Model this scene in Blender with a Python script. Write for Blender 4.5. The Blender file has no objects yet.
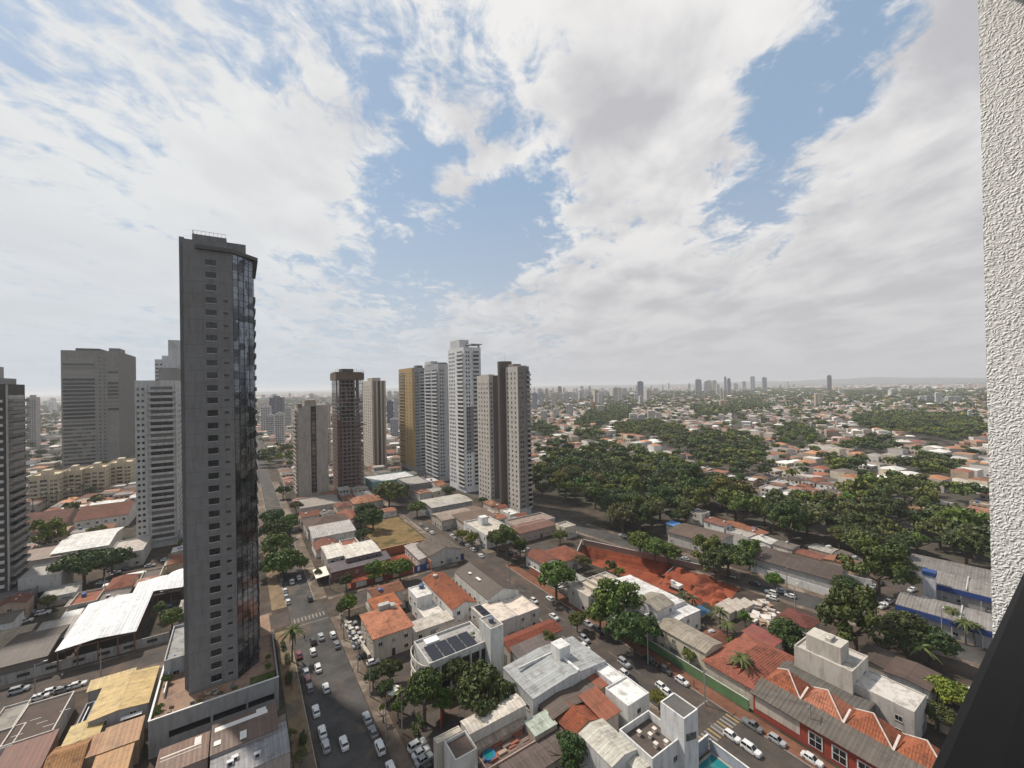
"""City seen from a high balcony: procedural scene for Blender 4.5."""
EXPO = 0.27
CLOUD_ROT = -35
COV0, COV1 = 1.16, 1.38
HAZED = 1.1e-4
HAZEC = (.90, .92, .95)
BLOBS = [(470, 130, 45, -.19), (462, 178, 900, .25), (440, 215, 500, .16), (490, 165, 1200, .2), (440, 240, 70, -.16), (500, 290, 60, -.10), (790, 130, 90, -.32), (840, 70, 90, -.26), (745, 200, 130, -.34), (890, 15, 90, -.15),
 (640, 50, 30, .26), (640, 190, 60, .10), (930, 120, 14, .28), (120, 190, 6, .20), (40, 330, 25, -.05), (700, 300, 6, .25), (310, 60, 90, -.2), (300, 300, 50, -.14), (220, 110, 60, -.06), (570, 190, 120, -.08), (20, 40, 60, -.10), (300, 230, 60, .12), (250, 130, 40, .14), (580, 150, 90, -.12), (370, 220, 60, -.12), (200, 60, 120, -.08), (650, 205, 90, -.08), (420, 60, 150, .02)]
import bpy, math, random
import numpy as np
from mathutils import Vector
rnd = random.Random(7)
# ------------------------------------------------------------------ camera, sky, sun, exposure
F = 417.; H = 80.; ROLL = math.radians(1.0); PT = math.radians(0.27); A = math.radians(33.1)
sc = bpy.context.scene
col = sc.collection
def _rot():
    f = (0, math.cos(PT), math.sin(PT)); u0 = (0, -math.sin(PT), math.cos(PT)); r0 = (1, 0, 0)
    c, s = math.cos(ROLL), math.sin(ROLL)
    return (tuple(c*r0[i]-s*u0[i] for i in range(3)), tuple(s*r0[i]+c*u0[i] for i in range(3)), f)
RR, UU, FF = _rot()
cd = bpy.data.cameras.new('camera'); cam = bpy.data.objects.new('camera', cd); col.objects.link(cam)
cd.sensor_width = 36; cd.lens = 36*F/1024; cd.clip_start = .05; cd.clip_end = 60000
import mathutils
M3 = mathutils.Matrix(((RR[0], UU[0], -FF[0]), (RR[1], UU[1], -FF[1]), (RR[2], UU[2], -FF[2])))
cam.matrix_world = mathutils.Matrix.Translation((0, 0, H)) @ M3.to_4x4()
sc.camera = cam
sc.view_settings.view_transform = 'Standard'; sc.view_settings.look = 'None'
sc.view_settings.exposure = EXPO; sc.view_settings.gamma = 1
sc.cycles.max_bounces = 5; sc.cycles.volume_bounces = 0; sc.cycles.transparent_max_bounces = 6
sc.cycles.use_denoising = True
SUN_AZ = -58.; SUN_EL = 52.     # degrees, left of the view direction
def sdir():
    a, e = math.radians(SUN_AZ), math.radians(SUN_EL)
    return Vector((math.sin(a)*math.cos(e), math.cos(a)*math.cos(e), math.sin(e)))
sl = bpy.data.lights.new('sun', 'SUN'); sl.energy = 4.4; sl.angle = math.radians(2.5); sl.color = (1, .91, .80)
so = bpy.data.objects.new('sun', sl); col.objects.link(so)
so.rotation_euler = (-sdir()).to_track_quat('-Z', 'Y').to_euler()

def P(px, py, z=0.):
    x = (px-512)/F; y = (384-py)/F
    d = [x*RR[i]+y*UU[i]+FF[i] for i in range(3)]
    t = (z-H)/d[2]
    return d[0]*t, d[1]*t, z
def DIR(px, py):
    x = (px-512)/F; y = (384-py)/F
    return Vector([x*RR[i]+y*UU[i]+FF[i] for i in range(3)]).normalized()
SA, CA = math.sin(A), math.cos(A)
def toxy(u, v): return (-SA*u+CA*v, CA*u+SA*v)
def uv(px, py, z=0.):
    X, Y, _ = P(px, py, z); return (-SA*X+CA*Y, CA*X+SA*Y)
def pix(X, Y, Z):
    p = (X, Y, Z-H); a = [sum(p[i]*b[i] for i in range(3)) for b in (RR, UU, FF)]
    if a[2] < .01: return (-9e3, 9e3)
    return (512+F*a[0]/a[2], 384-F*a[1]/a[2])

class NT:
    def __init__(s, tree): s.t = tree; tree.nodes.clear()
    def n(s, typ, inp=None, **kw):
        nd = s.t.nodes.new(typ)
        for k, v in kw.items(): setattr(nd, k, v)
        for k, v in (inp or {}).items():
            if isinstance(v, bpy.types.NodeSocket): s.t.links.new(v, nd.inputs[k])
            else: nd.inputs[k].default_value = v
        return nd
    def m(s, op, a, b=0., c=None, clamp=False):
        d = {0: a, 1: b}
        if c is not None: d[2] = c
        return s.n('ShaderNodeMath', d, operation=op, use_clamp=clamp).outputs[0]
    def mix(s, f, a, b, bt='MIX'):
        nd = s.n('ShaderNodeMix', data_type='RGBA', blend_type=bt)
        for i, v in ((0, f), (6, a), (7, b)):
            if isinstance(v, bpy.types.NodeSocket): s.t.links.new(v, nd.inputs[i])
            else: nd.inputs[i].default_value = v if i == 0 else (*v, 1) if len(v) == 3 else v
        return nd.outputs[2]
    def ss(s, v, a, b):
        nd = s.n('ShaderNodeMapRange', {0: v, 1: a, 2: b, 3: 0., 4: 1.}, interpolation_type='SMOOTHSTEP'); return nd.outputs[0]
    def noise(s, vec, scale, detail=4., rough=.5, dist=0.):
        return s.n('ShaderNodeTexNoise', {'Vector': vec, 'Scale': scale, 'Detail': detail, 'Roughness': rough, 'Distortion': dist}).outputs[0]

# world: Nishita sky behind broken cloud and a milky horizon
w = bpy.data.worlds.new('World'); sc.world = w; w.use_nodes = True
t = NT(w.node_tree)
tc = t.n('ShaderNodeTexCoord').outputs['Generated']
sky = t.n('ShaderNodeTexSky', sky_type='NISHITA', sun_disc=False, sun_elevation=math.radians(SUN_EL), sun_rotation=math.radians(SUN_AZ), altitude=800, air_density=1.3, dust_density=2.5, ozone_density=1.5).outputs[0]
sep = t.n('ShaderNodeSeparateXYZ', {0: tc}); X, Y, Z = sep.outputs
zc = t.m('MAXIMUM', Z, 0.)
den = t.m('ADD', zc, .16)
pv = t.n('ShaderNodeCombineXYZ', {0: t.m('DIVIDE', X, den), 1: t.m('DIVIDE', Y, den), 2: 0.}).outputs[0]
# stretch the cloud streets so that they run out of the upper right towards the lower left
mp = t.n('ShaderNodeMapping', {0: pv, 2: (0, 0, math.radians(CLOUD_ROT)), 3: (1., .7, 1.)}).outputs[0]
n1 = t.noise(mp, 1.3, 6., .55, .3)
n2 = t.noise(mp, 9.5, 5., .6, .7)
n3 = t.noise(pv, 3.4, 9., .70, .5)
def gauss(px, py, k):
    d = DIR(px, py)
    dt = t.n('ShaderNodeVectorMath', {0: tc, 1: tuple(d)}, operation='DOT_PRODUCT').outputs['Value']
    return t.m('POWER', t.m('MAXIMUM', dt, 0.), float(k))
bias = None
for px, py, k, a in BLOBS:
    g = t.m('MULTIPLY', gauss(px, py, k), a)
    bias = g if bias is None else t.m('ADD', bias, g)
c = t.m('ADD', t.m('MULTIPLY', n1, 1.1), t.m('MULTIPLY', n2, .65))
c = t.m('ADD', c, t.m('MULTIPLY', n3, .75))
c = t.m('ADD', c, bias)
cov = t.ss(c, COV0, COV1)
# shading of the cloud: thick parts greyer, thin edges white
thick = t.ss(t.m('ADD', t.m('ADD', t.m('MULTIPLY', n1, .7), t.m('MULTIPLY', t.noise(mp, 3.1, 5., .55, .3), .8)), t.m('MULTIPLY', bias, .25)), .66, 1.0)
ccol = t.mix(thick, (7.3, 7.2, 7.1), (4.4, 4.35, 4.6))
left = t.m('MULTIPLY', gauss(120, 190, 9), .8)
ccol = t.mix(left, ccol, (6.6, 6.75, 6.8))
skyb = t.mix(.75, sky, (2.9, 3.9, 5.2))
cs = t.mix(cov, skyb, ccol)
hz = t.m('POWER', t.m('SUBTRACT', 1., t.m('MINIMUM', t.m('DIVIDE', zc, .46), 1.)), 1.35)
lowc = t.mix(t.ss(X, -.65, .35), (5.0, 5.4, 5.85), (4.75, 4.75, 4.9))
cs = t.mix(t.m('MULTIPLY', hz, 1.0), cs, lowc)
bg = t.n('ShaderNodeBackground', {0: cs, 1: .1})
t.n('ShaderNodeOutputWorld', {0: bg.outputs[0]})
w.cycles.sampling_method = 'MANUAL'; w.cycles.sample_map_resolution = 512
# ------------------------------------------------------------------ materials
def material(name, rough=.9, spec=.3):
    m = bpy.data.materials.new(name); m.use_nodes = True; t = NT(m.node_tree)
    b = t.n('ShaderNodeBsdfPrincipled', {'Roughness': rough}); b.inputs['Specular IOR Level'].default_value = spec
    t.n('ShaderNodeOutputMaterial', {0: b.outputs[0]})
    return m, t, b
def L(t, a, b, k): t.t.links.new(a, b.inputs[k])
def bump(t, b, h, s, d=.05):
    L(t, t.n('ShaderNodeBump', {'Height': h, 'Strength': s, 'Distance': d}).outputs[0], b, 'Normal')
M = {}
def sc3(c, k): return tuple(min(1, x*k) for x in c)
def painted(name, rough, var=.18, dirt=.35, dirtcol=(.09, .07, .055), wave=None, scale=.5, wavef=.36, wstr=.4, own=None, spec=.3, tile=False, metallic=0, streak=True):
    """surface whose paint is the object's own colour, weathered by noise; wave = 0/1 for ribs along local y/x"""
    m, t, b = material(name, rough, spec); tcn = t.n('ShaderNodeTexCoord'); oc = tcn.outputs['Object']
    oi = t.n('ShaderNodeObjectInfo')
    if own == 'attr': base = t.n('ShaderNodeVertexColor', layer_name='Col').outputs[0]
    elif own: base = t.n('ShaderNodeRGB').outputs[0]; base.default_value = (*own, 1)
    else: base = oi.outputs['Color']
    off = t.n('ShaderNodeVectorMath', {0: oc, 1: t.n('ShaderNodeCombineXYZ', {0: t.m('MULTIPLY', oi.outputs['Random'], 91.), 1: t.m('MULTIPLY', oi.outputs['Random'], 37.), 2: 0.}).outputs[0]}, operation='ADD').outputs[0]
    big = t.noise(off, scale*.45, 4, .6); fine = t.noise(off, scale*4, 5, .65)
    f = t.m('ADD', t.m('MULTIPLY', big, 1.2), t.m('MULTIPLY', fine, .8))
    val = t.m('ADD', 1.-var*2, t.m('MULTIPLY', f, var*2))
    c = t.mix(1., base, t.n('ShaderNodeCombineXYZ', {0: val, 1: val, 2: val}).outputs[0], 'MULTIPLY')
    if streak:
        st = t.noise(t.n('ShaderNodeMapping', {0: off, 3: (1.1, 1.1, .16)}).outputs[0], .9, 6, .72)
        dm = t.ss(t.m('ADD', st, t.m('MULTIPLY', fine, .35)), .62, .86)
    else:
        dm = t.ss(t.m('ADD', t.noise(off, scale*.9, 6, .7), t.m('MULTIPLY', fine, .3)), .58, .84)
    c = t.mix(t.m('MULTIPLY', dm, dirt), c, dirtcol)
    hgt = fine
    if wave is not None:
        wv = t.n('ShaderNodeTexWave', {'Vector': oc, 'Scale': wavef, 'Distortion': 0., 'Detail': 0.}, wave_type='BANDS', bands_direction='X' if wave == 0 else 'Y').outputs[1]
        # panels laid side by side, each its own tint
        br = t.n('ShaderNodeTexBrick', {'Vector': oc if wave == 0 else t.n('ShaderNodeMapping', {0: oc, 2: (0, 0, math.pi/2)}).outputs[0], 1: (1, 1, 1, 1), 2: (.80, .79, .78, 1), 3: (.55, .54, .53, 1), 'Scale': 1., 'Mortar Size': .06 if not tile else .04, 'Brick Width': 1.7 if not tile else .8, 'Row Height': 9. if not tile else .6}, offset=0. if not tile else .5).outputs[0]
        c = t.mix(.9, c, t.mix(1., c, br, 'MULTIPLY'))
        c = t.mix(t.m('MULTIPLY', wv, .34), c, t.mix(1., c, (.42, .42, .42), 'MULTIPLY'))
        pt = t.ss(t.noise(off, .55, 2, .5), .60, .63); c = t.mix(t.m('MULTIPLY', pt, .30), c, t.mix(1., c, (.55, .50, .46), 'MULTIPLY'))
        hgt = t.m('ADD', wv, t.m('MULTIPLY', fine, .3))
    L(t, c, b, 'Base Color'); bump(t, b, hgt, wstr, .06)
    b.inputs['Metallic'].default_value = metallic
    M[name] = m; return m
painted('wall', .92, .18, .38)
painted('deck', .9, .3, .6, streak=False, dirtcol=(.04, .035, .03))
painted('ribs_x', .6, .26, .55, wave=0, streak=False, dirtcol=(.10, .07, .05))
painted('ribs_y', .6, .26, .55, wave=1, streak=False, dirtcol=(.10, .07, .05))
painted('tile_x', .9, .42, .7, wave=0, tile=True, streak=False, wstr=.8, wavef=.62, dirtcol=(.05, .03, .02))
painted('tile_y', .9, .42, .7, wave=1, tile=True, streak=False, wstr=.8, wavef=.62, dirtcol=(.05, .03, .02))
painted('white_roof', .5, .06, .10, wave=0, streak=False, wstr=.2)
painted('city', .85, .2, .35, own='attr', streak=False, scale=.25)
painted('plain', .6, .08, .12)
painted('metal', .4, .08, .2, own=(.32, .33, .34), metallic=.6)
painted('dark_metal', .45, .08, .1, own=(.03, .03, .033))
painted('concrete', .9, .25, .5, own=(.30, .285, .265))
painted('wood', .85, .3, .4, own=(.12, .08, .055))
m, t, b = material('glass', .12, .6); b.inputs['Base Color'].default_value = (.012, .014, .017, 1); M['glass'] = m
m, t, b = material('window_glass', .2, .6); oi = t.n('ShaderNodeObjectInfo')
rv = t.m('MULTIPLY', oi.outputs['Random'], 1.)
L(t, t.mix(t.ss(rv, .40, 1.), (.012, .014, .017), (.20, .19, .17)), b, 'Base Color'); M['window_glass'] = m
# curtain glass: mirror panes, each tipped a little
m, t, b = material('curtain', .06, .8)
oc = t.n('ShaderNodeTexCoord').outputs['Object']
cell = t.n('ShaderNodeTexVoronoi', {'Vector': t.n('ShaderNodeMapping', {0: oc, 3: (.62, .62, .55)}).outputs[0], 'Scale': 1., 'Randomness': .5}, distance='CHEBYCHEV').outputs['Color']
b.inputs['Metallic'].default_value = .85
L(t, t.mix(t.ss(t.n('ShaderNodeSeparateColor', {0: cell}).outputs[0], .2, .9), (.19, .215, .25), (.05, .058, .068)), b, 'Base Color')
bump(t, b, t.m('ADD', t.noise(oc, .9, 3, .6), t.m('MULTIPLY', t.n('ShaderNodeSeparateColor', {0: cell}).outputs[1], .6)), .3, .12)
M['curtain'] = m
m, t, b = material('car_paint', .25, .6); oi = t.n('ShaderNodeObjectInfo'); L(t, oi.outputs['Color'], b, 'Base Color'); b.inputs['Coat Weight'].default_value = .5; M['car_paint'] = m
for nm, cc, ro in (('rubber', (.015, .015, .015), .8), ('headlight', (.6, .6, .58), .2), ('taillight', (.35, .01, .01), .3), ('skin', (.35, .2, .13), .6), ('white_paint', (.6, .6, .58), .7), ('worn_paint', (.20, .19, .175), .8), ('yellow_paint', (.26, .18, .07), .8), ('solar', (.012, .014, .022), .25), ('water', (.01, .16, .17), .12), ('blue_plastic', (.03, .16, .40), .5)):
    m, t, b = material(nm, ro, .5); oc = t.n('ShaderNodeTexCoord').outputs['Object']
    n = t.noise(oc, 2.5, 4, .7)
    L(t, t.mix(n, sc3(cc, .6), sc3(cc, 1.3)), b, 'Base Color'); M[nm] = m
m = M['white_paint']
# leaves
def leafmat(name, attr=False):
    m, t, b = material(name, .6, .25); oi = t.n('ShaderNodeObjectInfo'); oc = t.n('ShaderNodeTexCoord').outputs['Object']
    base = t.n('ShaderNodeVertexColor', layer_name='Col').outputs[0] if attr else oi.outputs['Color']
    v = t.n('ShaderNodeVectorMath', {0: oc, 1: t.n('ShaderNodeCombineXYZ', {0: t.m('MULTIPLY', oi.outputs['Random'], 50.), 1: 0., 2: 0.}).outputs[0]}, operation='ADD').outputs[0]
    n = t.noise(v, .02 if attr else 3.1, 2, .6); n2 = t.noise(v, .3 if attr else 22., 2, .6)
    c = t.mix(t.ss(n, .35, .68), base, t.mix(1., base, (1.7, 1.45, .9), 'MULTIPLY'))
    c = t.mix(t.ss(n2, .4, .75), c, t.mix(1., c, (.6, .65, .6), 'MULTIPLY'))
    L(t, c, b, 'Base Color')
    b.inputs['Transmission Weight'].default_value = 0
    M[name] = m
leafmat('leaf'); leafmat('leaf_mass', True)
m, t, b = material('bark', .95); oc = t.n('ShaderNodeTexCoord').outputs['Object']
L(t, t.mix(t.noise(oc, 6, 5, .7), (.05, .038, .028), (.14, .11, .085)), b, 'Base Color'); M['bark'] = m
# asphalt
def groundmat(name, c0, c1, s, rough=.95, c2=None, bs=.3, c2lo=.5, c2hi=.62, s2=.02):
    m, t, b = material(name, rough, .2); g = t.n('ShaderNodeNewGeometry').outputs['Position']
    n = t.noise(g, s, 8, .65); c = t.mix(t.ss(n, .3, .7), c0, c1)
    nf = t.noise(g, s*14, 4, .7); c = t.mix(t.m('MULTIPLY', t.ss(nf, .35, .75), .35), c, sc3(c0, .55))
    if c2: c = t.mix(t.ss(t.noise(g, s2, 7, .65, .6), c2lo, c2hi), c, c2)
    L(t, c, b, 'Base Color'); bump(t, b, nf, bs, .05); M[name] = m; return m
groundmat('asphalt', (.042, .040, .039), (.080, .076, .072), .16, .85, (.10, .078, .060), c2lo=.5, c2hi=.64, s2=.075)
groundmat('asphalt_red', (.050, .044, .040), (.085, .070, .060), .22, .9, (.11, .075, .055), c2lo=.5, c2hi=.7, s2=.09)
groundmat('paving', (.085, .066, .052), (.155, .12, .092), .3, .95, (.21, .175, .14), s2=.12)
groundmat('red_paving', (.12, .055, .036), (.20, .095, .06), .3)
groundmat('yard', (.040, .031, .025), (.095, .072, .055), .15, .95, (.028, .030, .020), s2=.05)
groundmat('red_soil', (.17, .043, .022), (.28, .08, .040), .16, .95, (.10, .030, .018), s2=.10, bs=.8)
groundmat('tan_soil', (.13, .095, .060), (.23, .165, .10), .3, .95, (.10, .082, .066), s2=.12)
groundmat('dry_grass', (.12, .085, .038), (.22, .145, .065), .25, .95, (.07, .06, .022), s2=.09, bs=1.)
groundmat('lawn', (.035, .05, .013), (.06, .085, .022), .5, .95, (.12, .10, .04), s2=.2)
groundmat('far_ground', (.050, .045, .037), (.095, .082, .066), .02, .95, (.035, .050, .026), c2lo=.47, c2hi=.60, s2=.0016)
groundmat('hill', (.05, .07, .05), (.09, .10, .07), .002, .95)
# ------------------------------------------------------------------ mesh helpers
class MB:
    def __init__(s): s.v = []; s.f = []; s.mi = []; s.mats = []
    def mat(s, m):
        if m not in s.mats: s.mats.append(m)
        return s.mats.index(m)
    def poly(s, pts, m):
        k = len(s.v); s.v += [tuple(p) for p in pts]; s.f.append(tuple(range(k, k+len(pts)))); s.mi.append(s.mat(m))
    def box(s, x0, x1, y0, y1, z0, z1, m, tm=None, skip=()):
        k = len(s.v)
        s.v += [(x0, y0, z0), (x1, y0, z0), (x1, y1, z0), (x0, y1, z0), (x0, y0, z1), (x1, y0, z1), (x1, y1, z1), (x0, y1, z1)]
        for n, q in (('b', (3, 2, 1, 0)), ('t', (4, 5, 6, 7)), ('s', (0, 1, 5, 4)), ('e', (1, 2, 6, 5)), ('n', (2, 3, 7, 6)), ('w', (3, 0, 4, 7))):
            if n in skip: continue
            s.f.append(tuple(k+i for i in q)); s.mi.append(s.mat(tm if (tm and n == 't') else m))
    def prism(s, pts, z0, z1, m, tm=None):
        n = len(pts); k = len(s.v)
        z0 = z0 if isinstance(z0, (list, tuple)) else [z0]*n; z1 = z1 if isinstance(z1, (list, tuple)) else [z1]*n
        s.v += [(p[0], p[1], z0[i]) for i, p in enumerate(pts)]+[(p[0], p[1], z1[i]) for i, p in enumerate(pts)]
        s.f.append(tuple(range(k+n-1, k-1, -1))); s.mi.append(s.mat(m))
        s.f.append(tuple(range(k+n, k+2*n))); s.mi.append(s.mat(tm or m))
        for i in range(n):
            j = (i+1) % n; s.f.append((k+i, k+j, k+n+j, k+n+i)); s.mi.append(s.mat(m))
    def hexa(s, b, t, m):
        """8-corner solid from bottom and top quads (ccw seen from above)"""
        k = len(s.v); s.v += [tuple(p) for p in b]+[tuple(p) for p in t]
        for q in ((3, 2, 1, 0), (4, 5, 6, 7), (0, 1, 5, 4), (1, 2, 6, 5), (2, 3, 7, 6), (3, 0, 4, 7)):
            s.f.append(tuple(k+i for i in q)); s.mi.append(s.mat(m))
    def tube(s, p0, p1, r0, r1, m, n=8, cap=True):
        p0, p1 = Vector(p0), Vector(p1); d = (p1-p0).normalized()
        a = d.cross(Vector((0, 0, 1))) if abs(d.z) < .9 else d.cross(Vector((1, 0, 0))); a.normalize(); b_ = d.cross(a)
        k = len(s.v)
        for p, r in ((p0, r0), (p1, r1)):
            for i in range(n):
                q = p+(a*math.cos(2*math.pi*i/n)+b_*math.sin(2*math.pi*i/n))*r; s.v.append(tuple(q))
        for i in range(n):
            j = (i+1) % n; s.f.append((k+i, k+n+i, k+n+j, k+j)); s.mi.append(s.mat(m))
        if cap:
            s.f.append(tuple(range(k, k+n))); s.mi.append(s.mat(m)); s.f.append(tuple(range(k+2*n-1, k+n-1, -1))); s.mi.append(s.mat(m))
    def mesh(s, name):
        me = bpy.data.meshes.new(name); me.from_pydata(s.v, [], s.f)
        for m in s.mats: me.materials.append(M[m])
        if len(s.mats) > 1: me.polygons.foreach_set('material_index', s.mi)
        me.update(); return me
    def build(s, name, parent=None, loc=(0, 0, 0), color=None, rz=None):
        return link(name, s.mesh(name), parent, loc, color, rz)
def link(name, me, parent=None, loc=(0, 0, 0), color=None, rz=None):
    o = bpy.data.objects.new(name, me); col.objects.link(o); o.location = loc
    if parent: o.parent = parent
    if color: o.color = (*color, 1)
    if rz is not None: o.rotation_euler[2] = rz
    return o
def tag(o, label=None, cat=None, group=None, kind=None):
    if label: o['label'] = label
    if cat: o['category'] = cat
    if group: o['group'] = group
    if kind: o['kind'] = kind
    return o
def empty(name, loc, rz, label, cat, group=None):
    o = bpy.data.objects.new(name, None); col.objects.link(o); o.location = loc; o.rotation_euler[2] = rz; o.empty_display_size = .5
    return tag(o, label, cat, group)
def copy_tree(o, parent=None):
    c = o.copy(); col.objects.link(c)
    if parent: c.parent = parent
    for ch in [x for x in bpy.data.objects if x.parent == o] if o not in KIDS else KIDS[o]: copy_tree(ch, c)
    return c
KIDS = {}
def struct(o): o['kind'] = 'structure'; return o
OCC = []          # taken rectangles in street coordinates (v0,v1,u0,u1)
def free(v0, v1, u0, u1, pad=.6):
    for a0, a1, b0, b1 in OCC:
        if v0 < a1+pad and v1 > a0-pad and u0 < b1+pad and u1 > b0-pad: return False
    return True
def inpoly(x, y, poly):
    r = False; j = len(poly)-1
    for i in range(len(poly)):
        if (poly[i][1] > y) != (poly[j][1] > y) and x < (poly[j][0]-poly[i][0])*(y-poly[i][1])/(poly[j][1]-poly[i][1])+poly[i][0]: r = not r
        j = i
    return r
AUTO = []    # (object, base label, world point) whose labels are made unique at the end
def auto(o, label, X, Y, Z=3.): AUTO.append((o, label, pix(X, Y, Z), math.hypot(X, Y)))
# ------------------------------------------------------------------ ground, roads
g = MB()
# the excavated pit is cut out of the sheet
PIT = [(129.2, 144.), (134.6, 107.), (159.5, 115.5), (142.6, 156.)]   # (v,u) corners: near-left, near-right, far-right, far-left
R_ = 30000.
def ring(b, outer, z, m):
    for i in range(4):
        j = (i+1) % 4; b.poly([(outer[i][0], outer[i][1], z), (outer[j][0], outer[j][1], z), (PIT[j][0], PIT[j][1], z), (PIT[i][0], PIT[i][1], z)], m)
ring(g, [(-R_, -R_), (R_, -R_), (R_, R_), (-R_, R_)], 0, 'far_ground')
struct(g.build('ground', rz=A))
def sheet(name, v0, v1, u0, u1, z, m, kind='structure'):
    b = MB(); b.poly([(v0, u0, z), (v1, u0, z), (v1, u1, z), (v0, u1, z)], m); o = b.build(name, rz=A); o['kind'] = kind; return o
sheet('urban_ground', -160, 110, -30, 520, .004, 'yard')
b = MB(); ring(b, [(110, 60), (190, 60), (190, 200), (110, 200)], .004, 'yard'); b.poly([(110, -30, .004), (190, -30, .004), (190, 60, .004), (110, 60, .004)], 'yard'); b.poly([(110, 200, .004), (190, 200, .004), (190, 520, .004), (110, 520, .004)], 'yard'); struct(b.build('yard_ground', rz=A))
AVL, AVR = 12.6, 26.5
avenue = MB(); avenue.poly([(12.6, -20, .012), (27.8, -20, .012), (25.2, 160, .012), (13.6, 160, .012)], 'asphalt'); avenue.poly([(13.6, 160, .012), (25.2, 160, .012), (24.6, 171.5, .012), (13.8, 171.5, .012)], 'asphalt'); avenue.poly([(13.8, 171.5, .012), (22.5, 171.5, .012), (22.5, 900, .012), (13.8, 900, .012)], 'asphalt')
struct(avenue.build('avenue', rz=A))
cs_ = MB()
for a0, a1 in ((-160, 13.2), (25.4, 84.9), (98.1, 131)): cs_.poly([(a0, 161.5, .010), (a1, 161.5, .010), (a1, 171.5, .010), (a0, 171.5, .010)], 'asphalt_red')
struct(cs_.build('cross_street', rz=A))
sheet('side_street', 85, 98, -20, 700, .012, 'asphalt_red')
# street beyond the building site, a few degrees off the grid
AC = A+math.atan2(20., 162.)*1.0
c0 = Vector(toxy(28., 177.)); c1 = Vector(toxy(190., 156.5)); cdv = (c1-c0).normalized(); cn = Vector((cdv.y, -cdv.x))
def strip(name, p0, p1, w, z, m, h=0):
    d = (p1-p0).normalized(); n = Vector((d.y, -d.x))*w/2; b = MB()
    q = [p0-n, p0+n, p1+n, p1-n]
    if h: b.prism([(p.x, p.y) for p in q], z, z+h, m)
    else: b.poly([(p.x, p.y, z) for p in q], m)
    o = b.build(name); o['kind'] = 'structure'; return o
strip('back_street', c0-cdv*40, c1+cdv*330, 10.5, .020, 'asphalt')
strip('back_street_pavement', c0-cdv*40+cn*7.2, c0+cdv*150+cn*7.2, 3.6, 0.0, 'paving', .12)
strip('back_street_pavement', c0-cdv*40-cn*6.6, c0+cdv*150-cn*6.6, 2.4, 0.0, 'paving', .12)
def pave(v0, v1, u0, u1, m='paving', h=.12):
    b = MB(); b.box(v0, v1, u0, u1, 0, h, m); o = b.build('pavement', rz=A); o['kind'] = 'structure'
    return o
pave(8.6, 12.5, -20, 158.5, 'tan_soil'); pave(8.6, 13.2, 175, 240, 'tan_soil'); pave(6.5, 13.2, 240, 420)
pave(-160, 8.5, 158, 161.4); pave(-160, 8.5, 171.6, 174)
b = MB(); b.prism([(28., -20), (31.6, -20), (28.6, 158), (25.4, 158)], 0, .12, 'paving'); struct(b.build('pavement', rz=A))
pave(22.7, 27.0, 174, 420); pave(27.2, 81.5, 171.6, 174.2); pave(29, 81.5, 158.9, 161.4)
pave(81.6, 84.9, -20, 159.0); pave(81.6, 84.9, 174, 420)
pave(98.1, 102., -20, 159., 'red_paving'); pave(98.1, 102., 174, 420)
# kerbs
kb = MB()
for v in (12.5, 84.9, 97.95): kb.box(v, v+.15 if v < 90 else v+.15, -20, 158, 0, .14, 'concrete')
for v in (13.2, 22.55, 84.9, 97.95): kb.box(v, v+.15, 175, 420, 0, .14, 'concrete')
struct(kb.build('kerb', rz=A))
# painted markings
mk = MB()
for i in range(9): mk.box(14.6+i*1.15, 14.98+i*1.15, 161.2, 164.2, .014, .017, 'worn_paint')
mk.box(14., 25., 158.6, 158.9, .014, .017, 'worn_paint')
for k in range(20):
    mk.box(91.4, 91.52, k*8.-10, k*8.-6, .014, .017, 'worn_paint')
struct(mk.build('road_markings', rz=A))
mk = MB()
ub = uv(722, 715)[0]
for i in range(10): mk.box(85.6+i*1.25, 86.15+i*1.25, 54, 57.2, .014, .017, 'yellow_paint' if i % 3 == 0 else 'worn_paint')
mk.box(85.3, 97.6, 62., 62.35, .014, .017, 'worn_paint')
struct(mk.build('crossing_markings', rz=A))
OCC += [(9, 28.5, -30, 165), (10, 26, 160, 900), (84, 101.5, -30, 700), (-200, 131, 160, 173.5)]
# hills on the far horizon
hb = MB(); N = 90; pr = None
for i in range(N+1):
    az = math.radians(-62+124*i/N)
    h = 30+55*(math.sin(i*.17+1)*.5+.5)*(.4+.6*i/N)+18*math.sin(i*.61)+9*math.sin(i*1.7)+(45*math.exp(-((i-70)/11.)**2))
    if i < 30: h *= .7
    D0, D1, D2 = 11500, 13500, 15800
    row = [(math.sin(az)*D, math.cos(az)*D, z) for D, z in ((D0, -5), (D1, max(6, h)), (D2, max(8, h*.75)))]
    if pr:
        for k in range(2): hb.poly([pr[k], row[k], row[k+1], pr[k+1]], 'hill')
    pr = row
struct(hb.build('hills'))
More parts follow.
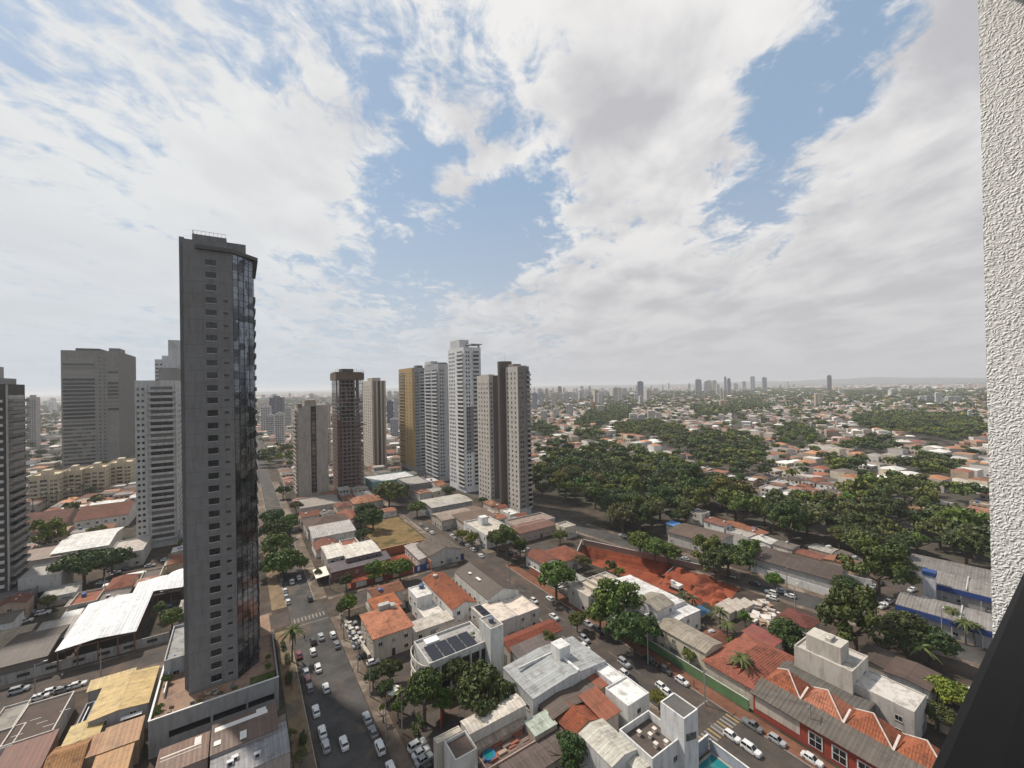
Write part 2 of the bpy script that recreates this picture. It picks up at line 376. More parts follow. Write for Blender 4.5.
# ------------------------------------------------------------------ building maker
WHITE = (.62, .61, .58); CREAM = (.52, .46, .36); GREY = (.30, .30, .29); BEIGE = (.42, .37, .30); DKGREY = (.075, .075, .077)
TERRA = (.27, .10, .06); RUST = (.17, .066, .042); BROWN = (.085, .062, .05); DFIBRE = (.105, .092, .08); WROOF = (.66, .66, .64); LGREY = (.36, .38, .38); YELLOW = (.55, .40, .17); TAN = (.30, .25, .18); ORANGE = (.46, .19, .11)
WM = {}
def winmesh(w, h, kind='window'):
    k = (w, h, kind)
    if k not in WM:
        b = MB(); f = .06
        if kind == 'door': b.box(-w/2, w/2, -.06, 0, 0, h, 'wood', skip='n'); b.box(-w/2+.08, w/2-.08, -.09, -.062, .05, h-.08, 'dark_metal', skip='n')
        elif kind == 'garage':
            b.box(-w/2, w/2, -.07, 0, 0, h, 'metal', skip='n')
        else:
            b.box(-w/2, w/2, -.05, 0, -h/2, -h/2+f, 'white_paint', skip='n'); b.box(-w/2, w/2, -.05, 0, h/2-f, h/2, 'white_paint', skip='n')
            b.box(-w/2, -w/2+f, -.05, 0, -h/2+f, h/2-f, 'white_paint', skip='n'); b.box(w/2-f, w/2, -.05, 0, -h/2+f, h/2-f, 'white_paint', skip='n')
            b.box(-w/2+f, w/2-f, -.02, 0, -h/2+f, h/2-f, 'window_glass', skip='n')
            b.box(-.02, .02, -.045, -.021, -h/2+f, h/2-f, 'white_paint', skip='n')
            b.box(-w/2-.08, w/2+.08, -.14, 0, -h/2-.08, -h/2-.003, 'concrete', skip='n')
        WM[k] = b.mesh(kind)
    return WM[k]
def rect_of(h, pts):
    q = [uv(px, py, h) for px, py in pts]; us = [a[0] for a in q]; vs = [a[1] for a in q]
    return min(vs), max(vs), min(us), max(us)
def shell(b, w, d, h, par, th=.25):
    """walls with a parapet standing round a sunk deck; deck is another part"""
    x, y = w/2, d/2
    if par <= 0: b.box(-x, x, -y, y, 0, h, 'wall'); return
    b.box(-x, x, -y, -y+th, 0, h, 'wall'); b.box(-x, x, y-th, y, 0, h, 'wall'); b.box(-x, -x+th, -y+th, y-th, 0, h, 'wall', skip='ns'); b.box(x-th, x, -y+th, y-th, 0, h, 'wall', skip='ns')
def house(name, label, cat, rect, h, roof='flat', rc=TERRA, wc=WHITE, ov=.5, win=1, par=.7, rh=None, z0=0., group=None, ridge='y', ang=A, centre=None, fl=None, door=True, occ=True, base=0, faces='sw', ww=1.3, wsp=3.4, rib=None):
    v0, v1, u0, u1 = rect; w, d = v1-v0, u1-u0
    if occ: OCC.append((v0, v1, u0, u1))
    X, Y = centre or toxy((u0+u1)/2, (v0+v1)/2)
    root = empty(name, (X, Y, z0), ang, label, cat, group); x, y = w/2, d/2
    wb, rb = MB(), MB(); rm = {'flat': 'deck', 'gable': 'tile', 'hip': 'tile', 'shed': 'ribs', 'metal': 'ribs', 'hipm': 'ribs'}[roof]
    if rm in ('tile', 'ribs'): rm += '_'+(rib or ('y' if (ridge == 'y' and roof != 'shed') else 'x'))
    if roof == 'flat':
        shell(wb, w, d, h, par); rb.box(-x+.25, x-.25, -y+.25, y-.25, h-par-.2, h-par, 'deck')
    else:
        span = w if ridge == 'y' else d
        r = rh if rh is not None else {'gable': .26, 'hip': .26, 'metal': .09, 'shed': .09, 'hipm': .12}[roof]*span/ (1 if roof == 'shed' else 2)*1.2
        r = max(r, .15); T = .14; xo, yo = x+ov, y+ov
        if roof == 'shed':
            wb.hexa([(-x, -y, 0), (x, -y, 0), (x, y, 0), (-x, y, 0)], [(-x, -y, h), (x, -y, h), (x, y, h+r), (-x, y, h+r)], 'wall')
            zz = [h+.02, h+.02, h+r+.02, h+r+.02]
            rb.hexa([(-xo, -yo, zz[0]), (xo, -yo, zz[1]), (xo, yo, zz[2]), (-xo, yo, zz[3])], [(-xo, -yo, zz[0]+T), (xo, -yo, zz[1]+T), (xo, yo, zz[2]+T), (-xo, yo, zz[3]+T)], rm)
        elif roof in ('gable', 'metal'):
            if ridge == 'y':
                k = len(wb.v); wb.box(-x, x, -y, y, 0, h, 'wall', skip='t')
                for s in (-y, y): wb.poly([(-x, s, h), (x, s, h), (0, s, h+r)] if s < 0 else [(x, s, h), (-x, s, h), (0, s, h+r)], 'wall')
                zo = h-r*ov/x
                rb.hexa([(-xo, -yo, zo), (0, -yo, h+r), (0, yo, h+r), (-xo, yo, zo)], [(-xo, -yo, zo+T), (0, -yo, h+r+T), (0, yo, h+r+T), (-xo, yo, zo+T)], rm)
                rb.hexa([(0, -yo, h+r), (xo, -yo, zo), (xo, yo, zo), (0, yo, h+r)], [(0, -yo, h+r+T), (xo, -yo, zo+T), (xo, yo, zo+T), (0, yo, h+r+T)], rm)
            else:
                wb.box(-x, x, -y, y, 0, h, 'wall', skip='t')
                for s in (-x, x): wb.poly([(s, y, h), (s, -y, h), (s, 0, h+r)] if s < 0 else [(s, -y, h), (s, y, h), (s, 0, h+r)], 'wall')
                zo = h-r*ov/y
                rb.hexa([(-xo, -yo, zo), (xo, -yo, zo), (xo, 0, h+r), (-xo, 0, h+r)], [(-xo, -yo, zo+T), (xo, -yo, zo+T), (xo, 0, h+r+T), (-xo, 0, h+r+T)], rm)
                rb.hexa([(-xo, 0, h+r), (xo, 0, h+r), (xo, yo, zo), (-xo, yo, zo)], [(-xo, 0, h+r+T), (xo, 0, h+r+T), (xo, yo, zo+T), (-xo, yo, zo+T)], rm)
        else:
            wb.box(-x, x, -y, y, 0, h, 'wall', skip='t'); wb.poly([(-x, -y, h), (x, -y, h), (x, y, h), (-x, y, h)], 'wall')
            if w < d: a, c_ = (0, -y+x*.95), (0, y-x*.95)
            else: a, c_ = (-x+y*.95, 0), (x-y*.95, 0)
            z_ = h+.02; e = [(-xo, -yo, z_), (xo, -yo, z_), (xo, yo, z_), (-xo, yo, z_)]; p, q = (a[0], a[1], h+r), (c_[0], c_[1], h+r)
            if w < d: F_ = [(e[0], e[1], p), (e[1], e[2], q, p), (e[2], e[3], q), (e[3], e[0], p, q)]
            else: F_ = [(e[0], e[1], q, p), (e[1], e[2], q), (e[2], e[3], p, q), (e[3], e[0], p)]
            for f_ in F_: rb.poly(f_, rm)
            e2 = [(a_[0], a_[1], z_-.15) for a_ in e]
            for i in range(4): j = (i+1) % 4; rb.poly([e2[i], e2[j], e[j], e[i]], rm)
    wo = wb.build('wall', root, color=wc); ro = rb.build('roof', root, color=rc)
    ROOF[root.name] = ro
    if win:
        nf = fl or max(1, int(h/3.0)); hh = 1.2
        for side in faces:
            Lh = w if side in 'sn' else d; n = max(1, int((Lh-.8)/wsp)); n = min(n, 12)
            if Lh < 1.8: continue
            for f_ in range(nf):
                zc = 1.6+f_*3.0
                if zc+.7 > h: break
                for i in range(n):
                    if rnd.random() < .18: continue
                    s = -Lh/2+(i+.5)*Lh/n
                    kind = 'window'
                    if f_ == 0 and door and i == n//2: kind = 'door' if rnd.random() < .5 else 'garage'
                    me = winmesh(ww, hh) if kind == 'window' else winmesh(1.0 if kind == 'door' else 2.6, 2.2 if kind == 'door' else 2.4, kind)
                    z = zc if kind == 'window' else .02
                    nm = {'window': 'window', 'door': 'door', 'garage': 'garage_door'}[kind]
                    if kind == 'garage' and Lh/n < 2.8: me = winmesh(1.0, 2.2, 'door'); nm = 'door'
                    if side == 's': link(nm, me, root, (s, -y-.003, z), rz=0)
                    elif side == 'w': link(nm, me, root, (-x-.003, s, z), rz=-math.pi/2)
                    elif side == 'e': link(nm, me, root, (x+.003, s, z), rz=math.pi/2)
    return root, w, d
def H_(label, h, pts, roof='flat', rc=TERRA, wc=WHITE, cat='building', name='building', **k):
    return house(name, label, cat, rect_of(h, pts), h, roof, rc, wc, **k)
ON_ROOF = {'skylight', 'solar_panel', 'roof_patch', 'roof_vent', 'ac_unit', 'water_tank', 'roof_hatch', 'roof_joint', 'chimney_box', 'stair_box', 'blue_tub', 'roof_clutter', 'parapet_ridge'}
ROOF = {}
def add(root, part, fn, color=None, loc=(0, 0, 0)):
    if part in ON_ROOF and root.name in ROOF: root = ROOF[root.name]
    b = MB(); fn(b); return b.build(part, root, loc, color)
# ------------------------------------------------------------------ towers
def facade_pos(side, w, d, s, z, off=.003):
    if side == 's': return (s, -d/2-off, z), 0
    if side == 'n': return (s, d/2+off, z), math.pi
    if side == 'w': return (-w/2-off, s, z), -math.pi/2
    return (w/2+off, s, z), math.pi/2
def rbox(b, side, w, d, s0, s1, o0, o1, z0, z1, m):
    """box lying on a facade: s along it, o outwards"""
    if side == 's': b.box(s0, s1, -d/2-o1, -d/2-o0, z0, z1, m)
    elif side == 'w': b.box(-w/2-o1, -w/2-o0, s0, s1, z0, z1, m)
    elif side == 'n': b.box(s0, s1, d/2+o0, d/2+o1, z0, z1, m)
    else: b.box(w/2+o0, w/2+o1, s0, s1, z0, z1, m)
def tower(label, u0, v0, d, w, h, LR, wc, spec, st=3.1, z0=0., name='apartment_tower', cat='tower', crown=(), zb=5., maxwin=100, bodymat='wall', group=None):
    va = v0 if LR == 'R' else v0-w
    OCC.append((va, va+w, u0, u0+d))
    X, Y = toxy(u0+d/2, va+w/2)
    root = empty(name, (X, Y, z0), A, label, cat, group)
    b = MB(); b.box(-w/2, w/2, -d/2, d/2, 0, h-z0, bodymat); 
    # thin parapet
    b.box(-w/2, w/2, -d/2, -d/2+.3, h-z0, h-z0+1.1, bodymat); b.box(-w/2, w/2, d/2-.3, d/2, h-z0, h-z0+1.1, bodymat)
    b.box(-w/2, -w/2+.3, -d/2+.3, d/2-.3, h-z0, h-z0+1.1, bodymat); b.box(w/2-.3, w/2, -d/2+.3, d/2-.3, h-z0, h-z0+1.1, bodymat)
    b.build('body', root, color=wc)
    wins = []; H1 = h-z0; bands = []
    n = int((H1-zb-.5)/st)
    for (side, f0, f1, kind, kw) in spec:
        Ls = w if side in 'sn' else d; s0, s1 = -Ls/2+f0*Ls, -Ls/2+f1*Ls
        lo, hi = kw.get('z', (0, 1)); c = kw.get('c')
        ks = [k for k in range(n) if lo <= (k+.5)/n <= hi]
        if kind == 'band': bands.append((side, min(s0, s1), max(s0, s1), kw.get('o', .06), zb+(H1-zb)*lo, zb+(H1-zb)*hi))
        if kind == 'win':
            nc = kw.get('n', 1)
            for k in ks:
                for i in range(nc): wins.append((side, s0+(s1-s0)*(i+.5)/nc, zb+k*st+st*.5, kw.get('w', 1.3), kw.get('h', 1.3)))
        elif kind == 'band':
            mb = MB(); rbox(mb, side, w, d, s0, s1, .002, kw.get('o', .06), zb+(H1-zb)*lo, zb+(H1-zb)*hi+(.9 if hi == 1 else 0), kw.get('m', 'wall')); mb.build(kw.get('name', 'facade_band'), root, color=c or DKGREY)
        elif kind == 'ledge':
            mb = MB()
            for k in ks: rbox(mb, side, w, d, s0, s1, .002, kw.get('o', .25), zb+k*st-.12, zb+k*st+kw.get('t', .35), 'wall')
            mb.build('storey_ledge', root, color=c or wc)
        elif kind == 'balc':
            for k in ks:
                o = kw.get('o', 1.2); z = zb+k*st; mb = MB()
                rbox(mb, side, w, d, s0, s1, .004, o, z-.15, z+.05, 'wall')
                rbox(mb, side, w, d, s0, s1, o-.1, o, z+.051, z+1.05, kw.get('rm', 'wall'))
                for e in (s0, s1-.1): rbox(mb, side, w, d, e, e+.1, .004, o-.101, z+.051, z+1.05, 'wall')
                mb.build('balcony', root, color=c or wc)
                wins.append((side, (s0+s1)/2, z+1.45, (s1-s0)*kw.get('ww', .8), 2.4))
        elif kind == 'ribbon':
            for k in ks:
                mb = MB(); rbox(mb, side, w, d, s0, s1, .003, .05, zb+k*st+.9, zb+k*st+st-.45, 'window_glass'); mb.build('window', root)
    wins.sort(key=lambda q: (-(q[3]*q[4]) if q[3] > 2.5 else 0, abs(q[2]+z0-H)))
    cache = {}
    def boff(side, s, z): return max([.003]+[o_+.003 for (sd, a, b_, o_, z0_, z1_) in bands if sd == side and a-.1 <= s <= b_+.1 and z0_ <= z <= z1_])
    for side, s, z, ww, hh in wins[:maxwin]:
        k = (ww, hh)
        if k not in cache:
            mb = MB(); mb.box(-ww/2, ww/2, -.05, 0, -hh/2, hh/2, 'window_glass', skip='n'); mb.box(-ww/2-.1, ww/2+.1, -.12, 0, -hh/2-.14, -hh/2-.003, 'concrete', skip='n'); 
            mb.box(-.04, .04, -.08, -.051, -hh/2, hh/2, 'concrete')
            cache[k] = mb.mesh('window')
        p, r = facade_pos(side, w, d, s, z, boff(side, s, z)); link('window', cache[k], root, p, rz=r)
    if wins[maxwin:]:
        mb = MB()
        for side, s, z, ww, hh in wins[maxwin:]: bo_ = boff(side, s, z); rbox(mb, side, w, d, s-ww/2, s+ww/2, bo_, bo_+.05, z-hh/2, z+hh/2, 'glass')
        o = mb.build('window', root); o['kind'] = 'stuff'
    for (nm, x0, x1, y0, y1, z1, z2, m_, c_) in crown:
        mb = MB(); mb.box(-w/2+x0*w, -w/2+x1*w, -d/2+y0*d, -d/2+y1*d, H1+z1, H1+z2, m_); mb.build(nm, root, color=c_)
    return root, w, d, H1
# the dark tower on its podium
def dark_tower():
    h = 117.; z0 = 7.3; u0 = 127.; v0, v1 = -11.2, -1.3; d = 26.; w = v1-v0
    X, Y = toxy(u0+d/2, (v0+v1)/2); OCC.append((v0, v1+6, u0, u0+d))
    root = empty('office_tower', (X, Y, z0), A, 'tall dark grey slab tower with one glass side on a grey podium', 'tower')
    c = (.185, .182, .18); Ht = h-z0
    add(root, 'body', lambda b: (b.box(-w/2, w/2, -d/2, d/2, 0, Ht, 'wall'), b.box(-w/2-1.0, -w/2, -d/2+3, d/2-3, 0, Ht+1.2, 'wall')), c)
    # glass flank turning away to the right
    G = [(w/2+.003, -d/2), (w/2+4.6, -d/2+4.6), (w/2+4.6, d/2), (w/2+.003, d/2)]
    add(root, 'curtain_wall', lambda b: b.prism(G, 0, Ht-2.2, 'curtain'))
    def mull(b):
        p0, p1 = Vector(G[0]), Vector(G[1]); dr = (p1-p0).normalized(); nn = Vector((dr.y, -dr.x))
        for k in range(int((Ht-2.2)/1.7)):
            z = k*1.7+.8; q0, q1 = p0+nn*.005, p1+nn*.005
            b.prism([tuple(q0), tuple(q0+nn*.06), tuple(q1+nn*.06), tuple(q1)][::-1], z, z+.07, 'dark_metal')
        for i in range(5):
            q = p0+dr*((p1-p0).length*i/4.); q2 = q+dr*.08
            b.prism([tuple(q+nn*.07), tuple(q+nn*.12), tuple(q2+nn*.12), tuple(q2+nn*.07)][::-1], 0, Ht-2.2, 'dark_metal')
    add(root, 'mullion_grid', mull)
    add(root, 'canopy', lambda b: b.prism([(-w/2+2.5, -d/2-.7), (w/2, -d/2-.7), (w/2+5.7, -d/2+4.6), (w/2+5.7, d/2), (-w/2+2.5, d/2)], Ht-2.1, Ht-1.2, 'wall'), (.10, .10, .10))
    add(root, 'roof_block', lambda b: (b.box(-w/2+1.6, w/2-1.2, -d/2+3, d/2-6, Ht, Ht+2.4, 'wall'), b.box(w/2-1.199, w/2+3, -d/2+5, d/2-6, Ht-1.19, Ht+2., 'wall')), c)
    def rail(b):
        x0, x1, y0, y1, z = -w/2+1.7, w/2-1.3, -d/2+3.1, d/2-6.1, Ht+2.4
        for i in range(9): b.box(x0+i*(x1-x0-.1)/8, x0+.06+i*(x1-x0-.1)/8, y0, y0+.06, z, z+.9, 'metal')
        for i in range(8): b.box(x0, x0+.1, y0+.2+i*(y1-y0)/8, y0+.26+i*(y1-y0)/8, z, z+.9, 'metal')
        b.box(x0, x1, y0, y0+.1, z+.91, z+.97, 'metal'); b.box(x0, x0+.1, y0+.101, y1, z+.91, z+.97, 'metal')
    add(root, 'roof_railing', rail)
    for k in range(34): add(root, 'panel_joint', lambda b: b.box(-w/2, w/2, -d/2-.015, -d/2-.002, .15+k*(Ht-4)/34, .19+k*(Ht-4)/34, 'dark_metal'))
    b = MB(); ww, hh = 2.1, 1.5
    b.box(-ww/2, ww/2, -.03, 0, -hh/2, hh/2, 'glass', skip='n'); b.box(-ww/2-.08, ww/2+.08, -.16, 0, -hh/2-.1, -hh/2-.003, 'white_paint', skip='n')
    for s in (-ww/2, -.03, ww/2-.06): b.box(s, s+.06, -.07, -.031, -hh/2, hh/2, 'dark_metal')
    b.box(-ww/2, ww/2, -.069, -.0312, -hh/2, -hh/2+.06, 'dark_metal')
    wm = b.mesh('window'); b = MB(); b.box(-.5, .5, -.03, 0, -.3, .3, 'glass', skip='n'); b.box(-.55, .55, -.1, 0, -.4, -.303, 'concrete', skip='n'); sm = b.mesh('window')
    n = 34; st = (Ht-4)/n
    for k in range(n):
        o = link('window', wm, root, (.5, -d/2-.003, 2.+k*st))
        if k < n-3: o2 = link('window', sm, root, (w/2-1.5, -d/2-.003, 2.0+k*st))
        tag(o2, 'small window of the narrow column')
    for k in range(n-2):   # balconies looking over the avenue
        mb = MB(); z = 1+k*st
        mb.box(w/2+4.603, w/2+5.15, -d/2+8, d/2-2, z, z+.2, 'wall') if k else None; mb.box(w/2+5.05, w/2+5.15, -d/2+8, d/2-2, z+.201, z+1.1, 'glass')
        mb.box(w/2+4.603, w/2+5.04, -d/2+8, -d/2+8.1, z+.201, z+1.1, 'wall')
        mb.build('balcony', root, color=(.2, .2, .2))
    return root
dark_tower()
# its podium: hollow grey block with terrace, long garage opening
def podium():
    v0, v1, u0, u1 = -17.7, 7.2, 120.3, 158.; w, d = v1-v0, u1-u0; OCC.append((v0, v1, u0, u1))
    X, Y = toxy((u0+u1)/2, (v0+v1)/2)
    r = empty('podium', (X, Y, 0), A, 'grey garage podium with furnished terrace under the dark tower', 'podium')
    x, y = w/2, d/2
    def wl(b):
        b.box(-x, x, -y, -y+.3, 4.6, 8.2, 'wall'); b.box(-x, x, -y, -y+.3, 0, 3.0, 'wall')
        b.box(-x, -x+3.5, -y, -y+.3, 3.001, 4.599, 'wall'); b.box(x-1, x, -y, -y+.3, 3.001, 4.599, 'wall'); b.box(-x+11, -x+11.5, -y, -y+.3, 3.001, 4.599, 'wall'); b.box(-x+18, -x+18.4, -y, -y+.3, 3.001, 4.599, 'wall')
        b.box(-x, -x+.3, -y+.3, y, 0, 8.2, 'wall'); b.box(x-.3, x, -y+.3, y-14, 0, 8.2, 'wall'); b.box(x-.3, x, y-14, y, 0, 3.2, 'wall'); b.box(-x+.3, x-.3, y-.3, y, 0, 7.2, 'wall')
    add(r, 'wall', wl, (.25, .25, .245))
    add(r, 'coping', lambda b: (b.box(-x-.05, x+.05, -y-.05, -y+.35, 8.2, 8.32, 'white_paint'), b.box(-x-.05, -x+.35, -y+.351, y, 8.2, 8.32, 'white_paint'), b.box(-x+1.5, -x+1.75, -y+9, y, 7.31, 8.5, 'white_paint')))
    add(r, 'terrace_floor', lambda b: b.box(-x+.3, x-.3, -y+.3, y-.3, 6.9, 7.3, 'deck'), (.26, .17, .12))
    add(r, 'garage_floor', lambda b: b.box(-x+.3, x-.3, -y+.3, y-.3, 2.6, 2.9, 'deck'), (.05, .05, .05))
    add(r, 'terrace_lawn', lambda b: b.box(x-6, x-.4, -y+.5, -y+5, 7.301, 7.42, 'lawn'))
    # terrace furniture
    for i in range(14):
        px_ = -x+3+rnd.random()*(w-9); py_ = -y+1.+rnd.random()*3.4
        k = empty('lounge_chair', (*[a+b_ for a, b_ in zip((X, Y), (CA*px_-SA*py_, SA*px_+CA*py_))], 7.3), rnd.random()*6, None, 'chair', 'chairs on the podium terrace')
        auto(k, 'low wicker chair on the podium terrace', k.location.x, k.location.y, 7.3)
        cc = rnd.choice([(.18, .10, .06), (.35, .28, .22), (.12, .12, .12), (.3, .15, .08)])
        add(k, 'seat', lambda b: b.box(-.45, .45, -.45, .4, .2, .42, 'plain'), cc); add(k, 'backrest', lambda b: b.hexa([(-.45, .401, .2), (.45, .401, .2), (.45, .52, .2), (-.45, .52, .2)], [(-.45, .55, .95), (.45, .55, .95), (.45, .65, .95), (-.45, .65, .95)], 'plain'), cc)
        add(k, 'leg', lambda b: [b.box(a, a+.08, c, c+.08, 0, .199, 'dark_metal') for a in (-.42, .34) for c in (-.42, .3)])
    # playground frame in blue
    pg = empty('playground_climber', (*toxy(141, -15.2), 7.3), A, 'blue and orange playground climber on the terrace left of the dark tower', 'playground')
    add(pg, 'tower_frame', lambda b: (b.box(-1.5, -1.4, -1, -.9, 0, 2.6, 'blue_plastic'), b.box(1.4, 1.5, -1, -.9, 0, 2.6, 'blue_plastic'), b.box(-1.5, -1.4, .9, 1, 0, 2.6, 'blue_plastic'), b.box(1.4, 1.5, .9, 1, 0, 2.6, 'blue_plastic'), b.box(-1.39, 1.39, -1, 1, 1.1, 1.2, 'wood')))
    add(pg, 'roof', lambda b: (b.poly([(-1.8, -1.3, 2.6), (1.8, -1.3, 2.6), (0, 0, 3.7)], 'blue_plastic'), b.poly([(1.8, -1.3, 2.6), (1.8, 1.3, 2.6), (0, 0, 3.7)], 'blue_plastic'), b.poly([(1.8, 1.3, 2.6), (-1.8, 1.3, 2.6), (0, 0, 3.7)], 'blue_plastic'), b.poly([(-1.8, 1.3, 2.6), (-1.8, -1.3, 2.6), (0, 0, 3.7)], 'blue_plastic')))
    add(pg, 'slide', lambda b: b.hexa([(1.5, -.4, 1.1), (3.6, -.4, .1), (3.6, .4, .1), (1.5, .4, 1.1)], [(1.5, -.4, 1.25), (3.6, -.4, .25), (3.6, .4, .25), (1.5, .4, 1.25)], 'plain'), ORANGE)
podium()
# the three-storey annex on the podium's left side
H_('light grey annex with glazed balustrade left of the dark tower', 11.5, [(166, 654), (172, 632), (190, 622), (188, 654)], 'flat', rc=(.3, .3, .29), wc=(.34, .36, .37), faces='s', door=False, occ=False, name='annex', cat='annex')

g1 = dict(zb=4., st=3.05)
BG = (.43, .385, .325)
tower('beige apartment tower with dark central window strip and left side balconies', 338.8, 34.7, 24., 20.3, 66.7, 'R', (.36, .32, .28),
      [('s', .42, .60, 'band', dict(c=(.035, .028, .025), o=.05)), ('s', .44, .58, 'balc', dict(o=.35, c=(.13, .09, .075))), ('w', .05, .9, 'balc', dict(o=1.5, c=(.36, .32, .28)))], crown=[('roof_block', .25, .62, .2, .7, .0, 5.5, 'wall', (.30, .26, .22)), ('roof_block', .0, .14, .0, .4, .01, 3., 'wall', (.20, .17, .15)), ('roof_block', .64, .98, .1, .5, .01, 2., 'wall', BG)], **g1)
def construction():
    u0, v0, d, w, h = 346.3, 62.7, 21., 20., 93.; st = 3.0; OCC.append((v0, v0+w, u0, u0+d))
    X, Y = toxy(u0+d/2, v0+w/2)
    r = empty('unfinished_tower', (X, Y, 0), A, 'unfinished concrete tower, brick infill below and open frame on top', 'tower')
    n = int(h/st)
    for k in range(n+1):
        e = .8 if k > n-4 else 0
        add(r, 'floor_slab', lambda b: b.box(-w/2-e, w/2+e, -d/2-e, d/2+e, k*st, k*st+.3, 'wall'), (.27, .215, .19) if k < 19 else (.30, .28, .26))
    def cols(b):
        for i in range(7):
            for j in range(6):
                xx, yy = -w/2+.3+i*(w-.9)/6, -d/2+.3+j*(d-.9)/5
                b.box(xx, xx+.4, yy, yy+.4, 0, n*st, 'wall')
    o = add(r, 'column', cols, (.17, .15, .14)); o['kind'] = 'stuff'
    def core(b): b.box(-w/2+5, w/2-6, -d/2+5, d/2-4, 0, n*st+3, 'wall')
    add(r, 'stair_core', core, (.045, .035, .03))  # near black, so the shade of the interior is in the colour
    def infill(b, k):
        z = k*st+.3
        for i in range(6):
            if k < 19 or (k < 27 and rnd.random() < .35):
                x0 = -w/2+.75+i*(w-.9)/6
                b.box(x0, x0+(w-.9)/6*.26, -d/2+.12, -d/2+.3, z, z+2.7, 'wall')
                b.box(x0+(w-.9)/6*.26, x0+(w-.9)/6-.45, -d/2+.12, -d/2+.3, z, z+.7, 'wall')
        for j in range(5):
            if k < 20:
                y0 = -d/2+.75+j*(d-.9)/5
                b.box(-w/2+.12, -w/2+.3, y0, y0+(d-.9)/5-.9, z, z+2.7, 'wall')
    for k in range(27): add(r, 'brick_infill', lambda b: infill(b, k), (.16, .105, .09))
    add(r, 'safety_platform', lambda b: (b.box(-w/2-2, w/2+2, -d/2-2, -d/2-.01, 51, 51.25, 'wood'), b.box(w/2+.01, w/2+2, -d/2, d/2, 51, 51.25, 'wood')))
    add(r, 'formwork', lambda b: [b.box(-w/2-1+i*(w+1.6)/15, -w/2-.8+i*(w+1.6)/15, -d/2-1., -d/2-.81, n*st-7, n*st+2.+(i*7 % 3)*.5, 'wood') for i in range(16)])
    add(r, 'red_pipe', lambda b: b.box(-w/2+1., -w/2+2.6, -d/2-.3, -d/2-.01, 0, 56, 'wall'), (.13, .055, .05))
    add(r, 'crown_hoarding', lambda b: (b.box(-w/2-.6, w/2+.6, -d/2-.95, -d/2-.85, n*st-6, n*st-.5, 'wood'), b.box(-w/2-.95, -w/2-.85, -d/2-.8, d/2, n*st-6, n*st-.5, 'wood')))
construction()
tower('slim cream tower with brown vertical stripes behind the unfinished tower', 418., 108.1, 36., 13.7, 86.5, 'R', (.46, .42, .36),
      [('w', .06, .94, 'win', dict(n=4, w=2.2, h=1.2)), ('s', .12, .3, 'band', dict(c=(.20, .14, .11))), ('s', .42, .6, 'band', dict(c=(.07, .055, .05))), ('s', .72, .86, 'band', dict(c=(.20, .14, .11)))], crown=[('roof_block', .1, .7, .1, .6, 0, 4, 'wall', (.40, .36, .30))], maxwin=60, **g1)
tower('ochre yellow tower with grey right side among the tower cluster', 383.4, 137.2, 41., 12., 98., 'R', (.30, .30, .30),
      [('w', 0.02, .98, 'band', dict(c=(.36, .25, .11), o=.25)), ('w', .05, .5, 'win', dict(n=2, w=1.6, h=1.3)), ('w', .55, .95, 'balc', dict(o=.9, c=(.34, .24, .11))), ('s', .0, .16, 'band', dict(c=(.36, .25, .11), o=.25)), ('s', .2, .5, 'win', dict(n=2, w=1.2, h=1.3)), ('s', .6, .98, 'balc', dict(o=1.1, c=(.5, .5, .5)))], crown=[('roof_block', .5, .98, .1, .3, 0, 3.5, 'wall', (.12, .12, .12))], maxwin=60, **g1)
tower('pale grey tower with stacked balconies left of the tallest white tower', 329.2, 140.3, 31., 10.1, 99., 'R', (.33, .34, .35),
      [('w', .05, .48, 'balc', dict(o=1.2, c=(.52, .53, .54))), ('w', .55, .97, 'balc', dict(o=.8, c=(.5, .5, .51))), ('s', .08, .5, 'win', dict(n=2, w=1.2, h=1.3)), ('s', .62, .95, 'band', dict(c=(.38, .39, .40)))], crown=[('roof_block', 0., .6, .5, .98, 0, 4, 'wall', (.5, .5, .5)), ('roof_block', .2, .95, .1, .4, 0, 2.2, 'wall', (.06, .06, .065))], maxwin=60, **g1)
r, w_, d_, h_ = tower('tallest white tower with a grey mid section on its right face', 283.1, 141.5, 28.6, 14.6, 109., 'R', (.62, .62, .62),
      [('w', .03, .45, 'balc', dict(o=.9, c=(.62, .62, .62))), ('w', .55, .95, 'win', dict(n=4, w=1.5, h=1.4)), ('s', .1, .97, 'band', dict(c=(.20, .20, .20), z=(.25, .58), o=.1)), ('s', .08, .36, 'win', dict(n=2, w=1.2, h=1.4)), ('s', .5, .92, 'balc', dict(o=.9, c=(.55, .55, .55)))],
      crown=[('roof_block', .05, .6, .3, .9, 0, 7.5, 'wall', (.5, .5, .5)), ('roof_slab', .4, 1.06, -.04, .4, 3.2, 3.8, 'wall', (.4, .4, .4)), ('roof_post', .9, .96, .02, .08, 1.11, 3.19, 'wall', (.5, .5, .5))], **g1)
T1, T2, T3 = (.46, .43, .39), (.16, .14, .125), (.22, .20, .18)  # sunlit taupe first, then darker tones with right-face shade put into the colour
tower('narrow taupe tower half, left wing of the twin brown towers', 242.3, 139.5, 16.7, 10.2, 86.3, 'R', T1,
      [('w', .05, .95, 'win', dict(n=4, w=1.2, h=1.1)), ('s', .3, .95, 'band', dict(c=T2)), ('s', .05, .28, 'win', dict(n=1, w=1., h=1.1))], crown=[('roof_block', .1, .6, .2, .8, 0, 1.8, 'wall', T1)], **g1)  # dark band paints shade over most of the right face
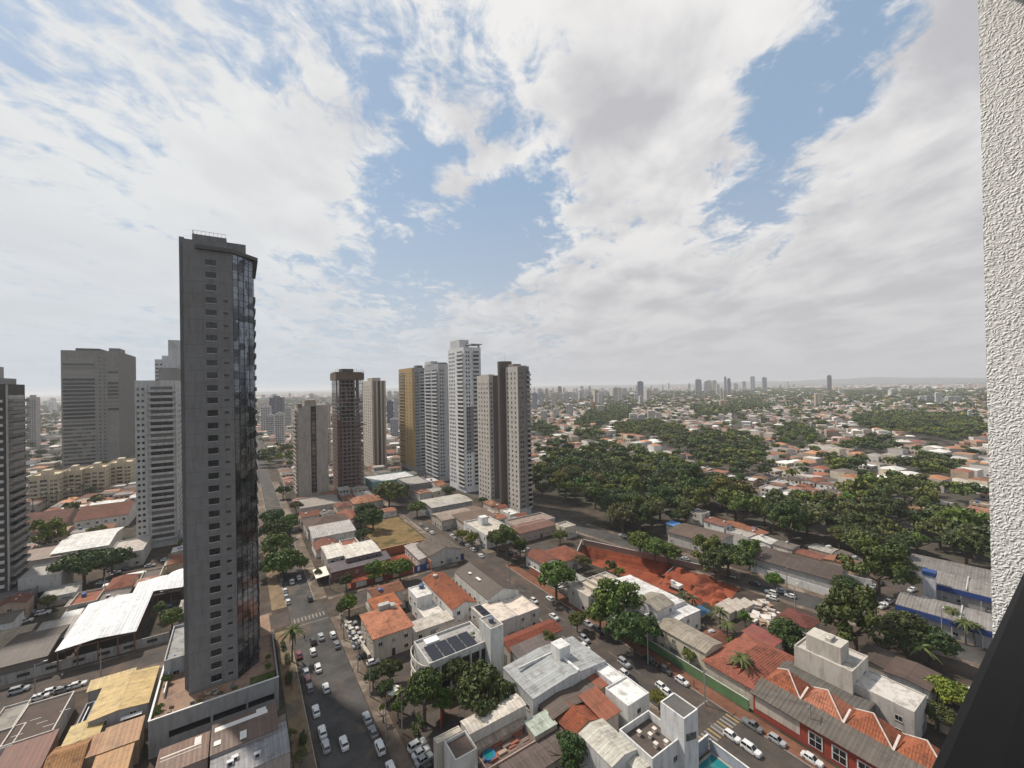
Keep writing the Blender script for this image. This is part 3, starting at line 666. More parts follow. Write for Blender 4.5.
def drum():
    u, v = 231., 145.; X, Y = toxy(u, v)
    r = empty('stair_tower', (X, Y, 0), A, 'dark brown rounded stair shaft between the twin brown towers', 'tower'); OCC.append((v-4, v+4, u-4, u+4))
    add(r, 'shaft', lambda b: b.tube((0, 0, 0), (0, 0, 92), 4.6, 4.6, 'wall', 24), (.085, .07, .06))
    add(r, 'cap', lambda b: b.tube((0, 0, 92.01), (0, 0, 96), 4.7, 4.7, 'wall', 24), (.12, .10, .085))
    add(r, 'storey_joint', lambda b: [b.tube((0, 0, 5+k*3.05), (0, 0, 5.2+k*3.05), 4.66, 4.66, 'wall', 24) for k in range(28)], (.06, .05, .045))
    add(r, 'antenna', lambda b: b.tube((1, 1, 96), (1, 1, 102), .08, .05, 'metal', 6))
drum()
tower('taupe tower with shade-toned right face and balconies, right wing of the twins', 213.1, 143.1, 18.6, 8.6, 91., 'R', T1,
      [('w', .05, .95, 'win', dict(n=4, w=1.2, h=1.2)), ('s', 0., 1., 'band', dict(c=T3)), ('s', .10, .5, 'win', dict(n=2, w=1., h=1.1)), ('s', .75, 1.1, 'balc', dict(o=1.0, c=(.36, .33, .30)))], crown=[('roof_block', .1, .75, .3, .8, 0, 2.8, 'wall', T3), ('roof_block', .3, .9, .05, .25, 0, 1.6, 'wall', T3)], **g1)  # full-width band puts the shade of the right face into the colour
# left-hand towers
tower('white apartment tower with balconies left of the dark tower', 280.7, -28.2, 56., 16.5, 85., 'L', (.46, .455, .44),
      [('s', .02, .24, 'win', dict(n=2, w=1., h=1.2)), ('s', .30, .97, 'balc', dict(o=1.3, c=(.42, .41, .40))), ('e', .04, .9, 'win', dict(n=8, w=2., h=1.4)), ('s', .255, .285, 'band', dict(c=(.5, .5, .5), o=.4)), ('s', .975, 1., 'band', dict(c=(.5, .5, .5), o=.4))],
      crown=[('roof_block', .5, .98, .15, .5, 0, 8, 'wall', (.22, .21, .20)), ('roof_lantern', .62, .98, .5, .85, 0, 25, 'wall', (.5, .5, .5))], **g1)
tower('big dark grey office slab with horizontal window bands', 585.1, -105.4, 85., 42., 122., 'L', (.21, .20, .19),
      [('s', .03, .57, 'ribbon', dict(z=(.35, .98))), ('s', .03, .57, 'win', dict(n=7, w=3.0, h=1.6, z=(0, .33))), ('s', .0, .58, 'ledge', dict(c=(.27, .265, .255), t=.7)), ('s', .62, .78, 'win', dict(n=2, w=1.2, h=1.1)), ('s', .8, .99, 'ribbon', dict(z=(.5, .85))), ('s', .58, .79, 'band', dict(c=(.20, .195, .185), o=.3)), ('e', 0, 1, 'band', dict(c=(.14, .135, .125), o=.2))],  # last band puts the shade of the right side into its colour
      crown=[('roof_block', .2, .62, .1, .6, 0, 4, 'wall', (.07, .07, .07)), ('roof_block', .75, .95, .2, .5, 0, 5.5, 'wall', (.17, .16, .155))], st=3.8, zb=8., name='office_tower', maxwin=60)
tower('dark striped apartment tower cut off by the left edge of the view', 238.8, -75., 17., 18., 83., 'L', (.06, .058, .055),
      [('s', .0, .96, 'ledge', dict(c=(.52, .51, .49), o=.9, t=.9)), ('s', .05, .9, 'win', dict(n=3, w=4., h=1.7)), ('e', .1, .95, 'balc', dict(o=1.5, c=(.24, .23, .22), ww=.95)), ('e', .0, .08, 'band', dict(c=(.4, .39, .37), o=.2))], crown=[('roof_block', .1, .9, .1, .9, 0, 3.5, 'wall', (.25, .24, .23)), ('roof_block', .6, .8, .3, .6, 3.51, 8, 'wall', (.30, .29, .28))], **g1)
# cream mid-rise blocks behind, staggered
for i, (xl, xr, yt, yb, lab) in enumerate([(28, 62, 467, 506, 'cream walk-up block nearest the left edge towers, with palms in front'), (62, 84, 462, 500, 'cream walk-up block second from the left of its staggered row'), (84, 108, 463, 496, 'cream walk-up block in the middle of its staggered row'), (108, 134, 459, 489, 'cream walk-up block right end of its row, beside the white tower')]):
    ua, va = uv(xl, yb); ub_, vb = uv(xr, yb)
    u_ = (ua+ub_)/2; va = uv(xl, yb)[1]
    # keep the base on one street line; heights from the roofline
    vv0 = None
    lo, hi = -400., 0.
    def xat(v): return pix(*toxy(u_, v), 0)[0]
    def solvev(xx):
        a, b2 = -600., 0.
        for _ in range(50):
            m_ = (a+b2)/2
            if xat(m_) < xx: a = m_
            else: b2 = m_
        return a
    v_a, v_b = solvev(xl), solvev(xr)
    tower(lab, u_, v_b-1.5, 22., v_b-v_a-1.5, 21., 'L', (.47, .40, .28), [('s', .04, .3, 'win', dict(n=2, w=1.6, h=1.3)), ('s', .36, .64, 'balc', dict(o=1.1, c=(.50, .43, .31))), ('s', .7, .97, 'win', dict(n=2, w=1.6, h=1.3)), ('e', .05, .95, 'win', dict(n=4, w=1.5, h=1.3))], zb=1., st=3., name='apartment_block', cat='apartment block', crown=[('roof_block', .3, .6, .3, .7, 0, 3.5, 'wall', (.42, .37, .29))], group='staggered cream walk-up blocks')
tower('white block with dark blue glass top far behind the cream blocks', 560., -205., 30., 45., 52., 'L', (.50, .52, .54), [('s', .0, 1., 'band', dict(c=(.03, .06, .09), z=(.72, 1.), o=.2)), ('s', .02, .3, 'win', dict(n=3, w=2, h=1.4)), ('s', .5, .98, 'ribbon', dict(z=(0, .7)))], st=3.4, name='office_block', cat='office block')
def longwall(label, u0, v0, u1, v1, h, mat, c, cap=None, name='boundary_wall', cat='wall', posts=0, th=.2):
    p0, p1 = Vector(toxy(u0, v0)), Vector(toxy(u1, v1)); mid = (p0+p1)/2; L_ = (p1-p0).length; a = math.atan2(p1.y-p0.y, p1.x-p0.x)
    r = empty(name, (mid.x, mid.y, 0), a, label, cat); add(r, 'panel', lambda b: b.box(-L_/2, L_/2, -th/2, th/2, 0, h, mat), c)
    if cap: add(r, 'coping', lambda b: b.box(-L_/2, L_/2, -th/2-.06, th/2+.06, h+.001, h+.12, 'wall'), cap)
    for i in range(posts): xx = -L_/2+(i+.5)*L_/posts; add(r, 'post', lambda b: b.box(xx-.15, xx+.15, -th/2-.1, -th/2-.002, 0, h+.1, 'wall'), c)
    return r
# ------------------------------------------------------------------ low buildings, foreground left
def clutter(root, w, d, z, n=3, what='ac_unit'):
    for i in range(n):
        x, y = (rnd.random()-.5)*w*.6, (rnd.random()-.5)*d*.6
        add(root, what, lambda b: (b.box(-.6, .6, -.4, .4, 0, .8, 'plain'), b.box(-.35, .35, -.42, -.401, .1, .7, 'dark_metal')), (.5, .5, .5), (x, y, z+.01))
def tank(root, x, y, z, c=(.30, .36, .42), r=.9):
    add(root, 'water_tank', lambda b: (b.tube((0, 0, 0), (0, 0, 1.1), r*.85, r, 'plain', 16), b.tube((0, 0, 1.101), (0, 0, 1.35), r, r*.4, 'plain', 16)), c, (x, y, z))
# white patched brown sheds in front of the podium
r, w_, d_ = H_('brown roofed hall with white patches directly in front of the podium', 6.2, [(212, 735), (266, 706), (278, 729), (211, 748)], 'metal', rc=(.15, .105, .085), wc=(.30, .28, .26), ridge='x', ov=.1, par=.5)
def patch(b):
    for x0, x1, y0, y1 in ((-.46, .36, .06, .30), (-.46, -.36, -.3, .0601), (-.08, .02, -.42, .0601), (.06, .16, -.0, .0601), (.18, .34, .301, .42)): b.box(x0*w_, x1*w_, y0*d_, y1*d_, 6.62, 6.68, 'plain')
add(r, 'roof_patch', patch, (.62, .60, .56))
r, w_, d_ = H_('low grey roof between the patched hall and the bottom edge', 5.2, [(212, 775), (212, 751), (276, 731), (290, 752)], 'metal', rc=(.27, .27, .28), wc=(.34, .31, .28), ridge='x', ov=.1)
clutter(r, w_, d_, 5.5, 3)
r, w_, d_ = H_('small brown roof with a bent white strip, left of the patched hall', 5.5, [(160, 752), (206, 733), (208, 752), (165, 775)], 'metal', rc=(.19, .12, .09), wc=(.25, .2, .18), ridge='x', ov=.1)
add(r, 'roof_patch', lambda b: (b.box(-w_*.45, w_*.35, -.5, .7, 5.96, 6.02, 'plain'), b.box(w_*.2, w_*.34, .701, 3., 5.9, 5.97, 'plain')), (.55, .52, .48))
# yellow warehouse group
r, w_, d_ = H_('long warehouse with mustard yellow metal roof beside the podium wall', 6., [(88, 722), (100, 697), (157, 667), (150, 694)], 'metal', rc=YELLOW, wc=(.30, .30, .30), ov=.3, ridge='y')
add(r, 'skylight_canopy', lambda b: b.box(w_*.05, w_*.42, -d_*.5-1.6, -d_*.5-.55, 4.7, 4.85, 'plain'), (.75, .75, .74))
add(r, 'painted_void', lambda b: b.box(w_*.08, w_*.40, -d_*.5-.06, -d_*.5-.003, .5, 4.2, 'glass'))  # flat dark panel paints the darkness of the void on the solid wall
H_('narrow yellow lean-to roof along the street side of the yellow warehouse', 4.6, [(88, 692), (112, 679), (135, 671), (116, 683)], 'shed', rc=YELLOW, wc=(.33, .32, .30), ov=.3, rh=.6)
H_('flat pale yellow roof in front of the mustard warehouse', 4.8, [(63, 748), (72, 727), (101, 724), (98, 735)], 'metal', rc=(.5, .38, .17), wc=(.28, .25, .2), ov=.2, ridge='y')
add(H_('narrow walled yard with dark floor between yellow warehouse and brown roof', 3.2, [(76, 728), (86, 704), (91, 702), (84, 727)], 'flat', rc=(.06, .06, .06), wc=(.3, .3, .31), par=2.8, win=0)[0], 'coping', lambda b: b.box(-.1, .1, -3, 3, 3.201, 3.25, 'plain'), WHITE)
H_('orange brown tiled roof at the bottom, left of three tiled roofs', 4.6, [(50, 770), (57, 748), (90, 738), (80, 768)], 'gable', rc=(.36, .19, .085), wc=(.3, .22, .15), ridge='x', ov=.2)
H_('smallest orange tiled roof, middle of three below the yellow warehouse', 4.9, [(86, 755), (92, 738), (104, 735), (101, 753)], 'shed', rc=(.34, .17, .08), wc=(.3, .22, .15), ov=.2)
H_('widest orange tiled roof, right of three below the yellow warehouse', 5., [(101, 752), (106, 735), (142, 720), (138, 740)], 'shed', rc=(.36, .20, .10), wc=(.3, .22, .15), ov=.2)
H_('orange tiled roof strip at the very bottom edge beside the podium', 4.2, [(93, 775), (97, 760), (130, 748), (126, 772)], 'shed', rc=(.40, .22, .09), wc=(.3, .22, .15), ov=.2)
r, w_, d_ = H_('large dark brown roof framed by white parapet lines beside the left street', 4.6, [(12, 728), (31, 704), (73, 691), (53, 730)], 'flat', rc=(.085, .062, .052), wc=(.50, .46, .42), par=.35)
add(r, 'roof_joint', lambda b: [b.box(-w_*.4+i*w_*.2, -w_*.4+i*w_*.2+1.8, -d_*.3+(i*5 % 3)*2.2, -d_*.3+(i*5 % 3)*2.2+.15, 4.27, 4.33, 'plain') for i in range(5)], (.5, .48, .45))
H_('dark brown roof at the left edge, white line along its end', 4.4, [(-8, 748), (-4, 732), (10, 727), (12, 745)], 'flat', rc=(.09, .065, .055), wc=(.45, .42, .38), par=.4)
H_('grey gravel roof strip left of the large dark brown roof', 4.3, [(-6, 728), (4, 707), (28, 704), (12, 727)], 'flat', rc=(.25, .23, .20), wc=(.42, .40, .37), par=.4)
H_('low red brown roof in the bottom left corner', 3.4, [(0, 768), (8, 750), (48, 742), (40, 768)], 'shed', rc=(.16, .06, .04), wc=(.32, .18, .13), ov=.2)
# perforated wall on the far side of the left street
u_w = 173.5
def pwall():
    v0, v1 = -78., -20.; X, Y = toxy(u_w, (v0+v1)/2)
    r = empty('boundary_wall', (X, Y, 0), A, 'long grey concrete wall with dark openings along the left street', 'wall')
    L_ = v1-v0; n = 10
    def fn(b):
        b.box(-L_/2, L_/2, -.15, .15, 0, 1.1, 'concrete'); b.box(-L_/2, L_/2, -.15, .15, 2.1, 2.9, 'concrete')
        for i in range(n+1): xx = -L_/2+i*(L_-3.)/n; b.box(xx, xx+3., -.15, .15, 1.101, 2.099, 'concrete')
    add(r, 'panel', fn)
    for i in range(n): xx = -L_/2+i*(L_-3.)/n; add(r, 'opening', lambda b: b.box(xx+3.01, xx+(L_-3.)/n-.01, -.03, .03, 1.102, 2.098, 'dark_metal'))
pwall()
# white canopy halls
def canopy(label, pts, h, c=(.68, .70, .72), rr=.8):
    v0, v1, u0, u1 = rect_of(h, pts); w, d = v1-v0, u1-u0; OCC.append((v0, v1, u0, u1)); X, Y = toxy((u0+u1)/2, (v0+v1)/2)
    r = empty('canopy_hall', (X, Y, 0), A, label, 'canopy'); x, y = w/2, d/2
    add(r, 'roof', lambda b: (b.hexa([(-x, -y, h-rr), (0, -y, h), (0, y, h), (-x, y, h-rr)], [(-x, -y, h-rr+.12), (0, -y, h+.12), (0, y, h+.12), (-x, y, h-rr+.12)], 'white_roof'), b.hexa([(0, -y, h), (x, -y, h-rr), (x, y, h-rr), (0, y, h)], [(0, -y, h+.12), (x, -y, h-rr+.12), (x, y, h-rr+.12), (0, y, h+.12)], 'white_roof')), c)
    def fr(b):
        for i in range(6):
            yy = -y+.2+i*(d-.8)/5
            for xx in (-x+.3, x-.6): b.box(xx, xx+.3, yy, yy+.3, 0, h-rr-.01, 'wall')
            b.box(-x+.3, x-.3, yy+.301, yy+.5, h-rr-.6, h-rr-.3, 'wall')
        for xx in (-x/2, 0, x/2): b.box(xx, xx+.3, -y+.1, -y+.3, 0, h-rr-.61, 'wall')
    add(r, 'steel_frame', fr, (.16, .075, .05))
    add(r, 'floor', lambda b: b.box(-x, x, -y, y, 0, .15, 'deck'), (.07, .055, .05))
    return r
canopy('large bright white metal canopy hall with rusty frame below', [(60, 647), (88, 603), (150, 589), (136, 629)], 7.)
canopy('smaller white canopy roof joining the large hall toward the dark tower', [(132, 592), (142, 580), (175, 575), (183, 585)], 6.)
# white dome behind the tower
def dome():
    X, Y, _ = P(181, 585); u, v = uv(181, 585); OCC.append((v-7, v+7, u-7, u+7))
    r = empty('dome_tent', (X, Y, 0), A, 'white domed tent showing beside the dark tower', 'tent')
    def fn(b):
        R0 = 7.; n = 16
        for k in range(6):
            a0, a1 = k*math.pi/12, (k+1)*math.pi/12
            for i in range(n):
                t0, t1 = 2*math.pi*i/n, 2*math.pi*(i+1)/n
                q = [(R0*math.cos(a)*math.cos(t_), R0*math.cos(a)*math.sin(t_), R0*math.sin(a)*.9) for a, t_ in ((a0, t0), (a0, t1), (a1, t1), (a1, t0))]
                b.poly(q if k < 5 else q[:3], 'plain')
    add(r, 'fabric', fn, (.66, .66, .64)); add(r, 'base_ring', lambda b: b.tube((0, 0, 0), (0, 0, .5), 7.1, 7.1, 'wall', 24), (.4, .4, .4))
dome()
r, w_, d_ = H_('dark sagging shed roof left of the white canopy hall', 5., [(-3, 660), (22, 634), (62, 634), (45, 656)], 'metal', rc=(.075, .06, .05), wc=(.15, .13, .12), ridge='x')
H_('small grey shed roof tucked behind the dark sagging shed', 4.6, [(36, 640), (44, 626), (72, 624), (66, 637)], 'shed', rc=(.30, .28, .25), wc=(.25, .22, .2))
H_('little white roofed kiosk left of the white canopy', 3.6, [(61, 620), (70, 613), (81, 611), (76, 620)], 'shed', rc=WROOF, wc=(.3, .28, .25), ov=.3, door=False)
H_('tan roofed shed at the left edge above the dark shed', 3.6, [(-8, 650), (2, 634), (32, 630), (16, 648)], 'shed', rc=(.30, .25, .18), wc=(.3, .28, .22))
r, w_, d_ = H_('blank concrete box raised on pillars at the striped tower foot', 9.5, [(32, 573), (34, 566), (61, 566), (61, 572)], 'flat', rc=(.35, .33, .31), wc=(.40, .39, .37), par=.5, win=0)
add(r, 'painted_undercroft_shade', lambda b: b.box(-w_/2-.03, w_/2+.03, -d_/2-.03, -d_/2-.003, .3, 3.2, 'glass'))  # dark panel paints the shade beneath the raised box
H_('wide grey base block below the striped tower', 6., [(-60, 612), (-60, 590), (30, 577), (33, 590)], 'flat', rc=(.12, .11, .11), wc=(.2, .19, .19), par=.8, occ=False)
# commercial roofs beyond
r, w_, d_ = H_('white roofed store in front of the white apartment tower', 6., [(62, 545), (90, 532), (106, 536), (108, 545)], 'metal', rc=WROOF, wc=WHITE, ridge='x')
H_('pale flat roofed showroom at the white tower foot', 7., [(106, 556), (118, 541), (147, 538), (144, 548)], 'flat', rc=(.42, .38, .34), wc=(.45, .43, .41), par=.5)
H_('brown corrugated roof behind the dark round trees on the left', 5., [(32, 553), (60, 542), (70, 546), (60, 556)], 'metal', rc=(.20, .14, .11), wc=(.45, .43, .4), ridge='x')
H_('white house with long terracotta roof left of the white tower', 7., [(82, 515), (95, 508), (132, 504), (128, 514)], 'gable', rc=RUST, wc=WHITE, ridge='x')
H_('bright white roof behind the long terracotta roof', 6., [(92, 506), (100, 502), (122, 501), (120, 506)], 'metal', rc=WROOF, wc=WHITE, ridge='x')
H_('brown roofed row house right of the striped tower', 5., [(30, 525), (40, 516), (70, 520), (62, 528)], 'gable', rc=(.14, .06, .045), wc=(.3, .22, .2), ridge='x')
# ------------------------------------------------------------------ between the avenue and the side street
r, w_, d_ = H_('orange roofed corner house beside the walled car park', 7., [(361, 615), (388, 607), (406, 617), (378, 637)], 'hip', rc=ORANGE, wc=(.42, .36, .30), rh=1.4)
tank(r, w_*.3, d_*.35, 7.6, (.35, .35, .34), 1.2)
add(r, 'chimney_box', lambda b: b.box(-1.8, 1.8, -1, 1, 7.3, 9.4, 'wall'), (.36, .36, .34), (1, d_*.38, 0))
H_('small darker orange roof behind the orange corner house', 6.4, [(371, 603), (382, 596), (398, 600), (390, 607)], 'hip', rc=(.42, .14, .06), wc=(.42, .3, .22), rh=1.)
r, w_, d_ = H_('white cube with a blue water tank on its roof', 7.5, [(410, 590), (418, 585), (430, 591), (420, 597)], 'flat', rc=(.6, .58, .54), wc=WHITE, par=.3)
tank(r, w_*.25, d_*.25, 7.3, (.08, .11, .2), 1.)
r, w_, d_ = H_('white flat roof patio house right below the white cube', 4., [(416, 607), (428, 600), (443, 611), (428, 620)], 'flat', rc=(.56, .52, .47), wc=WHITE, par=.25)
H_('cream lean-to roof in the lane below the flat patio house', 3.6, [(411, 630), (424, 620), (449, 612), (438, 624)], 'shed', rc=(.52, .48, .42), wc=(.5, .47, .42), rh=.4)
r, w_, d_ = H_('long rusty tiled gable house with white side walls', 6.2, [(429, 586), (444, 573), (473, 601), (453, 610)], 'gable', rc=(.27, .085, .04), wc=WHITE, ridge='y', ov=.15)
tank(r, -w_*.1, d_*.35, 7.3, (.4, .38, .35), .9)
r, w_, d_ = H_('large dark brown gabled hall on the side street corner', 8., [(458, 575), (483, 564), (514, 591), (488, 599)], 'metal', rc=(.08, .062, .052), wc=(.56, .56, .52), ridge='y', rh=2.2, ov=.1)
add(r, 'skylight', lambda b: (b.box(-w_*.28, -w_*.2, -2, 1, 9.55, 9.62, 'plain'), b.box(-w_*.3, -w_*.22, 5, 6.5, 9.5, 9.56, 'plain')), WHITE)
r, w_, d_ = H_('white modern house with black solar roof and curved terrace', 9., [(416, 641), (470, 621), (486, 641), (428, 662)], 'flat', rc=(.30, .29, .28), wc=(.50, .50, .48), par=.6, win=0)
def solar(b):
    for i in range(4):
        for j in range(3): b.hexa([(-w_*.42+i*w_*.19, -d_*.42+j*d_*.2, 8.6), (-w_*.42+i*w_*.19+w_*.175, -d_*.42+j*d_*.2, 8.6), (-w_*.42+i*w_*.19+w_*.175, -d_*.42+j*d_*.2+d_*.18, 8.8), (-w_*.42+i*w_*.19, -d_*.42+j*d_*.2+d_*.18, 8.8)], [(-w_*.42+i*w_*.19, -d_*.42+j*d_*.2, 8.66), (-w_*.42+i*w_*.19+w_*.175, -d_*.42+j*d_*.2, 8.66), (-w_*.42+i*w_*.19+w_*.175, -d_*.42+j*d_*.2+d_*.18, 8.86), (-w_*.42+i*w_*.19, -d_*.42+j*d_*.2+d_*.18, 8.86)], 'solar')
add(r, 'solar_panel', solar)
add(r, 'roof_hatch', lambda b: b.box(-w_*.36, -w_*.14, d_*.2, d_*.42, 8.41, 9.1, 'plain'), WROOF)
add(r, 'column', lambda b: [b.box(-w_*.5+w_/6*i, -w_*.5+w_/6*i+.25, -d_*.5-.3, -d_*.5-.01, 0, 8.4, 'wall') for i in range(7)], (.55, .55, .53))
add(r, 'window', lambda b: [b.box(-w_*.5+w_/6*i+.5, -w_*.5+w_/6*(i+1)-.2, -d_*.5-.06, -d_*.5-.003, 1.0, 7.2, 'glass') for i in range(6)])
for k in range(3):
    def cur(b):
        n = 14; ro, ri = d_*.47, d_*.47-1.4
        pts = [(-w_/2-.01-ro*.42*math.sin(math.pi*i/n), -ro*math.cos(math.pi*i/n)) for i in range(n+1)]
        for i in range(n): a, c = pts[i], pts[i+1]; b.hexa([(a[0], a[1], 0), (c[0], c[1], 0), (c[0]+.2, c[1], 0), (a[0]+.2, a[1], 0)][::-1], [(a[0], a[1], 1.1), (c[0], c[1], 1.1), (c[0]+.2, c[1], 1.1), (a[0]+.2, a[1], 1.1)][::-1], 'wall')
    add(r, 'curved_balcony', cur, (.56, .52, .46), (0, 0, 1.2+k*3))
r, w_, d_ = H_('tall white water tower block beside the solar panel house', 14., [(481, 620), (488, 615), (501, 622), (493, 628)], 'flat', rc=(.22, .2, .18), wc=(.52, .52, .50), par=.3, win=0)
tank(r, 0, 0, 13.8, (.1, .12, .18), .8)
r, w_, d_ = H_('pale stone roofed house with solar panels next to the tall white block', 7., [(474, 610), (497, 598), (515, 614), (494, 624)], 'flat', rc=(.56, .49, .42), wc=(.42, .40, .38), par=.2)
add(r, 'solar_panel', lambda b: [b.box(-w_*.42, -w_*.18, -d_*.35+i*d_*.2, -d_*.35+i*d_*.2+d_*.18, 6.9, 7.15, 'solar') for i in range(4)])
H_('pale stone roofed house on the side street, skylight slot in roof', 6.4, [(499, 597), (515, 590), (532, 610), (517, 616)], 'flat', rc=(.58, .50, .42), wc=(.42, .40, .38), par=.2)
H_('red tiled roof with a white ridge line near the side street bend', 4.4, [(503, 645), (516, 633), (550, 621), (545, 637)], 'gable', rc=(.22, .062, .035), wc=(.4, .35, .3), ridge='x', ov=.3)
H_('low grey shed behind the long grey metal roof', 4.0, [(514, 655), (522, 648), (546, 640), (548, 646)], 'shed', rc=(.16, .13, .12), wc=(.55, .55, .52))
r, w_, d_ = H_('broad light grey metal roofed workshop with a white box on top', 7.5, [(503, 668), (553, 647), (571, 640), (605, 661), (538, 697)], 'metal', rc=(.36, .38, .38), wc=(.45, .46, .46), ridge='y', rh=1., ov=.1)
add(r, 'stair_box', lambda b: (b.box(-1.8, 1.8, -1.8, 1.8, 7.6, 11.5, 'wall'), b.box(-1.5, 1.5, -1.5, 1.5, 11.501, 11.52, 'deck')), (.60, .60, .58), (w_*.12, d_*.08, 0))
add(r, 'gutter', lambda b: (b.box(-.3, .3, -d_/2, d_*.0, 8.5, 9.0, 'wall'), b.box(-w_/2, w_*.05, d_*.2, d_*.22, 8.2, 8.9, 'wall')), (.6, .6, .58), (w_*.1, 0, 0))
r, w_, d_ = H_('dull brown fibre roof below the light grey workshop', 5.6, [(538, 702), (567, 684), (583, 695), (556, 716)], 'metal', rc=(.115, .088, .072), wc=(.25, .22, .2), ridge='y')
H_('dull brown fibre roof between the workshop and orange tiles', 5.6, [(569, 682), (585, 674), (600, 687), (584, 695)], 'metal', rc=(.125, .10, .082), wc=(.25, .22, .2), ridge='y')
H_('narrow orange tiled strip beside the white L-shaped roof', 5.6, [(588, 672), (594, 669), (606, 684), (600, 688)], 'shed', rc=(.28, .10, .06), wc=(.4, .3, .25))
H_('rust red tiled roof above the dark yard tree', 5., [(559, 720), (580, 703), (598, 716), (578, 731)], 'gable', rc=(.28, .08, .038), wc=(.4, .32, .26), ridge='y', rh=1.2)
H_('clean orange tiled hip roof left of the white flat building', 5.4, [(581, 700), (597, 693), (617, 712), (602, 719)], 'shed', rc=(.27, .095, .055), wc=(.45, .4, .36), rh=.8)
r, w_, d_ = H_('white flat roof building with parapet along the side street', 7.2, [(607, 689), (622, 678), (647, 691), (628, 706)], 'flat', rc=(.66, .65, .62), wc=(.56, .56, .54), par=.35)
r, w_, d_ = H_('narrow white flat roof annex reaching back to the grey workshop', 7., [(598, 667), (606, 662), (623, 677), (613, 683)], 'flat', rc=(.66, .65, .62), wc=(.50, .50, .50), par=.25, door=False)
r, w_, d_ = H_('white walled building with dark brown roof terrace and five vents', 8., [(620, 730), (645, 712), (682, 736), (655, 757)], 'flat', rc=(.085, .068, .058), wc=(.58, .58, .57), par=1.6)
for (a, c_) in ((-.1, .25), (.05, .05), (.25, .1), (-.05, -.2), (.18, -.3)): add(r, 'roof_vent', lambda b: (b.box(-.3, .3, -.3, .3, 6.41, 7.2, 'plain'), b.box(-.42, .42, -.42, .42, 7.201, 7.35, 'plain')), (.55, .50, .45), (a*w_, c_*d_, 0))
r, w_, d_ = H_('white stair cube with dark lid beside the brown roof terrace', 13., [(661, 701), (675, 693), (697, 709), (684, 719)], 'flat', rc=(.10, .095, .09), wc=(.60, .60, .60), par=.15, win=0)
add(r, 'louvre_grille', lambda b: [b.box(-w_/2+.6+i*(w_-1.2)/5, -w_/2+.6+i*(w_-1.2)/5+.5, -d_/2-.08, -d_/2-.003, 8.2-i*.2, 9.6-i*.2, 'glass') for i in range(5)])
H_('cream metal roofed annex with tall white pilasters, bottom centre', 7., [(583, 731), (606, 722), (636, 750), (612, 768)], 'metal', rc=(.50, .48, .42), wc=(.56, .56, .54), ridge='y', ov=.05, rh=.7)
H_('low cream roof bay between the annex and the brown terrace', 6., [(620, 756), (634, 750), (652, 765), (640, 775)], 'metal', rc=(.50, .48, .42), wc=(.5, .5, .48), ridge='y', ov=.05, rh=.4)
r, w_, d_ = H_('long cream white metal roof strip at the bottom centre', 8., [(462, 724), (514, 695), (524, 703), (471, 734)], 'metal', rc=(.62, .57, .49), wc=(.5, .47, .42), ridge='x', rh=.3, ov=.1)
r, w_, d_ = H_('brown decked roof box with white parapet, left end of the cream strip', 8.4, [(444, 741), (465, 731), (476, 746), (458, 759)], 'flat', rc=(.14, .10, .08), wc=(.54, .52, .48), par=.6, win=0)
H_('cream roof strip behind the brown decked roof box', 7.6, [(434, 739), (457, 726), (461, 729), (442, 741)], 'flat', rc=(.55, .48, .38), wc=(.5, .45, .38), par=.12)
H_('lower tan roof strip parallel to the long cream roof', 5.6, [(474, 742), (518, 718), (522, 722), (478, 748)], 'metal', rc=(.34, .28, .21), wc=(.4, .3, .25), ridge='x', rh=.2)
r, w_, d_ = H_('cluttered roof deck with a blue pool toy and rusty clutter', 4.5, [(475, 752), (520, 722), (535, 738), (500, 762)], 'flat', rc=(.17, .11, .09), wc=(.35, .25, .2), par=.5)
add(r, 'blue_tub', lambda b: (b.tube((0, 0, 0), (0, 0, .8), 1.3, 1.3, 'blue_plastic', 16), b.tube((0, 0, .801), (0, 0, .82), 1.1, 1.1, 'water', 16)), None, (-w_*.33, -d_*.05, 3.81))
for i in range(16): add(r, 'roof_clutter', lambda b: b.box(-.9-rnd.random(), .6, -.4, .4, 0, .25+rnd.random()*.5, 'plain'), rnd.choice([(.25, .09, .06), (.45, .42, .38), (.3, .22, .17), (.16, .12, .1)]), (w_*(rnd.random()*.8-.4), d_*(rnd.random()*.7-.35), 3.82))
r, w_, d_ = H_('pale green translucent panel roof beside the cluttered deck', 5.2, [(526, 725), (543, 714), (556, 723), (535, 737)], 'shed', rc=(.40, .45, .38), wc=(.35, .3, .25), rh=.5, ov=.1)
H_('brown shed roof at the bottom edge in front of the cluttered deck', 4., [(503, 770), (540, 742), (560, 726), (572, 738), (530, 775)], 'metal', rc=(.11, .085, .075), wc=(.3, .25, .2), ridge='x')
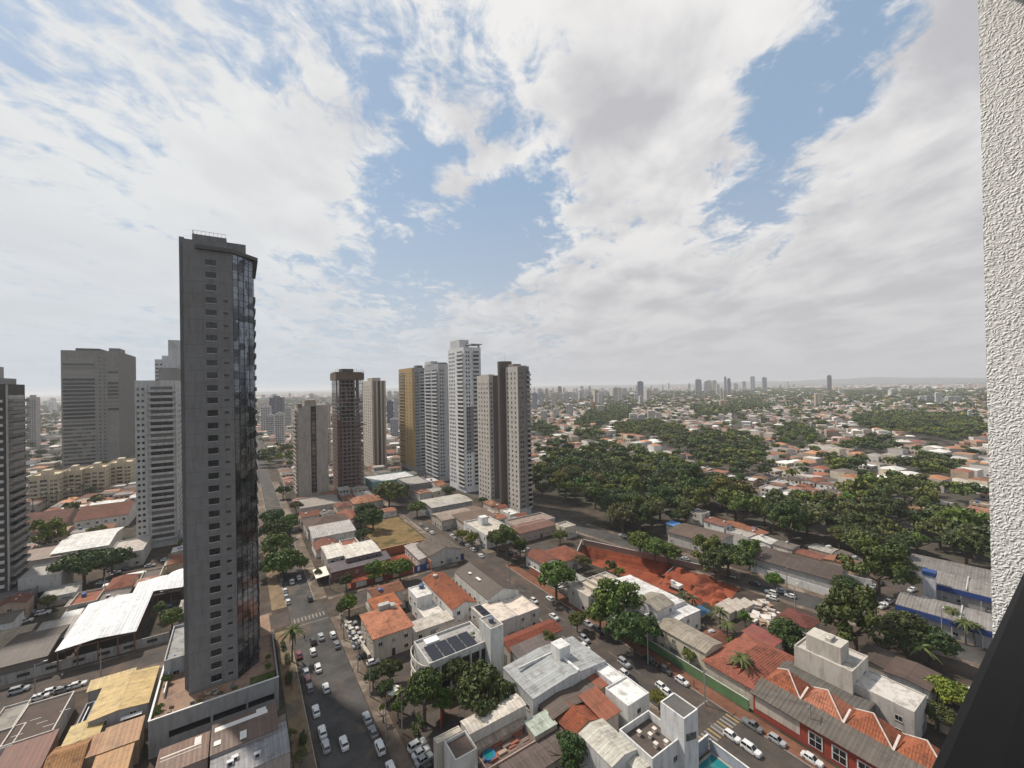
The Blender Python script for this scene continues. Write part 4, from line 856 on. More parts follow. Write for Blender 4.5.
# teal pool inside its blue grey wall
def pool():
    v0, v1, u0, u1 = 76.5, 83.8, 41., 52.6; X, Y = toxy((u0+u1)/2, (v0+v1)/2); w, d = v1-v0, u1-u0; OCC.append((v0-3, v1+1, u0-3, u1+1)); x, y = w/2, d/2
    r = empty('swimming_pool', (X, Y, .0), A, 'teal pool with pale rim at the bottom right of centre', 'pool')
    add(r, 'basin_rim', lambda b: (b.box(-x-.5, x+.5, -y-.5, -y, .0, .35, 'concrete'), b.box(-x-.5, x+.5, y, y+.5, .0, .35, 'concrete'), b.box(-x-.5, -x, -y, y, .0, .35, 'concrete'), b.box(x, x+.5, -y, y, .0, .35, 'concrete')))
    add(r, 'water', lambda b: b.box(-x, x, -y, y, .02, .24, 'water'))
    add(r, 'cross_rail', lambda b: b.box(-x-.5, x+.5, -.15, .15, .36, .5, 'white_paint'))
    longwall('blue grey rendered wall behind the teal pool', 53.8, 72.5, 53.8, 84.4, 3.4, 'wall', (.26, .28, .32), WHITE)
    longwall('pale street wall between the teal pool and the parked cars', 30., 84.6, 53.6, 84.6, 2.4, 'wall', (.36, .38, .42), WHITE)
pool()
# north of the cross street
H_('white metal roof shed, smaller left half, at the red yard', 6., [(322, 549), (339, 543), (344, 552), (329, 559)], 'metal', rc=(.64, .61, .55), wc=(.36, .32, .28), ridge='x', rh=.4, ov=.1)
H_('long white metal roof shed above the red yard', 6., [(342, 546), (371, 540), (380, 550), (346, 559)], 'metal', rc=(.64, .61, .55), wc=(.16, .12, .14), ridge='x', rh=.4, ov=.1)
H_('dark purple brown shed roof in front of the white sheds', 3.6, [(330, 570), (341, 564), (385, 553), (384, 560)], 'shed', rc=(.10, .085, .10), wc=(.2, .1, .08), ridge='x')
H_('dark brown house roof left of the dry grass lot', 5.4, [(308, 530), (310, 520), (346, 513), (352, 522)], 'hip', rc=(.13, .09, .075), wc=(.55, .52, .48), ridge='x')
H_('small orange tiled roof at the upper left corner of the dry lot', 5., [(341, 518), (350, 511), (359, 514), (350, 521)], 'gable', rc=TERRA, wc=(.5, .4, .34))
H_('white walled house with patched roof left of the dry grass lot', 5., [(313, 537), (316, 529), (350, 524), (352, 531)], 'shed', rc=(.42, .40, .38), wc=(.56, .54, .50), ridge='x')
H_('long flat garage roof at the beige tower foot', 5., [(300, 508), (305, 500), (332, 494), (341, 502)], 'flat', rc=(.27, .24, .21), wc=(.35, .32, .29), par=.5)
H_('orange tiled house right of the beige tower foot', 5.4, [(352, 502), (356, 497), (376, 494), (380, 500)], 'hip', rc=(.36, .17, .10), wc=(.5, .42, .36), ridge='x')
H_('dull grey gabled house on the corner of the side street', 5.6, [(421, 545), (446, 538), (455, 549), (430, 556)], 'gable', rc=(.14, .12, .10), wc=(.42, .40, .38), ridge='y')
H_('white shop roof left of the grey corner house', 4., [(406, 547), (418, 543), (431, 555), (421, 559)], 'metal', rc=(.40, .36, .33), wc=(.5, .48, .46), ridge='y')
H_('grey warehouse with pale front roof across from the dry grass', 7., [(427, 501), (458, 494), (465, 501), (432, 508)], 'metal', rc=(.46, .44, .39), wc=(.22, .23, .24), ridge='x', rh=.8)
H_('brown curved market roof below the tallest white tower', 5.5, [(433, 515), (453, 510), (470, 512), (450, 519)], 'metal', rc=(.33, .27, .22), wc=(.4, .36, .3), ridge='x', rh=1.2)
H_('brown roof at the foot of the twin brown towers', 5.5, [(452, 516), (462, 508), (487, 512), (478, 520)], 'metal', rc=(.17, .12, .095), wc=(.45, .40, .35), ridge='x', rh=1.)
r, w_, d_ = H_('white two storey house with roof terrace below the twin towers', 7., [(473, 527), (480, 518), (503, 523), (498, 532)], 'flat', rc=(.46, .42, .36), wc=(.58, .57, .55), par=.8)
add(r, 'stair_box', lambda b: b.box(-2, 2, -2, 2, 6.3, 10.2, 'wall'), (.60, .60, .60), (0, d_*.2, 0))
H_('teal and white low clinic beside the ochre tower foot', 6., [(372, 482), (376, 475), (405, 471), (404, 478)], 'flat', rc=(.5, .5, .5), wc=(.20, .38, .38), par=.5)
H_('flat concrete podium at the ochre tower foot', 7., [(402, 481), (405, 477), (425, 479), (422, 483)], 'flat', rc=(.30, .28, .26), wc=(.22, .21, .2), par=.6)
H_('long low podium below the twin brown towers', 5.5, [(513, 524), (520, 517), (541, 512), (541, 521)], 'flat', rc=(.25, .19, .16), wc=(.40, .36, .32), par=.8)
H_('rust brown metal roof right of the twin brown towers', 5., [(515, 531), (522, 524), (545, 520), (542, 528)], 'metal', rc=(.17, .085, .06), wc=(.35, .28, .24), ridge='x')
# right of the side street
H_('brown tiled house with white gable beside the street corner trees', 5.2, [(529, 556), (538, 551), (552, 556), (545, 564)], 'gable', rc=(.20, .072, .045), wc=WHITE, ridge='y')
H_('rust roofed house cluster behind the corner trees', 5., [(549, 553), (560, 547), (576, 551), (566, 561)], 'hip', rc=(.24, .08, .045), wc=(.5, .45, .4))
r, w_, d_ = H_('grey beige flat roof with long parapet ridges beside the big round tree', 6.6, [(574, 588), (604, 572), (621, 579), (592, 595)], 'flat', rc=(.42, .37, .31), wc=(.5, .47, .42), par=.5)
add(r, 'parapet_ridge', lambda b: [b.box(-w_*.45+i*w_*.18, -w_*.45+i*w_*.18+.3, -d_*.45, d_*.45, 6.101, 7.2, 'wall') for i in range(1, 5)], (.42, .37, .32))
r, w_, d_ = H_('big white roofed hall between the round tree and the red pit', 7., [(612, 582), (634, 577), (676, 606), (650, 618)], 'metal', rc=(.66, .65, .63), wc=WHITE, ridge='y', rh=.7, ov=.1)
r, w_, d_ = H_('tan barrel vault roof standing among the white roofs', 9., [(643, 599), (651, 592), (667, 601), (657, 612)], 'metal', rc=(.27, .245, .20), wc=(.55, .53, .5), ridge='x', rh=1.2, ov=.1, occ=False)
H_('white roof beside the blue tarpaulin and palms', 6., [(655, 622), (662, 613), (685, 603), (697, 612), (678, 620)], 'metal', rc=(.64, .63, .62), wc=WHITE, ridge='y', rh=.4, ov=.1, occ=False)
H_('long tan metal roof over cream walls beside the green fence', 6.4, [(660, 624), (673, 618), (719, 643), (705, 653)], 'metal', rc=(.30, .265, .21), wc=(.56, .50, .38), ridge='y', rh=.8, ov=.3)
H_('broad weathered terracotta roof house behind the tall palm', 5.2, [(712, 663), (733, 642), (793, 657), (773, 670), (755, 690)], 'hip', rc=(.30, .10, .065), wc=(.5, .44, .36), rh=2.6)
H_('red metal roof strip with a white edge below the rubble lot', 4.6, [(747, 633), (754, 627), (780, 641), (772, 647)], 'shed', rc=(.25, .075, .06), wc=(.5, .45, .4), rh=.5)
H_('brown red hip roof house with white walls beside the rubble lot', 4.6, [(778, 616), (793, 610), (820, 620), (803, 626)], 'hip', rc=(.15, .05, .04), wc=WHITE)
r, w_, d_ = H_('long weathered white grey three storey building, main block', 11., [(794, 645), (806, 640), (868, 656), (856, 668)], 'flat', rc=(.44, .41, .37), wc=(.46, .43, .38), par=.4, faces='s', wsp=4., ww=1.8)
add(r, 'penthouse', lambda b: (b.box(-w_*.36, -w_*.36+w_*.5, -d_*.28, d_*.32, 10.6, 14.6, 'wall'), b.box(-w_*.3, w_*.0, -d_*.1, d_*.0, 14.6, 15.4, 'deck')), (.44, .41, .36), (0, 0, 0))
H_('lower pale wing at the end of the long weathered building', 7.6, [(858, 680), (872, 671), (925, 697), (914, 712)], 'flat', rc=(.50, .47, .43), wc=(.44, .42, .39), par=.3, faces='sw', wsp=4.)
H_('grey walkway roof strip between the weathered block and tiled pyramids', 5.4, [(772, 663), (779, 661), (872, 703), (865, 712)], 'metal', rc=(.115, .11, .10), wc=(.3, .28, .25), ridge='y', rh=.2, occ=False, win=0)
H_('plain dark brown fibre roof left of the ribbed brown roof', 5.6, [(862, 652), (871, 646), (895, 658), (886, 669)], 'metal', rc=(.085, .062, .052), wc=(.3, .28, .25), ridge='x')
H_('ribbed dark brown roof on white walls near the palms', 6.4, [(886, 671), (901, 659), (938, 674), (928, 690)], 'metal', rc=(.095, .065, .052), wc=(.55, .53, .5), ridge='x', wsp=3.)
# street restaurant: red front, weathered lean-to roof, row of pyramidal tiled roofs
def restaurant():
    h = 5.0; va, vb, ua, ub_ = 102.9, 109.4, 4., 53.6; w, d = vb-va, ub_-ua; OCC.append((va, vb+7, ua, ub_)); X, Y = toxy((ua+ub_)/2, (va+vb)/2)
    r = empty('restaurant', (X, Y, 0), A, 'red fronted street building with white framed windows and tiled pyramid roofs', 'building'); x, y = w/2, d/2
    add(r, 'wall', lambda b: b.box(-x, x+5.4, -y, y, 0, h, 'wall'), (.26, .05, .032))
    add(r, 'lean_to_roof', lambda b: b.hexa([(-x-.6, -y-.5, h-.1), (x-1.5, -y-.5, h+1.3), (x-1.5, y+.5, h+1.3), (-x-.6, y+.5, h-.1)], [(-x-.6, -y-.5, h+.02), (x-1.5, -y-.5, h+1.42), (x-1.5, y+.5, h+1.42), (-x-.6, y+.5, h+.02)], 'ribs_y'), (.125, .11, .095))
    add(r, 'mural_panel', lambda b: b.box(-x-.05, -x-.003, y-10, y-.5, 1.6, 4.4, 'wall'), (.48, .42, .36))
    for i in range(9):
        yy = -y+2.2+i*4.3
        add(r, 'window', lambda b: (b.box(-x-.10, -x-.003, yy-1.35, yy+1.35, .9, 3.9, 'white_paint'), b.box(-x-.13, -x-.101, yy-1.1, yy-.07, 1.1, 3.7, 'glass'), b.box(-x-.13, -x-.101, yy+.07, yy+1.1, 1.1, 3.7, 'glass'), b.box(-x-.16, -x-.131, yy-1.1, yy+1.1, 2.4, 2.5, 'white_paint')))
    n = 5
    for i in range(n):
        yc = y-4.2-i*8.2; xc = x+1.9; s = 3.6; z = h+1.1; top = z+3.3
        nv = [(xc-s, yc-4.09, z), (xc+s, yc-4.09, z), (xc+s, yc+4.09, z), (xc-s, yc+4.09, z)]
        def py_(b):
            for a in range(4): b.poly([nv[a], nv[(a+1) % 4], (xc, yc, top)], 'tile_x' if a % 2 == 0 else 'tile_y')
            b.poly(nv[::-1], 'tile_x')
        o = add(r, 'pyramid_roof', py_, (.34, .11, .055) if i != 1 else (.46, .18, .11))
        cb = MB()
        for a in (range(4) if i in (5,) else (0, 2)): cb.tube((nv[a][0], nv[a][1], z+.12), (xc, yc, top+.1), .16, .16, 'wall', 6)
        cb.hexa([(nv[0][0], yc-4.2, z+.1), (xc+s*.1, yc-4.2, z+1.2), (xc+s*.1, yc-3.8, z+1.2), (nv[0][0], yc-3.8, z+.1)], [(nv[0][0], yc-4.2, z+.4), (xc+s*.1, yc-4.2, z+1.5), (xc+s*.1, yc-3.8, z+1.5), (nv[0][0], yc-3.8, z+.4)], 'wall')
        cb.build('ridge_cap', o, color=(.50, .44, .40))
    add(r, 'rear_gutter', lambda b: b.box(x+5.4, x+5.9, -y, y, h+.3, h+1.0, 'wall'), (.62, .60, .57))
    add(r, 'sill_band', lambda b: b.box(-x-.04, -x-.002, -y, y, 0, .5, 'wall'), (.2, .04, .03))
restaurant()
# green street fence
longwall('green painted street wall in front of the terracotta roof house', 54.5, 102.6, 108., 102.6, 2.6, 'wall', (.10, .19, .085), (.4, .42, .36), posts=9)
longwall('white street wall with low railing below the big round tree', 112., 102.6, 134., 102.6, 2.6, 'wall', (.5, .5, .48), WHITE, posts=5)
longwall('rust red and white gate wall left of the big round tree', 136., 102.6, 146., 102.6, 3., 'wall', (.25, .09, .06), WHITE)
# wall between avenue pavement and the car park
longwall('low cream kerb wall between avenue pavement and walled car park', 128., 31.2, 157., 28.8, 1.0, 'wall', (.42, .38, .32), th=1.0)
# mural wall and red yard north of the cross street
q = uv(372, 588); q2 = uv(437, 572)
longwall('blue mural wall with white shapes along the cross street', 175.2, 62., 175.2, 86., 2.8, 'wall', (.03, .05, .16), posts=0)
longwall('red and white mural wall under the row of street trees', 175.2, 36., 175.2, 61.5, 2.6, 'wall', (.25, .06, .045), posts=0)
b = MB(); [b.prism([(38+i*5, 175.0), (39.2+i*5, 175.0), (39.2+i*5, 175.09), (38+i*5, 175.09)], .5, 2.2, 'white_paint') for i in range(0)]
for i, (v, ww, c) in enumerate([(40, 4, (.5, .5, .48)), (47, 3, (.45, .45, .45)), (54, 2.5, (.5, .42, .35)), (64, 1.2, (.5, .5, .5)), (69, 2.5, (.4, .4, .45)), (76, 1.2, (.5, .5, .5))]):
    o = empty('painted_panel', (*toxy(175.03, v), 0), A, None, 'panel'); add(o, 'board', lambda b: b.box(-ww/2, ww/2, -.05, .0, .4, 2.3, 'wall'), c); auto(o, 'pale painted panel on the mural wall', o.location.x, o.location.y, 1.4)
# red earth courtyard with deep orange walls
v0, v1, u0, u1 = 59., 81., 183., 208.
sheet('red_yard', 36, 80, 176, 199, .008, 'red_soil')
longwall('tall orange earth coloured wall of the red yard, long side', 173., 69., 199., 69., 4., 'wall', (.33, .12, .055), (.40, .24, .17))
longwall('orange earth coloured rear wall of the red yard', 200.6, 44., 200.6, 80., 3.6, 'wall', (.28, .10, .05), (.40, .24, .17))
# dry grass lot
sheet('dry_grass', 57., 81., 204., 258., .012, 'dry_grass', 'stuff'); OCC.append((56., 81, 203., 256.))
# construction pit
b = MB(); pc = (sum(p[0] for p in PIT)/4, sum(p[1] for p in PIT)/4); zb_ = -4.5
inn = [(pc[0]+(p[0]-pc[0])*.72, pc[1]+(p[1]-pc[1])*.80) for p in PIT]; md = [(pc[0]+(p[0]-pc[0])*.86, pc[1]+(p[1]-pc[1])*.9) for p in PIT]
for i in range(4):
    j = (i+1) % 4
    b.poly([(*PIT[i], 0), (*PIT[j], 0), (*md[j], -2.4), (*md[i], -2.2)], 'red_soil'); b.poly([(*md[i], -2.2), (*md[j], -2.4), (*inn[j], zb_), (*inn[i], zb_)], 'red_soil')
b.poly([(*q, zb_) for q in inn], 'red_soil')
o = struct(b.build('excavation_pit', rz=A)); OCC.extend([(128, 160, 84, 146), (133, 150, 140, 158)])
b = MB(); b.poly([(135, 106.9, .01), (143, 84, .01), (168, 90, .01), (159.9, 115.2, .01)], 'red_soil'); o = struct(b.build('red_soil', rz=A))
longwall('white capped retaining wall around the far side of the red pit', 92., 169.0, 156.5, 143.2, 2.4, 'wall', (.26, .17, .14), (.5, .49, .47), posts=30)
longwall('pale retaining wall on the left end of the red pit', 157., 142.4, 146., 128.8, 2.2, 'wall', (.27, .19, .16), (.45, .43, .40), posts=9)
for i in range(9):
    bm = MB(); 
    import random as _r
    rr = 2.+rnd.random()*2.5; n = 10; hh = .8+rnd.random()*1.6
    ring = [(rr*(1+.25*math.sin(k*2.1+i))*math.cos(2*math.pi*k/n), rr*(1+.2*math.cos(k*1.7+i))*math.sin(2*math.pi*k/n)) for k in range(n)]
    for k in range(n):
        a, c = ring[k], ring[(k+1) % n]; bm.poly([(a[0], a[1], 0), (c[0], c[1], 0), (c[0]*.5, c[1]*.5, hh*.8), (a[0]*.5, a[1]*.5, hh*.8)], 'red_soil'); bm.poly([(a[0]*.5, a[1]*.5, hh*.8), (c[0]*.5, c[1]*.5, hh*.8), (0, 0, hh)], 'red_soil')
    px_, py_ = [(690, 588), (700, 592), (712, 588), (705, 580), (720, 596), (668, 578), (695, 600), (680, 572), (715, 604)][i]
    X, Y, _ = P(px_, py_); u_, v_ = uv(px_, py_); o = bm.build('earth_mound', loc=(X, Y, 0)); tag(o, None, 'earth mound', 'mounds of red earth beside the pit'); auto(o, 'heap of loose red earth beside the pit', X, Y, 0)
def digger(px, py, label):
    X, Y, _ = P(px, py); r = empty('excavator', (X, Y, .0), .6, label, 'excavator')
    add(r, 'track', lambda b: b.box(-1.6, -1.0, -2, 2, 0, .9, 'rubber')); add(r, 'track', lambda b: b.box(1.0, 1.6, -2, 2, 0, .9, 'rubber'))
    add(r, 'body', lambda b: (b.box(-1.4, 1.4, -2.2, 1.2, 1.0, 2.2, 'plain'), b.box(-1.3, -.2, .2, 1.6, 2.2, 3.2, 'plain')), (.55, .55, .52)); add(r, 'cab_window', lambda b: b.box(-1.2, -.3, 1.601, 1.63, 2.3, 3.1, 'glass'))
    add(r, 'boom', lambda b: (b.tube((.4, 1., 1.8), (.4, 3.6, 5.2), .25, .2, 'plain', 6), b.tube((.4, 3.6, 5.2), (.4, 6., 3.0), .2, .15, 'plain', 6)), (.5, .12, .05)); add(r, 'bucket', lambda b: b.box(-.1, .9, 5.6, 6.6, 2.0, 3.0, 'dark_metal'))
digger(676, 589, 'white excavator with red boom on the red earth at the pit edge')
# rubble lot: stones one can count, largest ones
for i in range(70):
    px_ = 738+rnd.random()*42; py_ = 603+rnd.random()*26
    if not inpoly(px_, py_, [(740, 604), (760, 600), (784, 614), (772, 628), (742, 622)]): continue
    X, Y, _ = P(px_, py_); s = .5+rnd.random()*1.1; bm = MB(); k = [[rnd.uniform(.6, 1.1) for _ in range(3)] for _ in range(8)]
    sg = [(-1, -1, 0), (1, -1, 0), (1, 1, 0), (-1, 1, 0), (-1, -1, 1), (1, -1, 1), (1, 1, 1), (-1, 1, 1)]; vv = [(a[0]*s*q[0], a[1]*s*q[1], a[2]*s*q[2]) for a, q in zip(sg, k)]
    bm.hexa(vv[:4], vv[4:], 'deck'); o = bm.build('stone_block', loc=(X, Y, 0), color=rnd.choice([(.55, .52, .48), (.45, .40, .35), (.35, .25, .18)]), rz=rnd.random()*3); tag(o, None, 'stone block', 'stone blocks in the rubble lot'); auto(o, 'pale stone block lying in the rubble lot', X, Y, 0)
for i in range(3): house('storage_shed', ['pale ribbed shed in the rubble lot, leftmost of three', 'pale ribbed shed in the rubble lot, middle of three', 'pale ribbed shed in the rubble lot, rightmost of three'][i], 'shed', rect_of(2.5, [(724+i*8, 612-i*2.8), (728+i*8, 601-i*.6), (734+i*8, 603-i*.6), (730+i*8, 614-i*2.8)]), 2.5, 'shed', (.50, .44, .38), (.45, .4, .35), win=0, ov=.1)
# beyond the back street: sheds with white wall panels, aligned with that street
def nd(n, d): p = cn*n+cdv*d; return p
def back(label, n0, n1, d0, d1, h, rc, wc, roof='metal', **k):
    a = math.atan2(cdv.y, cdv.x)-math.pi/2; c = nd((n0+n1)/2, (d0+d1)/2)
    uu = [-SA*c.x+CA*c.y, CA*c.x+SA*c.y]; OCC.append((uu[1]-(n1-n0)/2, uu[1]+(n1-n0)/2, uu[0]-(d1-d0)/2, uu[0]+(d1-d0)/2))
    return house('building', label, 'building', (0, n1-n0, 0, d1-d0), h, roof, rc, wc, centre=(c.x, c.y), ang=a, occ=False, **k)
def backwall(label, n0, d0, n1, d1, h, c, cap=None, **k):
    p0, p1 = nd(n0, d0), nd(n1, d1); f = lambda p: (-SA*p.x+CA*p.y, CA*p.x+SA*p.y); a, b_ = f(p0), f(p1)
    return longwall(label, a[0], a[1], b_[0], b_[1], h, 'wall', c, cap, **k)
back('long dark brown fibre roofed shed beyond the back street', 191, 207, 41, 71, 5.6, (.085, .065, .055), (.45, .43, .4), roof='metal', rh=1.2)
back('wide brown roofed shed at the left, beyond the back street trees', 194, 212, 86, 110, 5.6, (.12, .085, .065), (.5, .48, .44), roof='metal', rh=1.2)
back('small bright blue roof next to the wide brown shed', 205, 211, 111.5, 117, 5., (.08, .25, .55), (.4, .4, .4), roof='shed', win=0)
backwall('white wall panels along the front of the long dark shed', 188.4, 40, 189.6, 70, 2.8, (.60, .60, .58), name='panel_wall', posts=8)
backwall('long white wall running behind the sheds under the trees', 217, 100, 213, 62, 3., (.60, .60, .58), (.62, .62, .6))
backwall('short white wall segment at the right end of the long shed', 208, 44, 209, 34, 2.8, (.60, .60, .58))
def school(label, n0, n1, d0, d1, h):
    r, w_, d_ = back(label, n0, n1, d0, d1, h, (.25, .235, .22), (.33, .32, .31), roof='metal', rh=.5, ov=.3)
    add(r, 'blue_fascia', lambda b: (b.box(-w_/2-.55, -w_/2-.4, -d_/2-.4, d_/2+.4, h-1.7, h-.02, 'wall'), b.box(-w_/2-.4, w_/2+.4, -d_/2-.55, -d_/2-.4, h-1.7, h-.02, 'wall')), (.025, .06, .22))
    add(r, 'roof_joint', lambda b: [b.box(-w_/2, w_/2, -d_/2+d_*k, -d_/2+d_*k+.35, h+.62, h+.7, 'plain') for k in (.3, .62)], (.42, .41, .38))
    add(r, 'verandah_post', lambda b: [b.box(-w_/2-.5, -w_/2-.3, -d_/2+i*d_/6, -d_/2+i*d_/6+.2, 0, h-1.71, 'wall') for i in range(7)], (.5, .5, .5))
school('grey roofed school wing with deep blue fascia nearest the street', 185.5, 198.5, -14, 24, 5.6)
school('grey roofed school wing with blue fascia farther back', 214, 229, -8, 20, 5.6)
r = back('grey roof of the school hall behind the trees on the right', 232, 246, 2, 26, 5., (.2, .19, .18), (.4, .4, .4))
X, Y, _ = P(930, 600); t_ = empty('water_tower', (X, Y, 0), math.atan2(cdv.y, cdv.x), 'white school water tower with a blue cap', 'water tower')
add(t_, 'shaft', lambda b: b.box(-1.6, 1.6, -1.6, 1.6, 0, 9.2, 'wall'), (.6, .6, .62)); add(t_, 'cap', lambda b: b.box(-1.8, 1.8, -1.8, 1.8, 9.21, 10.6, 'wall'), (.02, .06, .2))
for (px, py, s, l) in ((800, 545, 1, ''),):
    pass
sheet('school_yard', 150, 215, 60, 92, .006, 'red_paving') if False else None
b = MB()
def yard(n0, n1, d0, d1, m, z=.030):
    b = MB(); q = [nd(n0, d0), nd(n1, d0), nd(n1, d1), nd(n0, d1)]; b.poly([(p.x, p.y, z) for p in q], m); return struct(b.build('yard'))
yard(199, 231, -10, 60, 'asphalt_red'); yard(186, 190, -20, 70, 'tan_soil', .026)
# ------------------------------------------------------------------ trees
nr = np.random.default_rng(5)
def crown_mesh(name, nb, nl, leaf, flat=.42, seed=0, core=True, colattr=None, rad=1.0):
    """unit-radius crown: leaf cards on the skins of many small lumps"""
    r = np.random.default_rng(seed)
    ang = r.random(nb)*2*np.pi; rr = np.sqrt(r.random(nb))*.80; 
    zz = (np.sqrt(np.maximum(0, 1-rr**2))*(.35+.75*r.random(nb))-.25)*flat*1.6
    irr = 1+.22*np.sin(ang*2+seed)+.15*np.sin(ang*5+seed*2)
    C = np.stack([rr*irr*np.cos(ang), rr*irr*np.sin(ang), zz], 1); R_b = .14+.13*r.random(nb)
    bi = np.repeat(np.arange(nb), nl); n = len(bi)
    d = r.normal(size=(n, 3)); d[:, 2] = np.abs(d[:, 2])*1.0-.35; d /= np.linalg.norm(d, axis=1)[:, None]
    p = C[bi]+d*(R_b[bi]*(.75+.35*r.random(n)))[:, None]*np.array([1, 1, .8])
    nn = d+r.normal(size=(n, 3))*.45; nn /= np.linalg.norm(nn, axis=1)[:, None]
    a = np.cross(nn, r.normal(size=(n, 3))); a /= np.linalg.norm(a, axis=1)[:, None]; b = np.cross(nn, a)
    s = leaf*(.6+.8*r.random(n))[:, None]
    q = np.stack([p-a*s, p-b*s*.6, p+a*s, p+b*s*.6], 1).reshape(-1, 3)
    f = np.arange(n*4).reshape(-1, 4)
    return q, f
def npmesh(name, v, f, mats, cols=None):
    me = bpy.data.meshes.new(name); k = f.shape[1]
    me.vertices.add(len(v)); me.vertices.foreach_set('co', v.astype(np.float32).ravel())
    me.loops.add(f.size); me.loops.foreach_set('vertex_index', f.astype(np.int32).ravel())
    me.polygons.add(len(f)); me.polygons.foreach_set('loop_start', (np.arange(len(f))*k).astype(np.int32)); me.polygons.foreach_set('loop_total', np.full(len(f), k, np.int32))
    for m_ in mats: me.materials.append(M[m_])
    if cols is not None:
        ca = me.color_attributes.new('Col', 'FLOAT_COLOR', 'CORNER'); cc = np.ones((f.size, 4), np.float32); cc[:, :3] = np.repeat(cols, k, axis=0); ca.data.foreach_set('color', cc.ravel())
    me.polygons.foreach_set('use_smooth', np.zeros(len(f), bool)); me.update(); me.validate(); return me
LOOSE = npmesh('crown', *crown_mesh('c', 40, 120, .055, .75, 8), ['leaf'])
NEAR = [npmesh('crown', *crown_mesh('c', 95, 75, .060, flat, s_), ['leaf']) for s_, flat in ((1, .42), (2, .55), (3, .36), (4, .62), (5, .45))]
MID = [npmesh('crown', *crown_mesh('c', 46, 32, .10, flat, s_), ['leaf']) for s_, flat in ((11, .42), (12, .52), (13, .36), (14, .6), (15, .46))]
def trunk_mesh(seed):
    r = random.Random(seed); b = MB(); b.tube((0, 0, 0), (.0, .0, .42), .045, .034, 'bark', 8)
    for i in range(6):
        a = i*1.05+r.random()*.6; l = .35+r.random()*.25; b.tube((0, 0, .34+r.random()*.08), (math.cos(a)*l, math.sin(a)*l, .62+r.random()*.2), .024, .010, 'bark', 5, False)
    return b.mesh('trunk')
TR = [trunk_mesh(i) for i in range(3)]
GREENS = [(.066, .102, .026), (.054, .088, .024), (.088, .118, .028), (.046, .072, .028), (.104, .128, .032), (.078, .088, .034)]
NT_ = 0
def tree(X, Y, R_, Ht, c=None, near=True, label=None, group=None, name='tree', cat='tree', phrase=None):
    """crown radius and total height in metres"""
    global NT_
    NT_ += 1
    o = empty(name, (X, Y, 0), rnd.random()*6.28, label, cat, group)
    c = c or rnd.choice(GREENS); c = tuple(x*(.85+.3*rnd.random()) for x in c)
    me = (NEAR if near else MID)[rnd.randrange(5)]
    if rnd.random() < .22: me = LOOSE
    cr = link('crown', me, o, (0, 0, Ht-R_*.62), c); cr.scale = (R_, R_*(.9+.2*rnd.random()), R_*1.05)
    tk = link('trunk', TR[rnd.randrange(3)], o); tk.scale = (Ht*1.0, Ht*1.0, Ht*1.0)
    if not label: auto(o, phrase, X, Y, Ht*.7)
    return o
OCT = []
def ptree(px, py, wpx, phrase, c=None, hf=.85, near=True, name='tree', group=None):
    """crown centre and width in the picture"""
    z = 5.
    for _ in range(4):
        X, Y, _q = P(px, py, z); R_ = wpx/2*Y/F; Ht = max(4., R_*2*hf*.8+1.5); z = Ht-R_*.45
    u_, v_ = uv(px, py, z); OCT.append((X, Y, R_))
    return tree(X, Y, R_, Ht, c, near, None, group, name=name, phrase='='+phrase)
BR = (.105, .140, .026); DK = (.042, .066, .023); MD = (.070, .108, .025); OL = (.085, .088, .03)
